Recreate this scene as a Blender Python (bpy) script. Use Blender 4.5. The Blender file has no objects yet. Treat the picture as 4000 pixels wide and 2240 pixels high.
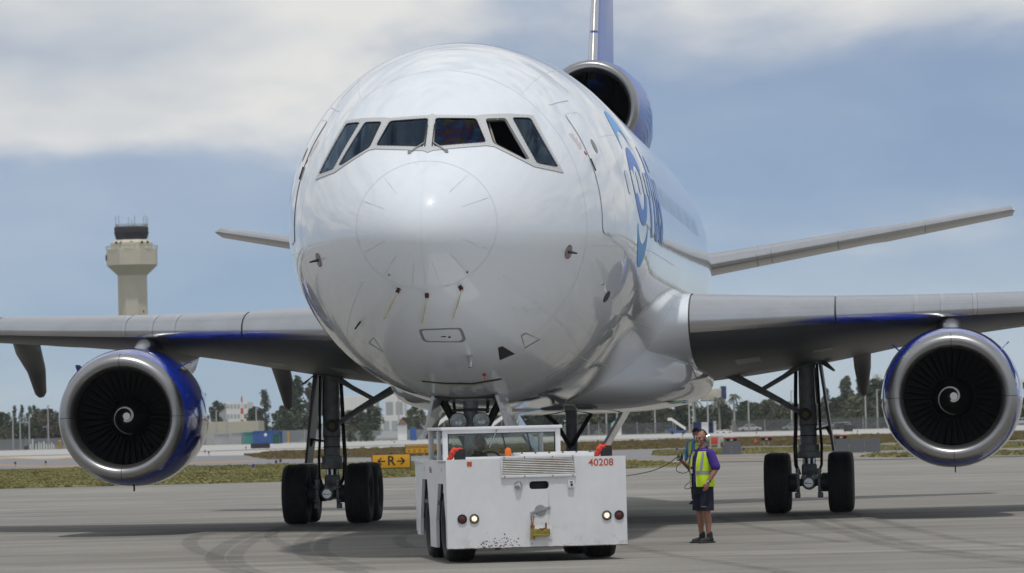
import bpy, bmesh, math, random
from mathutils import Vector, Matrix, noise
from mathutils.bvhtree import BVHTree
from mathutils.geometry import delaunay_2d_cdt

scene = bpy.context.scene
COL = scene.collection
R = math.radians

# ------------------------------------------------------------------ camera
FPX, W0, H0 = 17000.0, 4000.0, 2240.0        # focal length in pixels of the 4000 px wide photograph
CAM_Z = 2.05
PITCH = math.atan(548.0 / FPX)
ROLL = 0.024
_fw = Vector((0, math.cos(PITCH), math.sin(PITCH)))
_up0 = Vector((0, -math.sin(PITCH), math.cos(PITCH)))
_rt0 = Vector((1, 0, 0))
_up = _up0 * math.cos(ROLL) + _rt0 * math.sin(ROLL)
_rt = _rt0 * math.cos(ROLL) - _up0 * math.sin(ROLL)
CAM = Vector((0, 0, CAM_Z))
cd = bpy.data.cameras.new('camera')
cam = bpy.data.objects.new('camera', cd)
COL.objects.link(cam)
cd.sensor_width = 36.0
cd.lens = 36.0 * FPX / W0
cd.clip_start = 1.0
cd.clip_end = 30000.0
cd.dof.use_dof = True
cd.dof.focus_distance = 76.0
cd.dof.aperture_fstop = 5.0
cam.matrix_world = Matrix(((_rt.x, _up.x, -_fw.x, CAM.x), (_rt.y, _up.y, -_fw.y, CAM.y), (_rt.z, _up.z, -_fw.z, CAM.z), (0, 0, 0, 1)))
scene.camera = cam


def ray(px, py):
    d = _fw * FPX + _rt * (px - W0 / 2) + _up * (H0 / 2 - py)
    return d.normalized()


def at(px, py, depth):
    """point seen at a pixel, at a given distance along +Y"""
    d = ray(px, py)
    return CAM + d * (depth / d.y)


def gnd(px, py, z=0.0):
    """point of the ground seen at a pixel"""
    d = ray(px, py)
    return CAM + d * ((z - CAM_Z) / d.z)


def spot(px, depth):
    """foot point on the ground below a pixel column, at a distance"""
    h = 548 + 1120 - ROLL * (px - 2000)
    p = at(px, h + CAM_Z * FPX / depth, depth)
    p.z = 0
    return p


# ------------------------------------------------------------------ world and sun
SUN_EL, SUN_AZ = R(73), R(168)               # azimuth clockwise from +Y
world = bpy.data.worlds.new('World')
scene.world = world
world.use_nodes = True
wn = world.node_tree
for n in list(wn.nodes):
    wn.nodes.remove(n)


def nd(tree, kind, x=0, **kw):
    n = tree.nodes.new(kind)
    n.location = (x, 0)
    for k, v in kw.items():
        if k in n.inputs.keys() if hasattr(n.inputs, 'keys') else False:
            n.inputs[k].default_value = v
        else:
            setattr(n, k, v)
    return n


sky = nd(wn, 'ShaderNodeTexSky')
sky.sky_type = 'NISHITA'
sky.sun_disc = False
sky.sun_elevation = SUN_EL
sky.sun_rotation = SUN_AZ
sky.air_density = 0.4
sky.dust_density = 0.3
sky.ozone_density = 3.0
tc = nd(wn, 'ShaderNodeTexCoord')
vm = nd(wn, 'ShaderNodeMapping')
vm.inputs['Scale'].default_value = (5.2, 5.2, 15.0)
vm.inputs['Location'].default_value = (2.35, 0.0, 0.62)
wn.links.new(tc.outputs['Generated'], vm.inputs['Vector'])
nz = nd(wn, 'ShaderNodeTexNoise')
nz.inputs['Scale'].default_value = 1.0
nz.inputs['Detail'].default_value = 9.0
nz.inputs['Roughness'].default_value = 0.52
nz.inputs['Distortion'].default_value = 0.25
wn.links.new(vm.outputs['Vector'], nz.inputs['Vector'])
sx = nd(wn, 'ShaderNodeSeparateXYZ')
wn.links.new(tc.outputs['Generated'], sx.inputs[0])
# more cloud higher up: cover grows from the horizon
cov = nd(wn, 'ShaderNodeMapRange')
cov.inputs['From Min'].default_value = 0.02
cov.inputs['From Max'].default_value = 0.10
cov.inputs['To Min'].default_value = -0.16
cov.inputs['To Max'].default_value = 0.075
wn.links.new(sx.outputs['Z'], cov.inputs['Value'])
ad = nd(wn, 'ShaderNodeMath', operation='ADD')
wn.links.new(nz.outputs['Fac'], ad.inputs[0])
wn.links.new(cov.outputs[0], ad.inputs[1])
cf = nd(wn, 'ShaderNodeMapRange')
cf.interpolation_type = 'SMOOTHSTEP'
cf.inputs['From Min'].default_value = 0.42
cf.inputs['From Max'].default_value = 0.56
cf.inputs['To Min'].default_value = 0.30
cf.inputs['To Max'].default_value = 0.95
wn.links.new(ad.outputs[0], cf.inputs['Value'])
# cloud colour: grey bodies with brighter tops
nz2 = nd(wn, 'ShaderNodeTexNoise')
nz2.inputs['Scale'].default_value = 1.7
nz2.inputs['Detail'].default_value = 5.0
wn.links.new(vm.outputs['Vector'], nz2.inputs['Vector'])
cr = nd(wn, 'ShaderNodeValToRGB')
cr.color_ramp.elements[0].position = 0.38
cr.color_ramp.elements[0].color = (5.6, 6.3, 7.3, 1)
cr.color_ramp.elements[1].position = 0.62
cr.color_ramp.elements[1].color = (10.2, 10.1, 9.7, 1)
wn.links.new(nz2.outputs['Fac'], cr.inputs['Fac'])
mx = nd(wn, 'ShaderNodeMix', data_type='RGBA')
wn.links.new(cf.outputs[0], mx.inputs['Factor'])
hs = nd(wn, 'ShaderNodeHueSaturation')
hs.inputs['Saturation'].default_value = 1.08
hs.inputs['Value'].default_value = 1.08
wn.links.new(sky.outputs[0], hs.inputs['Color'])
wn.links.new(hs.outputs[0], mx.inputs['A'])
wn.links.new(cr.outputs[0], mx.inputs['B'])
bg = nd(wn, 'ShaderNodeBackground')
bg.inputs['Strength'].default_value = 0.081
wn.links.new(mx.outputs['Result'], bg.inputs['Color'])
wo = nd(wn, 'ShaderNodeOutputWorld')
wn.links.new(bg.outputs[0], wo.inputs['Surface'])

sl = bpy.data.lights.new('sun', 'SUN')
sl.energy = 1.9
sl.angle = R(2.5)
sl.color = (1.0, 0.965, 0.91)
sun = bpy.data.objects.new('sun', sl)
COL.objects.link(sun)
_sd = Vector((math.sin(SUN_AZ) * math.cos(SUN_EL), math.cos(SUN_AZ) * math.cos(SUN_EL), math.sin(SUN_EL)))
sun.rotation_euler = _sd.to_track_quat('Z', 'Y').to_euler()
sun.location = (0, 0, 60)

vs = scene.view_settings
vs.view_transform = 'Standard'
vs.look = 'None'
vs.exposure = 0.0
vs.gamma = 1.0
vs.use_curve_mapping = False


# ------------------------------------------------------------------ materials
def mat(name, col, rough=0.5, metal=0.0, coat=0.0, var=0.0, vscale=3.0, bump=0.0, bscale=20.0, spec=None, vstretch=None, col2=None, emit=None, ior=None):
    m = bpy.data.materials.new(name)
    m.use_nodes = True
    t = m.node_tree
    b = t.nodes['Principled BSDF']
    b.inputs['Base Color'].default_value = (*col, 1)
    b.inputs['Roughness'].default_value = rough
    b.inputs['Metallic'].default_value = metal
    b.inputs['Coat Weight'].default_value = coat
    b.inputs['Coat Roughness'].default_value = 0.04
    if ior:
        b.inputs['IOR'].default_value = ior
    if spec is not None:
        b.inputs['Specular IOR Level'].default_value = spec
    if emit:
        b.inputs['Emission Color'].default_value = (*emit[0], 1)
        b.inputs['Emission Strength'].default_value = emit[1]
    if var or col2 or bump:
        co = t.nodes.new('ShaderNodeTexCoord')
        mp = t.nodes.new('ShaderNodeMapping')
        t.links.new(co.outputs['Object'], mp.inputs['Vector'])
        if vstretch:
            mp.inputs['Scale'].default_value = vstretch
    if var or col2:
        n = t.nodes.new('ShaderNodeTexNoise')
        n.inputs['Scale'].default_value = vscale
        n.inputs['Detail'].default_value = 6
        n.inputs['Roughness'].default_value = 0.62
        t.links.new(mp.outputs[0], n.inputs['Vector'])
        r = t.nodes.new('ShaderNodeValToRGB')
        r.color_ramp.elements[0].position = 0.32
        r.color_ramp.elements[1].position = 0.68
        a = col2 if col2 else tuple(c * (1 - var) for c in col)
        z = col if col2 else tuple(min(1, c * (1 + var)) for c in col)
        r.color_ramp.elements[0].color = (*a, 1)
        r.color_ramp.elements[1].color = (*z, 1)
        t.links.new(n.outputs['Fac'], r.inputs['Fac'])
        t.links.new(r.outputs[0], b.inputs['Base Color'])
    if bump:
        n2 = t.nodes.new('ShaderNodeTexNoise')
        n2.inputs['Scale'].default_value = bscale
        n2.inputs['Detail'].default_value = 4
        t.links.new(mp.outputs[0], n2.inputs['Vector'])
        bp = t.nodes.new('ShaderNodeBump')
        bp.inputs['Strength'].default_value = bump
        bp.inputs['Distance'].default_value = 0.02
        t.links.new(n2.outputs['Fac'], bp.inputs['Height'])
        t.links.new(bp.outputs[0], b.inputs['Normal'])
    return m


# ------------------------------------------------------------------ mesh helpers
class MB:
    """collects geometry that becomes ONE mesh"""

    def __init__(self):
        self.v, self.f, self.mi = [], [], []
        self.cur = 0

    def add(self, vs, fs):
        o = len(self.v)
        self.v += [tuple(p) for p in vs]
        self.f += [tuple(i + o for i in f) for f in fs]
        self.mi += [self.cur] * len(fs)
        return self

    def loft(self, rings, cap0=True, cap1=True, closed=True):
        n = len(rings[0])
        vs = [p for r in rings for p in r]
        fs = []
        for i in range(len(rings) - 1):
            for j in range(n if closed else n - 1):
                k = (j + 1) % n
                fs.append((i * n + j, i * n + k, (i + 1) * n + k, (i + 1) * n + j))
        if cap0:
            fs.append(tuple(range(n - 1, -1, -1)))
        if cap1:
            b = (len(rings) - 1) * n
            fs.append(tuple(range(b, b + n)))
        return self.add(vs, fs)

    def tube(self, pts, rad, n=10, cap=True, flat=1.0):
        pts = [Vector(p) for p in pts]
        if not hasattr(rad, '__len__'):
            rad = [rad] * len(pts)
        rings = []
        ref = None
        for i, p in enumerate(pts):
            a = pts[max(i - 1, 0)]
            b = pts[min(i + 1, len(pts) - 1)]
            t = (b - a).normalized()
            if ref is None:
                ref = Vector((0, 0, 1)) if abs(t.z) < 0.9 else Vector((1, 0, 0))
            u = t.cross(ref)
            if u.length < 1e-6:
                u = t.cross(Vector((0, 1, 0)))
            u.normalize()
            w = u.cross(t).normalized()
            ref = w
            rings.append([p + u * (math.cos(2 * math.pi * k / n) * rad[i]) + w * (math.sin(2 * math.pi * k / n) * rad[i] * flat) for k in range(n)])
        return self.loft(rings, cap, cap)

    def box(self, c, s, rot=None, bev=0.0):
        c = Vector(c)
        hx, hy, hz = s[0] / 2, s[1] / 2, s[2] / 2
        bm = bmesh.new()
        bmesh.ops.create_cube(bm, size=1.0)
        for v in bm.verts:
            v.co = Vector((v.co.x * s[0], v.co.y * s[1], v.co.z * s[2]))
        if bev:
            bmesh.ops.bevel(bm, geom=list(bm.edges), offset=min(bev, min(s) * 0.45), segments=2, affect='EDGES', profile=0.6)
        if rot is not None:
            bmesh.ops.rotate(bm, verts=bm.verts, matrix=rot.to_3x3() if hasattr(rot, 'to_3x3') else rot)
        bm.verts.index_update()
        self.add([v.co + c for v in bm.verts], [[v.index for v in f.verts] for f in bm.faces])
        bm.free()
        return self

    def revolve(self, prof, origin=(0, 0, 0), axis='Y', n=48, closed=False):
        """prof: list of (along, radius)"""
        o = Vector(origin)
        rings = []
        for a, r in prof:
            ring = []
            for k in range(n):
                c, s = math.cos(2 * math.pi * k / n), math.sin(2 * math.pi * k / n)
                if axis == 'Y':
                    ring.append(o + Vector((r * c, a, r * s)))
                elif axis == 'X':
                    ring.append(o + Vector((a, r * c, r * s)))
                else:
                    ring.append(o + Vector((r * c, r * s, a)))
            rings.append(ring)
        if closed:
            rings.append(rings[0])
        return self.loft(rings, False, False)

    def prism(self, poly, z0, z1, frame=None):
        """extrude a 2D polygon; frame maps (x, y, z)"""
        n = len(poly)
        f = frame or (lambda a, b, c: (a, b, c))
        vs = [f(p[0], p[1], z0) for p in poly] + [f(p[0], p[1], z1) for p in poly]
        fs = [tuple(range(n - 1, -1, -1)), tuple(range(n, 2 * n))]
        for i in range(n):
            j = (i + 1) % n
            fs.append((i, j, n + j, n + i))
        return self.add(vs, fs)

    def build(self, name, m=None, parent=None, smooth=True, angle=35, fix=True):
        me = bpy.data.meshes.new(name)
        me.from_pydata(self.v, [], self.f)
        ms = m if isinstance(m, (list, tuple)) else [m]
        for x in ms:
            if x:
                me.materials.append(x)
        if len(ms) > 1:
            me.polygons.foreach_set('material_index', self.mi)
        if fix:
            bm = bmesh.new()
            bm.from_mesh(me)
            bmesh.ops.remove_doubles(bm, verts=bm.verts, dist=1e-5)
            bmesh.ops.recalc_face_normals(bm, faces=bm.faces)
            bm.to_mesh(me)
            bm.free()
        if smooth:
            me.polygons.foreach_set('use_smooth', [True] * len(me.polygons))
            if angle:
                me.set_sharp_from_angle(angle=R(angle))
        me.update()
        return link(name, me, parent)


def link(name, data, parent=None):
    o = bpy.data.objects.new(name, data)
    COL.objects.link(o)
    if parent:
        o.parent = parent
    return o


def tag(o, label=None, cat=None, group=None, kind=None):
    if label:
        o['label'] = label
    if cat:
        o['category'] = cat
    if group:
        o['group'] = group
    if kind:
        o['kind'] = kind
    return o


def thing(name, label, cat, loc=(0, 0, 0), rz=0.0, group=None):
    o = link(name, None)
    o.location = loc
    o.rotation_euler = (0, 0, rz)
    o.empty_display_size = 0.3
    return tag(o, label, cat, group)


def copy_tree(o, parent=None, name=None):
    c = o.copy()
    COL.objects.link(c)
    c.parent = parent
    if name:
        c.name = name
    for ch in list(o.children):
        copy_tree(ch, c)
    return c


def pchip(xs, ys):
    n = len(xs)
    h = [xs[i + 1] - xs[i] for i in range(n - 1)]
    dl = [(ys[i + 1] - ys[i]) / h[i] for i in range(n - 1)]
    m = [dl[0]] + [0.0] * (n - 2) + [dl[-1]]
    for i in range(1, n - 1):
        if dl[i - 1] * dl[i] > 0:
            w1, w2 = 2 * h[i] + h[i - 1], h[i] + 2 * h[i - 1]
            m[i] = (w1 + w2) / (w1 / dl[i - 1] + w2 / dl[i])

    def f(x):
        if x <= xs[0]:
            return ys[0]
        if x >= xs[-1]:
            return ys[-1]
        lo = 0
        while xs[lo + 1] < x:
            lo += 1
        t = (x - xs[lo]) / h[lo]
        return ((1 + 2 * t) * (1 - t) ** 2 * ys[lo] + t * (1 - t) ** 2 * h[lo] * m[lo] + t * t * (3 - 2 * t) * ys[lo + 1] + t * t * (t - 1) * h[lo] * m[lo + 1])
    return f


def in_poly(x, y, poly):
    c = False
    j = len(poly) - 1
    for i in range(len(poly)):
        xi, yi = poly[i]
        xj, yj = poly[j]
        if (yi > y) != (yj > y) and x < (xj - xi) * (y - yi) / (yj - yi) + xi:
            c = not c
        j = i
    return c


def text_mesh(body, size, bold=0.0):
    """flat triangles of a line of text, centred, in the xy plane"""
    cu = bpy.data.curves.new('lettering', 'FONT')
    cu.body = body
    cu.size = size
    cu.align_x = 'CENTER'
    cu.align_y = 'CENTER'
    cu.offset = bold
    o = bpy.data.objects.new('lettering', cu)
    COL.objects.link(o)
    dg = bpy.context.evaluated_depsgraph_get()
    dg.update()
    me = bpy.data.meshes.new_from_object(o.evaluated_get(dg))
    bpy.data.objects.remove(o)
    vs = [v.co.copy() for v in me.vertices]
    fs = [tuple(p.vertices) for p in me.polygons]
    bpy.data.meshes.remove(me)
    return vs, fs


# shared colours
M = {}
M['white_paint'] = mat('white_paint', (0.735, 0.775, 0.83), 0.25, coat=1.0, spec=0.08)
M['white_paint'].node_tree.nodes['Principled BSDF'].inputs['Coat Roughness'].default_value = 0.025
M['silver'] = mat('polished_aluminium', (0.62, 0.62, 0.62), 0.26, metal=1.0, bump=0.02, bscale=3.0)
M['wing_metal'] = mat('wing_metal', (0.52, 0.53, 0.55), 0.27, metal=1.0, var=0.06, vscale=1.2)
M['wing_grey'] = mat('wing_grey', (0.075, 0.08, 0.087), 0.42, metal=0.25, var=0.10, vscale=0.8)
M['blue_paint'] = mat('blue_paint', (0.012, 0.038, 0.37), 0.12, coat=1.0)
M['light_blue'] = mat('light_blue', (0.10, 0.36, 0.75), 0.35, spec=0.2)
M['logo_blue'] = mat('logo_blue', (0.07, 0.21, 0.62), 0.35, spec=0.2)
M['tail_blue'] = mat('tail_blue', (0.012, 0.10, 0.50), 0.3, coat=0.15)
M['black'] = mat('black', (0.012, 0.012, 0.012), 0.5)
M['dark'] = mat('dark_grey', (0.035, 0.035, 0.038), 0.55)
M['gear_grey'] = mat('gear_grey', (0.29, 0.31, 0.32), 0.4, var=0.25, vscale=5)
M['steel'] = mat('bright_steel', (0.55, 0.56, 0.57), 0.2, metal=1.0)
M['rubber'] = mat('rubber', (0.018, 0.018, 0.019), 0.75, var=0.3, vscale=6)
M['line_grey'] = mat('seam_grey', (0.30, 0.31, 0.33), 0.5)
M['frame_grey'] = mat('frame_grey', (0.55, 0.56, 0.57), 0.35, metal=0.2)
# ------------------------------------------------------------------ ground
def ground_mat(name, base, streak=0.12, patch=0.10, fine=0.06, ang=0.0, rough=0.8):
    m = bpy.data.materials.new(name)
    m.use_nodes = True
    t = m.node_tree
    b = t.nodes['Principled BSDF']
    b.inputs['Roughness'].default_value = rough
    b.inputs['Specular IOR Level'].default_value = 0.25
    co = t.nodes.new('ShaderNodeTexCoord')

    def nz(scale, stretch, det=5, rgh=0.6):
        mp = t.nodes.new('ShaderNodeMapping')
        mp.inputs['Rotation'].default_value = (0, 0, ang)
        mp.inputs['Scale'].default_value = stretch
        t.links.new(co.outputs['Object'], mp.inputs['Vector'])
        n = t.nodes.new('ShaderNodeTexNoise')
        n.inputs['Scale'].default_value = scale
        n.inputs['Detail'].default_value = det
        n.inputs['Roughness'].default_value = rgh
        t.links.new(mp.outputs[0], n.inputs['Vector'])
        return n.outputs['Fac']

    def amount(sock, a):
        mr = t.nodes.new('ShaderNodeMapRange')
        mr.inputs['From Min'].default_value = 0.25
        mr.inputs['From Max'].default_value = 0.75
        mr.inputs['To Min'].default_value = 1 - a
        mr.inputs['To Max'].default_value = 1 + a
        t.links.new(sock, mr.inputs['Value'])
        return mr.outputs[0]

    def stain(sock, a, b, k):
        mr = t.nodes.new('ShaderNodeMapRange')
        mr.interpolation_type = 'SMOOTHSTEP'
        mr.inputs['From Min'].default_value = a
        mr.inputs['From Max'].default_value = b
        mr.inputs['To Min'].default_value = 1
        mr.inputs['To Max'].default_value = k
        t.links.new(sock, mr.inputs['Value'])
        return mr.outputs[0]

    outs = [amount(nz(1.0, (0.09, 0.5, 1)), streak), amount(nz(0.11, (1, 0.55, 1)), patch), amount(nz(2.5, (0.35, 1.6, 1), 7, 0.7), fine), amount(nz(14, (1, 1, 1), 3), fine * 0.8), stain(nz(.30, (.6, 1.5, 1), 7, .62), .56, .70, 1 - streak * .9), stain(nz(1.0, (.22, 1.9, 1), 6, .7), .60, .72, 1 + streak * .7)]
    prev = outs[0]
    for o in outs[1:]:
        k = t.nodes.new('ShaderNodeMath')
        k.operation = 'MULTIPLY'
        t.links.new(prev, k.inputs[0])
        t.links.new(o, k.inputs[1])
        prev = k.outputs[0]
    mx = t.nodes.new('ShaderNodeVectorMath')
    mx.operation = 'SCALE'
    mx.inputs[0].default_value = base
    t.links.new(prev, mx.inputs['Scale'])
    t.links.new(mx.outputs[0], b.inputs['Base Color'])
    return m


M['concrete'] = ground_mat('apron_concrete', (0.225, 0.214, 0.193), 0.33, 0.15, 0.18)
M['runway'] = ground_mat('runway_concrete', (0.40, 0.395, 0.38), 0.04, 0.05, 0.03)
M['asphalt'] = ground_mat('taxiway_asphalt', (0.20, 0.20, 0.21), 0.05, 0.06, 0.05)
M['far_land'] = ground_mat('far_land', (0.12, 0.12, 0.075), 0.1, 0.2, 0.1)
M['soil'] = mat('grass_soil', (0.215, 0.195, 0.085), 0.95, col2=(0.155, 0.15, 0.06), vscale=0.35)
M['soil_dry'] = mat('dry_grass_soil', (0.17, 0.125, 0.055), 0.95, col2=(0.11, 0.09, 0.035), vscale=0.3)


def sheet(name, pts, z, m, kind='structure'):
    mb = MB()
    mb.add([(p[0], p[1], z) for p in pts], [tuple(range(len(pts)))])
    o = mb.build(name, m, smooth=False)
    for p in o.data.polygons:
        if p.normal.z < 0:
            o.data.flip_normals()
            break
    if kind:
        o['kind'] = kind
    return o


sheet('ground', [(-9000, -300), (9000, -300), (9000, 14000), (-9000, 14000)], -0.012, M['far_land'])
sheet('apron', [(-400, -120), (400, -120), (400, 480), (-400, 480)], -0.008, M['concrete'])
sheet('runway', [(-900, 440), (900, 360), (900, 900), (-900, 800)], -0.004, M['runway'])
sheet('taxiway', [gnd(-900, 1860), gnd(900, 1826), gnd(2700, 1788), gnd(4900, 1722), gnd(4900, 1695), gnd(2600, 1748), gnd(1000, 1778), gnd(-900, 1810)], 0.0, M['asphalt'])
# ------------------------------------------------------------------ the airliner
PLANE_POS = Vector((1.19, 97.1, 0))
PLANE_YAW = -R(5.2)
plane = thing('airliner', 'white three-engine wide-body jet airliner with blue engine cowls on the apron', 'airplane', PLANE_POS, PLANE_YAW)
A = Matrix.Translation(PLANE_POS) @ Matrix.Rotation(PLANE_YAW, 4, 'Z')
AI = A.inverted()
NOSE_Y = -28.7

def smooth_table(xs, ys):
    """profile along the body, interpolated in sqrt(t) so that the nose is round, then smoothed"""
    g = pchip([math.sqrt(x) for x in xs], ys)
    N, um = 900, math.sqrt(xs[-1])
    du = um / N
    raw = [g(i * du) for i in range(N + 1)]
    k = int(0.11 / du)
    wts = [math.exp(-0.5 * (2.2 * j / k) ** 2) for j in range(-k, k + 1)]
    sw = sum(wts)
    out = []
    for i in range(N + 1):
        acc = 0
        for j in range(-k, k + 1):
            q = i + j
            if q < 0:
                v = 2 * raw[0] - raw[-q]
            elif q > N:
                v = 2 * raw[N] - raw[2 * N - q]
            else:
                v = raw[q]
            acc += v * wts[j + k]
        out.append(acc / sw)

    def f(t):
        u = math.sqrt(max(t, 0)) / du
        i = min(int(u), N - 1)
        return out[i] + (out[i + 1] - out[i]) * (u - i)
    return f


f_top = smooth_table([0, .1, .4, .9, 1.4, 1.8, 2.2, 3, 4, 5, 6.2, 7.5, 9, 11, 38, 46, 52.5],
                     [5.15, 5.50, 5.88, 6.27, 6.60, 6.93, 7.26, 7.80, 8.22, 8.50, 8.68, 8.77, 8.80, 8.81, 8.81, 8.45, 7.3])
f_bot = smooth_table([0, .1, .4, 1, 2, 3.5, 5, 7, 9, 11, 33, 41, 52.5],
                     [5.15, 4.80, 4.45, 4.03, 3.56, 3.05, 2.75, 2.50, 2.41, 2.40, 2.40, 3.3, 6.5])
f_wid = smooth_table([0, .1, .4, 1, 2, 3, 4, 5, 6, 7.5, 9, 11, 30, 36, 42, 52.5],
                     [0, .40, .80, 1.27, 1.83, 2.25, 2.57, 2.80, 2.96, 3.09, 3.14, 3.15, 3.15, 2.92, 2.3, .45])
f_cen = smooth_table([0, 2, 5, 9, 36, 52.5], [5.15, 5.25, 5.48, 5.6, 5.6, 6.9])


def fus(t, phi, off=0.0):
    """point of the fuselage skin; t metres behind the nose, phi from the crown towards port (+x)"""
    w, zc = f_wid(t), f_cen(t)
    c, s = math.cos(phi), math.sin(phi)
    zr = (f_top(t) - zc) if c > 0 else (zc - f_bot(t))
    return Vector(((w + off) * s, NOSE_Y + t, zc + (zr + off) * c))


ts = [0.006, .014, .03, .05, .08, .12, .17, .23, .3, .38, .47, .57, .68, .8, .93, 1.07, 1.22, 1.38]
while ts[-1] < 6.4:
    ts.append(ts[-1] + 0.06)
while ts[-1] < 12:
    ts.append(ts[-1] + 0.25)
while ts[-1] < 52.3:
    ts.append(ts[-1] + 0.8)
NR = 320
fv = [Vector((0, NOSE_Y, 5.15))]
for t in ts:
    for k in range(NR):
        fv.append(fus(t, 2 * math.pi * k / NR))
ff = [(0, 1 + (k + 1) % NR, 1 + k) for k in range(NR)]
for i in range(len(ts) - 1):
    a, b = 1 + i * NR, 1 + (i + 1) * NR
    for k in range(NR):
        k2 = (k + 1) % NR
        ff.append((a + k, a + k2, b + k2, b + k))
e0 = 1 + (len(ts) - 1) * NR
ff.append(tuple(range(e0, e0 + NR)))
FUS = BVHTree.FromPolygons(fv, ff)


def hit(px, py):
    """local point and outward normal where the sight line through a pixel meets the skin"""
    o = AI @ CAM
    d = (AI.to_3x3() @ ray(px, py)).normalized()
    p, n, i, dist = FUS.ray_cast(o, d)
    if p is None:
        return None
    if n.dot(d) > 0:
        n = -n
    return p, n


def dump(tagname, pts):
    for (x, y) in pts:
        h = hit(x, y)
        if h:
            p = h[0]
            t = p.y - NOSE_Y
            zc, w = f_cen(t), f_wid(t)
            zr = (f_top(t) - zc) if p.z > zc else (zc - f_bot(t))
            print(tagname, (x, y), 'x=%.2f t=%.2f z=%.2f phi=%.1f' % (p.x, t, p.z, math.degrees(math.atan2(p.x / w, (p.z - zc) / zr))))
        else:
            print(tagname, (x, y), None)
# ---- decals and panels that lie on the skin -------------------------------------------------
PANE_POLYS = []


def cast_front(x, z):
    p, n, i, d = FUS.ray_cast(Vector((x, -60, z)), Vector((0, 1, 0)))
    if p is None:
        return None
    if n.y > 0:
        n = -n
    return p, n


def surf_patch(poly, holes, mapper, step, off, depth=0.0, flip=False):
    """triangulated patch of a 2D polygon (with holes) laid on the skin through mapper(u, v) -> (p, n)"""
    pts, edges = [], []

    def loop(pl):
        s = len(pts)
        dense = []
        for i in range(len(pl)):
            a, b = pl[i], pl[(i + 1) % len(pl)]
            L = math.hypot(b[0] - a[0], b[1] - a[1])
            k = max(1, int(L / step))
            for j in range(k):
                dense.append((a[0] + (b[0] - a[0]) * j / k, a[1] + (b[1] - a[1]) * j / k))
        pts.extend(Vector(p) for p in dense)
        n = len(dense)
        edges.extend((s + i, s + (i + 1) % n) for i in range(n))
    loop(poly)
    for h in holes:
        loop(h)
    xs = [p[0] for p in poly]
    ys = [p[1] for p in poly]
    u = min(xs) + step / 2
    while u < max(xs):
        v = min(ys) + step / 2
        while v < max(ys):
            if in_poly(u, v, poly) and not any(in_poly(u, v, h) for h in holes):
                pts.append(Vector((u, v)))
            v += step
        u += step
    vo, eo, fo, _, _, _ = delaunay_2d_cdt(pts, edges, [], 0, 1e-5)
    pos = []
    for v in vo:
        h = mapper(v.x, v.y)
        pos.append(None if h is None else h[0] + h[1] * off)
    top = []
    for f in fo:
        cx = sum(vo[i].x for i in f) / len(f)
        cy = sum(vo[i].y for i in f) / len(f)
        if in_poly(cx, cy, poly) and not any(in_poly(cx, cy, h) for h in holes) and all(pos[i] is not None for i in f):
            top.append(tuple(f))
    mb = MB()
    mb.add([p if p is not None else Vector((0, 0, 0)) for p in pos], top)
    if depth:                                   # side walls down to the skin
        cnt = {}
        for f in top:
            for i in range(len(f)):
                a, b = f[i], f[(i + 1) % len(f)]
                cnt[(a, b)] = cnt.get((a, b), 0) + 1
        nv = len(pos)
        low = []
        for v in vo:
            h = mapper(v.x, v.y)
            low.append(h[0] + h[1] * (off - depth) if h else Vector((0, 0, 0)))
        mb.v += [tuple(p) for p in low]
        for (a, b) in list(cnt):
            if (b, a) not in cnt:
                mb.f.append((b, a, nv + a, nv + b))
                mb.mi.append(0)
    return mb


def side_map(t, s):
    """(metres behind the nose, metres of arc below the crown, port side) -> skin"""
    phi = s / 3.15
    p = fus(t, phi)
    e = 0.01
    n = (fus(t, phi + e) - fus(t, phi - e)).cross(fus(t + e, phi) - fus(t - e, phi)).normalized()
    if n.x * math.sin(phi) < 0 or (abs(math.sin(phi)) < .1 and n.z * math.cos(phi) < 0):
        n = -n
    return p, n


def mirror_mb(mb):
    o = MB()
    o.v = [(-x, y, z) for x, y, z in mb.v]
    o.f = [tuple(reversed(f)) for f in mb.f]
    o.mi = list(mb.mi)
    return o


def front_line(pts, width):
    """thin strip polygon round a polyline in the x-z view of the nose"""
    L, Rr = [], []
    for i, p in enumerate(pts):
        a, b = pts[max(i - 1, 0)], pts[min(i + 1, len(pts) - 1)]
        dx, dy = b[0] - a[0], b[1] - a[1]
        k = math.hypot(dx, dy) or 1
        nx, ny = -dy / k * width / 2, dx / k * width / 2
        L.append((p[0] + nx, p[1] + ny))
        Rr.append((p[0] - nx, p[1] - ny))
    return L + Rr[::-1]


def rounded(poly, r, seg=4):
    out = []
    n = len(poly)
    for i in range(n):
        p0, p1, p2 = Vector(poly[i - 1]), Vector(poly[i]), Vector(poly[(i + 1) % n])
        a, b = (p0 - p1), (p2 - p1)
        k = min(r, a.length * 0.45, b.length * 0.45)
        A_, B_ = p1 + a.normalized() * k, p1 + b.normalized() * k
        for j in range(seg + 1):
            t = j / seg
            q = A_ * (1 - t) ** 2 + p1 * 2 * t * (1 - t) + B_ * t * t
            out.append((q.x, q.y))
    return out


def ring_poly(cx, cy, rx, ry, n=40, a0=0.0, a1=2 * math.pi):
    return [(cx + rx * math.cos(a0 + (a1 - a0) * i / n), cy + ry * math.sin(a0 + (a1 - a0) * i / n)) for i in range(n)]


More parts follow.
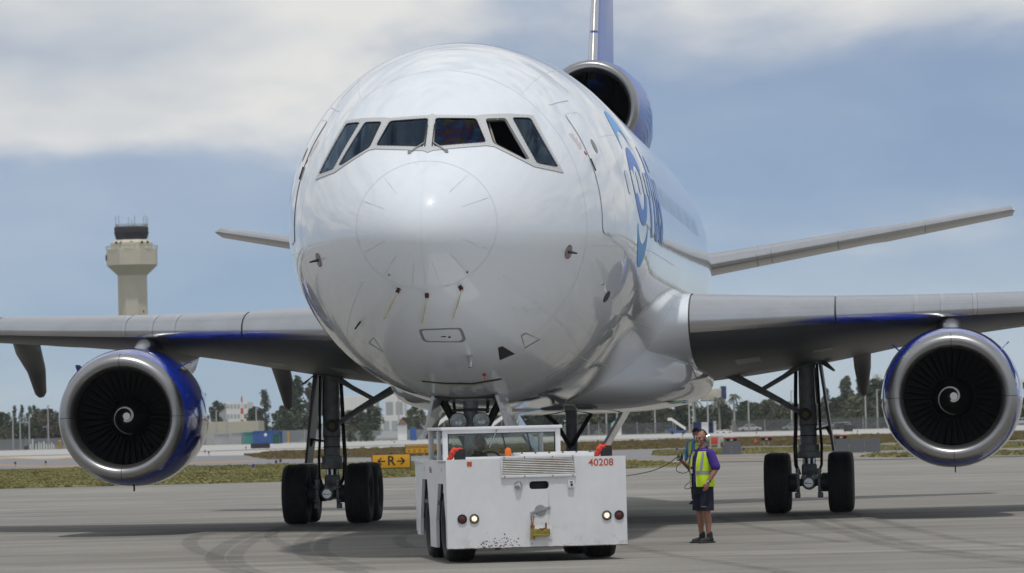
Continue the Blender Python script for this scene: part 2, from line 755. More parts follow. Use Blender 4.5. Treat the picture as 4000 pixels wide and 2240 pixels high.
# windscreens in the front view (x, z), port side; starboard is the mirror image
P_front = rounded([(0.055, 7.075), (0.70, 7.06), (0.89, 6.645), (0.085, 6.575)], 0.05)
P_slide = rounded([(0.84, 7.06), (1.15, 7.08), (1.555, 6.375), (1.49, 6.365), (1.00, 6.625)], 0.05)
P_aft = rounded([(1.245, 7.09), (1.515, 7.10), (1.965, 6.27), (1.66, 6.315)], 0.05)
P_outer = [(0.0, 7.16), (0.045, 7.135), (0.70, 7.115), (0.82, 7.135), (1.20, 7.16), (1.55, 7.155), (2.045, 6.185), (1.63, 6.255), (1.02, 6.575), (0.9, 6.59), (0.08, 6.51), (0.0, 6.475)]
PANES = [P_front, P_slide, P_aft]

M['glass'] = bpy.data.materials.new('cockpit_glass')
M['glass'].use_nodes = True
_t = M['glass'].node_tree
_b = _t.nodes['Principled BSDF']
_t.nodes.remove(_b)
_tr = _t.nodes.new('ShaderNodeBsdfTransparent')
_tr.inputs['Color'].default_value = (0.45, 0.58, 0.66, 1)
_gl = _t.nodes.new('ShaderNodeBsdfGlossy')
_gl.inputs['Roughness'].default_value = 0.02
_gl.inputs['Color'].default_value = (0.55, 0.75, 1, 1)
_lw = _t.nodes.new('ShaderNodeFresnel')
_lw.inputs['IOR'].default_value = 1.58
_ms = _t.nodes.new('ShaderNodeMixShader')
_t.links.new(_lw.outputs[0], _ms.inputs[0])
_t.links.new(_tr.outputs[0], _ms.inputs[1])
_t.links.new(_gl.outputs[0], _ms.inputs[2])
_t.links.new(_ms.outputs[0], _t.nodes['Material Output'].inputs['Surface'])
# the heated captain's windscreen shows stress colours in its film
M['glass_film'] = M['glass'].copy()
M['glass_film'].name = 'rainbow_film_glass'
_t = M['glass_film'].node_tree
_co = _t.nodes.new('ShaderNodeTexCoord')
_n = _t.nodes.new('ShaderNodeTexNoise')
_n.inputs['Scale'].default_value = 3.4
_n.inputs['Detail'].default_value = 3
_n.inputs['Distortion'].default_value = 0.8
_t.links.new(_co.outputs['Object'], _n.inputs['Vector'])
_r = _t.nodes.new('ShaderNodeValToRGB')
_els = [(0.30, (0.30, 0.62, 0.72)), (0.42, (0.16, 0.42, 0.75)), (0.51, (0.28, 0.24, 0.72)), (0.57, (0.52, 0.26, 0.36)), (0.63, (0.42, 0.48, 0.22)), (0.72, (0.24, 0.56, 0.50))]
while len(_r.color_ramp.elements) < len(_els):
    _r.color_ramp.elements.new(0.5)
for _e, (_p, _c) in zip(_r.color_ramp.elements, _els):
    _e.position = _p
    _e.color = (*_c, 1)
_t.links.new(_n.outputs['Fac'], _r.inputs['Fac'])
for _q in _t.nodes:
    if _q.type == 'BSDF_TRANSPARENT':
        _t.links.new(_r.outputs[0], _q.inputs['Color'])
    if _q.type == 'BSDF_GLOSSY':
        _t.links.new(_r.outputs[0], _q.inputs['Color'])

# fuselage skin, open where the panes are
holes = [[(x * 1.0, z) for x, z in p] for p in PANES]


def grow(p, k):
    cx = sum(q[0] for q in p) / len(p)
    cz = sum(q[1] for q in p) / len(p)
    out = []
    for x, z in p:
        L = math.hypot(x - cx, z - cz)
        out.append((x + (x - cx) / L * k, z + (z - cz) / L * k))
    return out


def near_poly(x, z, p, d):
    for i in range(len(p)):
        a, b = p[i - 1], p[i]
        ex, ez = b[0] - a[0], b[1] - a[1]
        L2 = ex * ex + ez * ez or 1e-9
        k = max(0, min(1, ((x - a[0]) * ex + (z - a[1]) * ez) / L2))
        if (x - a[0] - ex * k) ** 2 + (z - a[1] - ez * k) ** 2 < d * d:
            return True
    return False


def in_pane(v):
    if v.y > NOSE_Y + 4.2 or v.z < 6.1 or v.z > 7.3 or abs(v.x) > 2.2:
        return False
    return any(in_poly(abs(v.x), v.z, p) or near_poly(abs(v.x), v.z, p, 0.04) for p in PANES)


flag = [in_pane(v) for v in fv]
fm = MB()
keep = [f for f in ff if not (len(f) == 4 and all(flag[i] for i in f))]
fm.add(fv, keep)
M['fuselage'] = M['white_paint'].copy()
M['fuselage'].name = 'fuselage_paint'
_t = M['fuselage'].node_tree
_b = _t.nodes['Principled BSDF']
_co = _t.nodes.new('ShaderNodeTexCoord')
_mp = _t.nodes.new('ShaderNodeMapping')
_mp.inputs['Scale'].default_value = (1.2, 0.45, 1.2)
_t.links.new(_co.outputs['Object'], _mp.inputs[0])
_n = _t.nodes.new('ShaderNodeTexNoise')
_n.inputs['Scale'].default_value = 1.1
_n.inputs['Detail'].default_value = 3
_t.links.new(_mp.outputs[0], _n.inputs['Vector'])
# skin panels ripple between the frames behind the nose
_sp = _t.nodes.new('ShaderNodeSeparateXYZ')
_t.links.new(_co.outputs['Object'], _sp.inputs[0])
_w = _t.nodes.new('ShaderNodeMath')
_w.operation = 'SINE'
_k = _t.nodes.new('ShaderNodeMath')
_k.operation = 'MULTIPLY'
_k.inputs[1].default_value = 2 * math.pi / 0.5
_t.links.new(_sp.outputs['Y'], _k.inputs[0])
_t.links.new(_k.outputs[0], _w.inputs[0])
_mr = _t.nodes.new('ShaderNodeMapRange')
_mr.inputs['From Min'].default_value = NOSE_Y + 5.5
_mr.inputs['From Max'].default_value = NOSE_Y + 10
_mr.inputs['To Min'].default_value = 0.0
_mr.inputs['To Max'].default_value = 0.10
_t.links.new(_sp.outputs['Y'], _mr.inputs[0])
_k2 = _t.nodes.new('ShaderNodeMath')
_k2.operation = 'MULTIPLY'
_t.links.new(_w.outputs[0], _k2.inputs[0])
_t.links.new(_mr.outputs[0], _k2.inputs[1])
_k3 = _t.nodes.new('ShaderNodeMath')
_k3.operation = 'ADD'
_t.links.new(_n.outputs['Fac'], _k3.inputs[0])
_t.links.new(_k2.outputs[0], _k3.inputs[1])
_bp = _t.nodes.new('ShaderNodeBump')
_bp.inputs['Strength'].default_value = 0.10
_bp.inputs['Distance'].default_value = 0.03
_t.links.new(_k3.outputs[0], _bp.inputs['Height'])
_t.links.new(_bp.outputs[0], _b.inputs['Normal'])
_t.links.new(_bp.outputs[0], _b.inputs['Coat Normal'])
fuselage = fm.build('fuselage', M['fuselage'], plane, angle=0)

# dark lining of the flight deck
lin = MB()
lt = [0.9 + 0.1 * i for i in range(36)]
lv = []
for t in lt:
    for k in range(160):
        lv.append(fus(t, 2 * math.pi * k / 160, -0.07))
lf = []
lflag = [in_pane(v) for v in lv]
for i in range(len(lt) - 1):
    for k in range(160):
        q = (i * 160 + k, i * 160 + (k + 1) % 160, (i + 1) * 160 + (k + 1) % 160, (i + 1) * 160 + k)
        if not any(lflag[j] for j in q):
            lf.append(q)
lf.append(tuple(range((len(lt) - 1) * 160, len(lt) * 160)))
lin.add(lv, lf)
lining = lin.build('flight_deck_lining', mat('lining', (0.10, 0.11, 0.12), 0.8), plane)
tag(lining, 'dark flight deck interior behind the windscreens')
gs = MB()
gs.box((0, NOSE_Y + 1.75, 6.38), (1.15, 0.5, 0.16), bev=0.05)
gs.box((0, NOSE_Y + 2.5, 6.1), (0.5, 0.9, 0.5), bev=0.05)
gs.build('glareshield', M['dark'], lining)
for sx_ in (-1, 1):
    st = MB()
    st.box((sx_ * 0.55, NOSE_Y + 3.05, 6.35), (0.5, 0.14, 0.85), bev=0.06)
    st.box((sx_ * 0.55, NOSE_Y + 3.05, 6.88), (0.28, 0.1, 0.2), bev=0.04)
    st.build('crew_seat', mat('seat_cloth', (0.10, 0.09, 0.085), 0.9) if sx_ < 0 else bpy.data.materials['seat_cloth'], lining)

for sgn, nm in ((1, 'port'), (-1, 'starboard')):
    mb = surf_patch(P_outer, PANES, cast_front, 0.05, 0.014, 0.05)
    if sgn < 0:
        mb = mirror_mb(mb)
    fr = mb.build('window_frame', M['frame_grey'], plane, angle=40)
    for i, p in enumerate(PANES):
        if sgn > 0 and i == 1:
            continue                                # this one is slid open
        mb = surf_patch(grow(p, 0.012), [], cast_front, 0.06, 0.004)
        if sgn < 0:
            mb = mirror_mb(mb)
        mb.build('cockpit_window', M['glass_film'] if (sgn > 0 and i == 0) else M['glass'], plane, angle=0)
        # dark gasket round the pane
        mb = surf_patch(grow(p, 0.004), [grow(p, -0.012)], cast_front, 0.05, 0.018)
        if sgn < 0:
            mb = mirror_mb(mb)
        mb.build('window_seal', M['black'], fr, angle=0)
    # rivets of the frame
    rv = MB()
    for p in (P_front, P_aft):
        g = grow(p, 0.033)
        acc = 0
        for j in range(len(g)):
            a, b = g[j], g[(j + 1) % len(g)]
            L = math.hypot(b[0] - a[0], b[1] - a[1])
            while acc < L:
                x, z = a[0] + (b[0] - a[0]) * acc / L, a[1] + (b[1] - a[1]) * acc / L
                h = cast_front(x, z)
                if h and x > 0.02:
                    q = h[0] + h[1] * 0.017
                    r = 0.0055
                    rv.add([q + Vector((r, 0, 0)), q + Vector((0, 0, r)), q - Vector((r, 0, 0)), q - Vector((0, 0, r)), q + h[1] * 0.004], [(0, 1, 4), (1, 2, 4), (2, 3, 4), (3, 0, 4)])
                acc += 0.065
            acc -= L
    if sgn < 0:
        rv = mirror_mb(rv)
    rv.build('rivet_row', M['dark'], fr)['kind'] = 'stuff'
    # windscreen wiper: arm and blade
    h0 = cast_front(0.30, 6.50)[0] + Vector((0, -0.03, 0))
    h1 = cast_front(0.07, 6.66)[0] + Vector((0, -0.06, 0))
    h2 = cast_front(0.055, 6.98)[0] + Vector((0, -0.045, 0))
    h3 = cast_front(0.06, 6.60)[0] + Vector((0, -0.045, 0))
    wp = MB()
    wp.tube([h0, h1], [0.016, 0.011], 8)
    wp.tube([h0 + Vector((0, .03, -.01)), h0 + Vector((0, -.02, 0))], 0.03, 10)
    w2 = MB()
    w2.tube([h3, h2], [0.010, 0.008], 6)
    if sgn < 0:
        wp, w2 = mirror_mb(wp), mirror_mb(w2)
    wo_ = wp.build('wiper', M['gear_grey'], plane)
    w2.build('wiper_blade', M['black'], wo_)
# the open sliding window: its frame pulled inwards and back
sw = MB()
pp = [cast_front(x * 0.93 + 0.03, z * 0.96 + 0.27)[0] + Vector((0.05, 0.30, 0.0)) for x, z in P_slide]
for i in range(len(pp)):
    sw.tube([pp[i], pp[(i + 1) % len(pp)]], 0.022, 6)
sw.build('open_window_frame', mat('khaki_frame', (0.25, 0.24, 0.19), 0.5), plane)


def line_part(name, pts, width, m, parent=fuselage, off=0.003, mirror=False):
    mb = surf_patch(front_line(pts, width), [], cast_front, 0.08, off)
    if mirror:
        mb = mirror_mb(mb)
    return mb.build(name, m, parent, angle=0)


# radome joint and its lightning strips
M['seam'] = mat('seam', (0.64, 0.665, 0.70), 0.4)
rcx, rcz, rrx, rrz = 0.0, 5.30, 1.13, 1.03
mb = surf_patch(ring_poly(rcx, rcz, rrx + .004, rrz + .004, 72), [ring_poly(rcx, rcz, rrx - .004, rrz - .004, 72)], cast_front, 0.1, 0.003)
mb.build('radome_joint', M['seam'], fuselage, angle=0)
line_part('radome_seam', [(0, 6.33), (0, 5.7), (0, 4.95), (0, 4.30)], 0.007, M['seam'])
for a in (24, 52, 128, 156, 205, 232, 258, 282, 308, 335):
    c, s = math.cos(R(a)), math.sin(R(a))
    line_part('lightning_strip', [(rcx + rrx * c * .97, rcz + rrz * s * .97), (rcx + rrx * c * .60, rcz + rrz * s * .60)], 0.008, M['seam'], off=0.004)
# ---- probes, vents, hatches, door, lettering ------------------------------------------------
M['vent_grey'] = mat('vent_grey', (0.24, 0.245, 0.25), 0.5)
M['red'] = mat('red', (0.45, 0.02, 0.015), 0.5)
M['straw'] = mat('straw_streamer', (0.55, 0.52, 0.22), 0.8)
M['decal_red'] = mat('decal_red', (0.55, 0.34, 0.35), 0.5)


def px_front(x, y):
    h = hit(x, y)
    return (h[0].x, h[0].z)


def tri_outline(name, pix, m=None, w=0.018):
    pts = [px_front(*p) for p in pix]
    pts.append(pts[0])
    return line_part(name, pts, w, m or M['vent_grey'])


# angle-of-attack vanes on discs, both sides
for px, py, s in ((2219, 984, 1), (1246, 1016, -1)):
    p, n = hit(px, py)
    fwd = Vector((0, -1, 0))
    u = (fwd - n * fwd.dot(n)).normalized()
    w = n.cross(u)
    mb = MB()
    ring = [p + n * 0.012 + (u * math.cos(a) + w * math.sin(a)) * 0.115 for a in [2 * math.pi * k / 28 for k in range(28)]]
    low = [q - n * 0.03 for q in ring]
    mb.loft([low, ring])
    d = mb.build('vane_disc', M['vent_grey'], plane)
    mb = MB()
    r0 = [p + n * 0.02 + (u * math.cos(a) + w * math.sin(a)) * 0.115 for a in [2 * math.pi * k / 28 for k in range(28)]]
    r1 = [p + n * 0.02 + (u * math.cos(a) + w * math.sin(a)) * 0.105 for a in [2 * math.pi * k / 28 for k in range(28)]]
    mb.loft([r0, r1], False, False)
    mb.build('red_rim', M['red'], d)
    mb = MB()
    mb.tube([p, p + n * 0.13, p + n * 0.16 - u * 0.02], [0.028, 0.016, 0.012], 8)
    mb.tube([p + n * 0.13 + u * 0.05, p + n * 0.13 - u * 0.06], [0.008, 0.014], 6)
    mb.build('vane', M['black'], d)
# pitot probes with streamer covers under the radome
for (px, py, ex, ey) in ((1558, 1130, 1503, 1241), (1668, 1150, 1647, 1258), (1797, 1121, 1766, 1238)):
    p, n = hit(px, py)
    q, n2 = hit(ex, ey)
    mb = MB()
    mb.tube([p, p + n * 0.09], [0.035, 0.03], 10)
    pr = mb.build('pitot_probe', M['black'], plane)
    mb = MB()
    mb.tube([p + n * 0.085, p + n * 0.105], 0.027, 10)
    mb.build('probe_cap', mat('cap_cream', (0.6, 0.58, 0.45), 0.5) if 'cap_cream' not in bpy.data.materials else bpy.data.materials['cap_cream'], pr)
    mb = MB()
    mb.box(p + n * 0.05 + Vector((0.022, 0, 0.018)), (0.035, 0.035, 0.035), bev=0.01)
    mb.build('red_tab', M['red'], pr)
    for k in (0, 1):
        a = p + n * 0.08
        b = q + n2 * 0.05 + Vector((0.022 * k, 0, 0.02 * k))
        mid = (a + b) / 2 + Vector((0.015 - .02 * k, -0.02, 0))
        mb = MB()
        mb.tube([a, mid, b], 0.0055, 5)
        mb.build('streamer', M['straw'], pr)
# small sensors
for (px, py, r) in ((1521, 1073, .022), (1824, 1062, .025), (2353, 1109, .03)):
    p, n = hit(px, py)
    mb = MB()
    mb.tube([p - n * .02, p + n * 0.02], [r, r * .8], 10)
    sns = mb.build('sensor', M['steel'], plane)
    mb = MB()
    mb.tube([p + n * .015, p + n * 0.023], r * .5, 8)
    mb.build('sensor_core', M['black'], sns)
p, n = hit(1408, 1258)
mb = MB()
mb.tube([p, p + n * 0.07, p + n * .08 + Vector((-.04, -.02, -.06))], [.018, .018, .014], 8)
mb.build('drain_mast', M['black'], plane)
p, n = hit(1834, 1390)
mb = MB()
mb.tube([p, p + n * .05 + Vector((0, -.03, -.03)), p + n * 0.1 + Vector((0, -.1, -.1))], [.05, .045, .02], 10)
mb.build('sensor_mast', M['steel'], plane)
p, n = hit(1891, 1461)
mb = MB()
mb.box(p + n * .02, (.06, .03, .04), bev=.008)
mb.tube([p + n * .02, p + n * .02 + Vector((0, 0, -.1))], .006, 5)
mb.build('red_flag', M['red'], plane)
# forward hatch with its dark surround
def poly_px(pix):
    return [px_front(*p) for p in pix]


hp = rounded(poly_px([(1634, 1287), (1804, 1281), (1821, 1327), (1806, 1338), (1664, 1337), (1650, 1330)]), 0.05)
mb = surf_patch(hp, [grow(hp, -0.05)], cast_front, 0.06, 0.003)
mb.build('hatch_surround', M['vent_grey'], fuselage, angle=0)
for pix in ([(1723, 1314), (1742, 1313), (1742, 1317), (1723, 1317)], [(1750, 1315), (1760, 1314), (1760, 1320), (1751, 1320)]):
    surf_patch(poly_px(pix), [], cast_front, 0.05, 0.004).build('hatch_latch', M['black'], fuselage, angle=0)
# triangular air inlets
for pix in ([(1441, 1340), (1460, 1320), (1498, 1375)], [(2053, 1302), (2108, 1326), (2050, 1360), (2037, 1312)]):
    tri_outline('inlet_edge', pix)
mb = surf_patch(poly_px([(1945, 1359), (1962, 1352), (2012, 1383), (1952, 1407)]), [], cast_front, 0.06, 0.004)
mb.build('air_inlet', M['black'], fuselage, angle=0)
# long doubler strips and panel joints
for pix in ([(1967, 1077), (2100, 1190), (2240, 1294)], [(1415, 1094), (1372, 1200), (1352, 1312)]):
    mb = surf_patch(front_line(poly_px(pix), 0.035), [], cast_front, 0.08, 0.006, 0.006)
    mb.build('doubler_strip', M['fuselage'], fuselage, angle=40)
for pix in ([(2123, 1470), (2205, 1420), (2225, 1428), (2140, 1480)],):
    tri_outline('panel_joint', pix, M['seam'], 0.008)
line_part('bay_door_edge', poly_px([(1648, 1490), (1740, 1498), (1850, 1499), (1960, 1480)]), 0.022, M['black'])
line_part('bay_door_edge', poly_px([(1655, 1492), (1740, 1501), (1850, 1502), (1955, 1484)]), 0.012, mat('primer_yellow', (0.30, 0.26, 0.08), 0.6), off=.005)
# side port below the door
for px, py, rx, rz in ((2370, 1160, .05, .11),):
    h = hit(px, py)
    t0, z0 = h[0].y - NOSE_Y, h[0].z
    phi0 = math.acos(max(-1, (z0 - f_cen(t0)) / (f_cen(t0) - f_bot(t0))))
    pl = ring_poly(t0, phi0 * 3.15, .16, .12, 24)
    mb = surf_patch(pl, [], side_map, 0.06, 0.004)
    mb.build('side_port', M['dark'], fuselage, angle=0)


def s_of(phi_deg):
    return R(phi_deg) * 3.15


# passenger door, port and starboard
door = rounded([(4.06, s_of(50)), (4.78, s_of(52)), (4.74, s_of(96)), (4.05, s_of(94))], 0.17, 6)
for sg in (1, -1):
    mb = surf_patch(door, [], side_map, 0.09, 0.010)
    if sg < 0:
        mb = mirror_mb(mb)
    dr = mb.build('passenger_door', M['fuselage'], plane, angle=0)
    mb = surf_patch(grow(door, 0.012), [grow(door, -0.006)], side_map, 0.09, 0.013)
    if sg < 0:
        mb = mirror_mb(mb)
    mb.build('door_gap', M['seam'], dr, angle=0)
    wpoly = ring_poly(4.52, s_of(64.5), .085, .14, 24)
    mb = surf_patch(wpoly, [], side_map, 0.05, 0.016)
    if sg < 0:
        mb = mirror_mb(mb)
    mb.build('door_window', M['vent_grey'], dr, angle=0)
    mb = MB()
    a, n = side_map(4.06, s_of(68))
    b, n2 = side_map(4.10, s_of(72.5))
    mb.tube([a + n * .02, b + n2 * .02], .012, 6)
    if sg < 0:
        mb = mirror_mb(mb)
    mb.build('door_handle', M['black'], dr)
    for j in range(9):
        tt, ss = 3.70 + 0.012 * j, s_of(57.2 + .75 * j)
        w_ = (.20 if j else .16) - .03 * (j % 3)
        mb = surf_patch([(tt, ss), (tt + w_, ss), (tt + w_, ss + .015), (tt, ss + .015)], [], side_map, 0.06, 0.004)
        if sg < 0:
            mb = mirror_mb(mb)
        mb.build('placard_line', M['decal_red'], fuselage, angle=0)
    mb = surf_patch([(3.96, s_of(64.5)), (4.03, s_of(66)), (3.98, s_of(66.6)), (3.93, s_of(65.6))], [], side_map, 0.05, .004)
    if sg < 0:
        mb = mirror_mb(mb)
    mb.build('red_arrow', M['red'], fuselage, angle=0)
    mb = MB()                                              # gutter above the door
    mb.tube([side_map(3.85 + .15 * k, s_of(44.2 + .4 * k))[0] for k in range(7)], .016, 6)
    if sg < 0:
        mb = mirror_mb(mb)
    mb.build('rain_gutter', M['fuselage'], fuselage)
# lettering: a ring with two crescents, then r b i s
CT, CS = 7.25, s_of(79)


def put(poly, holes, m, name='livery_mark'):
    for sg in (1, -1):
        mb = surf_patch(poly, holes, side_map, 0.12, 0.006)
        if sg < 0:
            mb = mirror_mb(mb)
        mb.build(name, m, fuselage, angle=0)


put(ring_poly(CT, CS, .78, .70, 48), [ring_poly(CT + .03, CS + .03, .46, .40, 48)], M['logo_blue'])
for sgn in (-1, 1):                                           # crescents above and below
    o, i_ = [], []
    for k in range(25):
        a = R(180 * k / 24)
        o.append((CT - .02 + .68 * math.cos(a), CS + sgn * (0.66 + .78 * math.sin(a))))
        i_.append((CT - .02 + .62 * math.cos(a), CS + sgn * (0.66 + .36 * math.sin(a))))
    put(o + i_[::-1], [], M['light_blue'])
tv, tf = text_mesh('rbis', 2.35, 0.05)
w0 = min(v.x for v in tv)
for m_, name in ((M['logo_blue'], 'lettering'),):
    bm = bmesh.new()
    vs_ = [bm.verts.new(v) for v in tv]
    for f in tf:
        try:
            bm.faces.new([vs_[i] for i in f])
        except ValueError:
            pass
    bmesh.ops.triangulate(bm, faces=bm.faces)
    for _ in range(3):
        es = [e for e in bm.edges if e.calc_length() > 0.16]
        if es:
            bmesh.ops.subdivide_edges(bm, edges=es, cuts=1)
            bmesh.ops.triangulate(bm, faces=bm.faces)
    bm.verts.index_update()
    for sg in (1, -1):
        mb = MB()
        pv = []
        for v in bm.verts:
            tt = (CT + 1.25 + (v.co.x - w0))
            p, n = side_map(tt, CS - (v.co.y - 0.12))
            pv.append(p + n * 0.006)
        mb.add(pv, [[v.index for v in f.verts] for f in bm.faces])
        if sg < 0:
            mb = mirror_mb(mb)
        mb.build(name, m_, fuselage, angle=0)
    bm.free()
# blanked cabin windows
wq = [6.06 + .60 * k for k in range(5)] + [9.06 + .60 * k for k in range(30)]
M['blank_window'] = mat('blank_window', (0.42, 0.52, 0.62), 0.12, coat=.6)
proto_w = {}
for sg in (1, -1):
    for k, t in enumerate(wq):
        pl = rounded([(t - .15, s_of(74)), (t + .15, s_of(74)), (t + .15, s_of(81.8)), (t - .15, s_of(81.8))], .14, 5)
        mb = surf_patch(pl, [], side_map, .2, .009)
        if sg < 0:
            mb = mirror_mb(mb)
        mb.build('cabin_window', M['blank_window'], fuselage, angle=0)
# skin joints: hoops round the body and laps along it
for t in (3.35, 5.62, 8.3, 11.2, 14.6):
    for sg in (1, -1):
        mb = surf_patch([(t, s_of(4)), (t + .008, s_of(4)), (t + .008, s_of(150)), (t, s_of(150))], [], side_map, .12, .003)
        if sg < 0:
            mb = mirror_mb(mb)
        mb.build('hoop_joint', M['seam'], fuselage, angle=0)
for ph, t0_, t1_ in ((34, 3.4, 16), (62, 5.1, 16), (99, 3.4, 16), (122, 4.5, 16), (140, 5.6, 14)):
    for sg in (1, -1):
        mb = surf_patch([(t0_, s_of(ph)), (t1_, s_of(ph)), (t1_, s_of(ph) + .008), (t0_, s_of(ph) + .008)], [], side_map, .12, .003)
        if sg < 0:
            mb = mirror_mb(mb)
        mb.build('lap_joint', M['seam'], fuselage, angle=0)
for t0_, t1_, p0_, p1_ in ((5.75, 6.3, 97.5, 103), (6.6, 7.6, 104, 107), (5.2, 6.1, 108, 118), (7.2, 8.6, 112, 119), (9.3, 10.5, 100, 108)):
    for sg in (1, -1):
        pl_ = rounded([(t0_, s_of(p0_)), (t1_, s_of(p0_)), (t1_, s_of(p1_)), (t0_, s_of(p1_))], .05)
        mb = surf_patch(pl_, [grow(pl_, -.007)], side_map, .1, .003)
        if sg < 0:
            mb = mirror_mb(mb)
        mb.build('service_panel', M['seam'], fuselage, angle=0)
# ---- wings, tail, engines ------------------------------------------------------------------
def naca(x, t):
    return 5 * t * (.2969 * math.sqrt(x) - .126 * x - .3516 * x * x + .2843 * x ** 3 - .1036 * x ** 4)


class Foil:
    def __init__(self, lat, yle, chord, zle, zte, tc):
        self.f = [pchip(lat, q) for q in (yle, chord, zle, zte, tc)]

    def p(self, lat, s, off=0.0):
        """s: -1 lower trailing edge .. 0 leading edge .. +1 upper trailing edge"""
        yl, c, zl, zt, tc = (g(lat) for g in self.f)
        x = s * s
        h = naca(x, tc) * c * (1 if s > 0 else -1)
        cam = 0.018 * c * math.sin(math.pi * min(1, x)) * (1 if c > 4 else .5)
        q = Vector((lat, yl + x * c, zl + (zt - zl) * x + h + cam))
        if off:
            e = 0.004
            a, b = self.p(lat, min(1, s + e)), self.p(lat, max(-1, s - e))
            d = a - b
            q += Vector((0, -d.z, d.y)).normalized() * off
        return q

    def patch(self, l0, l1, s0, s1, nl, ns, off=0.0):
        mb = MB()
        vs = [self.p(l0 + (l1 - l0) * i / nl, s0 + (s1 - s0) * j / ns, off) for i in range(nl + 1) for j in range(ns + 1)]
        fs = [(i * (ns + 1) + j, (i + 1) * (ns + 1) + j, (i + 1) * (ns + 1) + j + 1, i * (ns + 1) + j + 1) for i in range(nl) for j in range(ns)]
        mb.add(vs, fs)
        return mb

    def body(self, l0, l1, nl, ns=36, tip=True):
        mb = MB()
        rings = []
        ss = [-math.cos(math.pi * 0.5 * 0) * 0 + (-1 + 2 * j / ns) for j in range(ns + 1)]
        for i in range(nl + 1):
            rings.append([self.p(l0 + (l1 - l0) * i / nl, s) for s in ss])
        if tip:                                            # rounded tip
            last = rings[-1]
            mid = [(last[j] + last[ns - j]) / 2 for j in range(ns + 1)]
            for k in (0.5, 0.85):
                rings.append([last[j] * (1 - k) + mid[j] * k + Vector((0.12 * math.sqrt(k), 0, 0)) for j in range(ns + 1)])
        mb.loft(rings, True, True)
        return mb


WING = Foil([0, 3.0, 5.5, 8.4, 12.5, 24.6],
            [-12.2, -10.1, -8.2, -6.0, -2.9, 6.3],
            [13.5, 11.6, 9.6, 7.6, 5.9, 2.7],
            [4.02, 4.08, 4.16, 4.26, 4.44, 5.25],
            [2.78, 2.96, 3.28, 3.80, 4.28, 5.25],
            [.125, .125, .115, .105, .10, .09])
TAIL = Foil([0, 2.0, 10.3], [8.8, 10.1, 15.8], [7.2, 6.2, 2.6], [5.45, 5.80, 7.33], [5.4, 5.75, 7.28], [.095, .095, .10])
SLATS = [(3.25, 6.1), (6.14, 7.75), (7.80, 8.28), (8.36, 8.95), (9.05, 12.3), (12.34, 16.2), (16.24, 20.2), (20.24, 24.2)]
for sg in (1, -1):
    mb = WING.body(2.2, 24.6, 44)
    if sg < 0:
        mb = mirror_mb(mb)
    w = mb.build('wing', M['wing_grey'], plane, angle=50)
    for a, b in SLATS:
        mb = WING.patch(a, b, -.11, .42, max(2, int((b - a) / .6)), 16, 0.014)
        if sg < 0:
            mb = mirror_mb(mb)
        mb.build('slat', M['wing_metal'], w, angle=0)
    for a in (7.77, 8.32, 9.0):                             # bright joint straps
        mb = WING.patch(a - .045, a + .045, -.10, .36, 1, 14, 0.020)
        if sg < 0:
            mb = mirror_mb(mb)
        mb.build('slat_strap', M['steel'], w, angle=0)
    # flap hinge fairings
    for lat, pts, rad in ((6.55, [(-.6, 3.85), (0.5, 3.62), (1.3, 3.2), (1.75, 2.66), (1.8, 2.56)], [.10, .21, .19, .10, .04]),
                          (12.6, [(.6, 4.35), (2.0, 4.10), (2.9, 3.65), (3.35, 3.12), (3.4, 3.03)], [.10, .30, .22, .14, .08]),
                          (17.5, [(2.5, 4.6), (4, 4.4), (5.4, 4.1), (6.2, 3.9)], [.08, .2, .15, .05])):
        mb = MB()
        mb.tube([(lat, y, z) for y, z in pts], rad, 16)
        if sg < 0:
            mb = mirror_mb(mb)
        mb.build('flap_fairing', M['wing_grey'], w, angle=60)
    # access panels on the lower skin
    for a, b, s0, s1 in ((4.0, 4.5, -.62, -.50), (5.6, 6.0, -.60, -.52), (9.6, 10.3, -.66, -.56), (10.8, 11.4, -.7, -.6)):
        mb = WING.patch(a, b, s0, s1, 2, 4, 0.006)
        if sg < 0:
            mb = mirror_mb(mb)
        mb.build('access_panel', M['gear_grey'], w, angle=0)
    mb = TAIL.body(1.2, 10.3, 20)
    if sg < 0:
        mb = mirror_mb(mb)
    tl = mb.build('tailplane', M['wing_metal'], plane, angle=50)
    for a in (3.9, 4.25, 5.9, 8.1):
        mb = TAIL.patch(a - .012, a + .012, -.45, .5, 1, 12, 0.006)
        if sg < 0:
            mb = mirror_mb(mb)
        mb.build('tailplane_joint', M['gear_grey'], tl, angle=0)

# wing-body fairing under the belly
mb = MB()
rings = []
fy = [(-12.9, .8, 2.9, 3.5), (-11.8, 1.7, 2.60, 3.8), (-10.6, 2.25, 2.46, 4.0), (-9.2, 2.75, 2.36, 4.15), (-7.5, 3.22, 2.30, 4.3), (-3, 3.36, 2.28, 4.2), (1, 3.3, 2.3, 4.0), (4, 2.8, 2.45, 3.8), (6.5, 1.6, 2.8, 3.5)]
for y, hw, zb, zt in fy:
    r_ = []
    for k in range(48):
        a = 2 * math.pi * k / 48
        c, s = math.cos(a), math.sin(a)
        e = 2 / 3.4
        r_.append((hw * math.copysign(abs(c) ** e, c), y, (zb + zt) / 2 + (zt - zb) / 2 * math.copysign(abs(s) ** e, s)))
    rings.append(r_)
mb.loft(rings)
fair = mb.build('belly_fairing', M['white_paint'], plane, angle=60)
sbs = fair.modifiers.new('smooth', 'SUBSURF')
sbs.levels = sbs.render_levels = 2
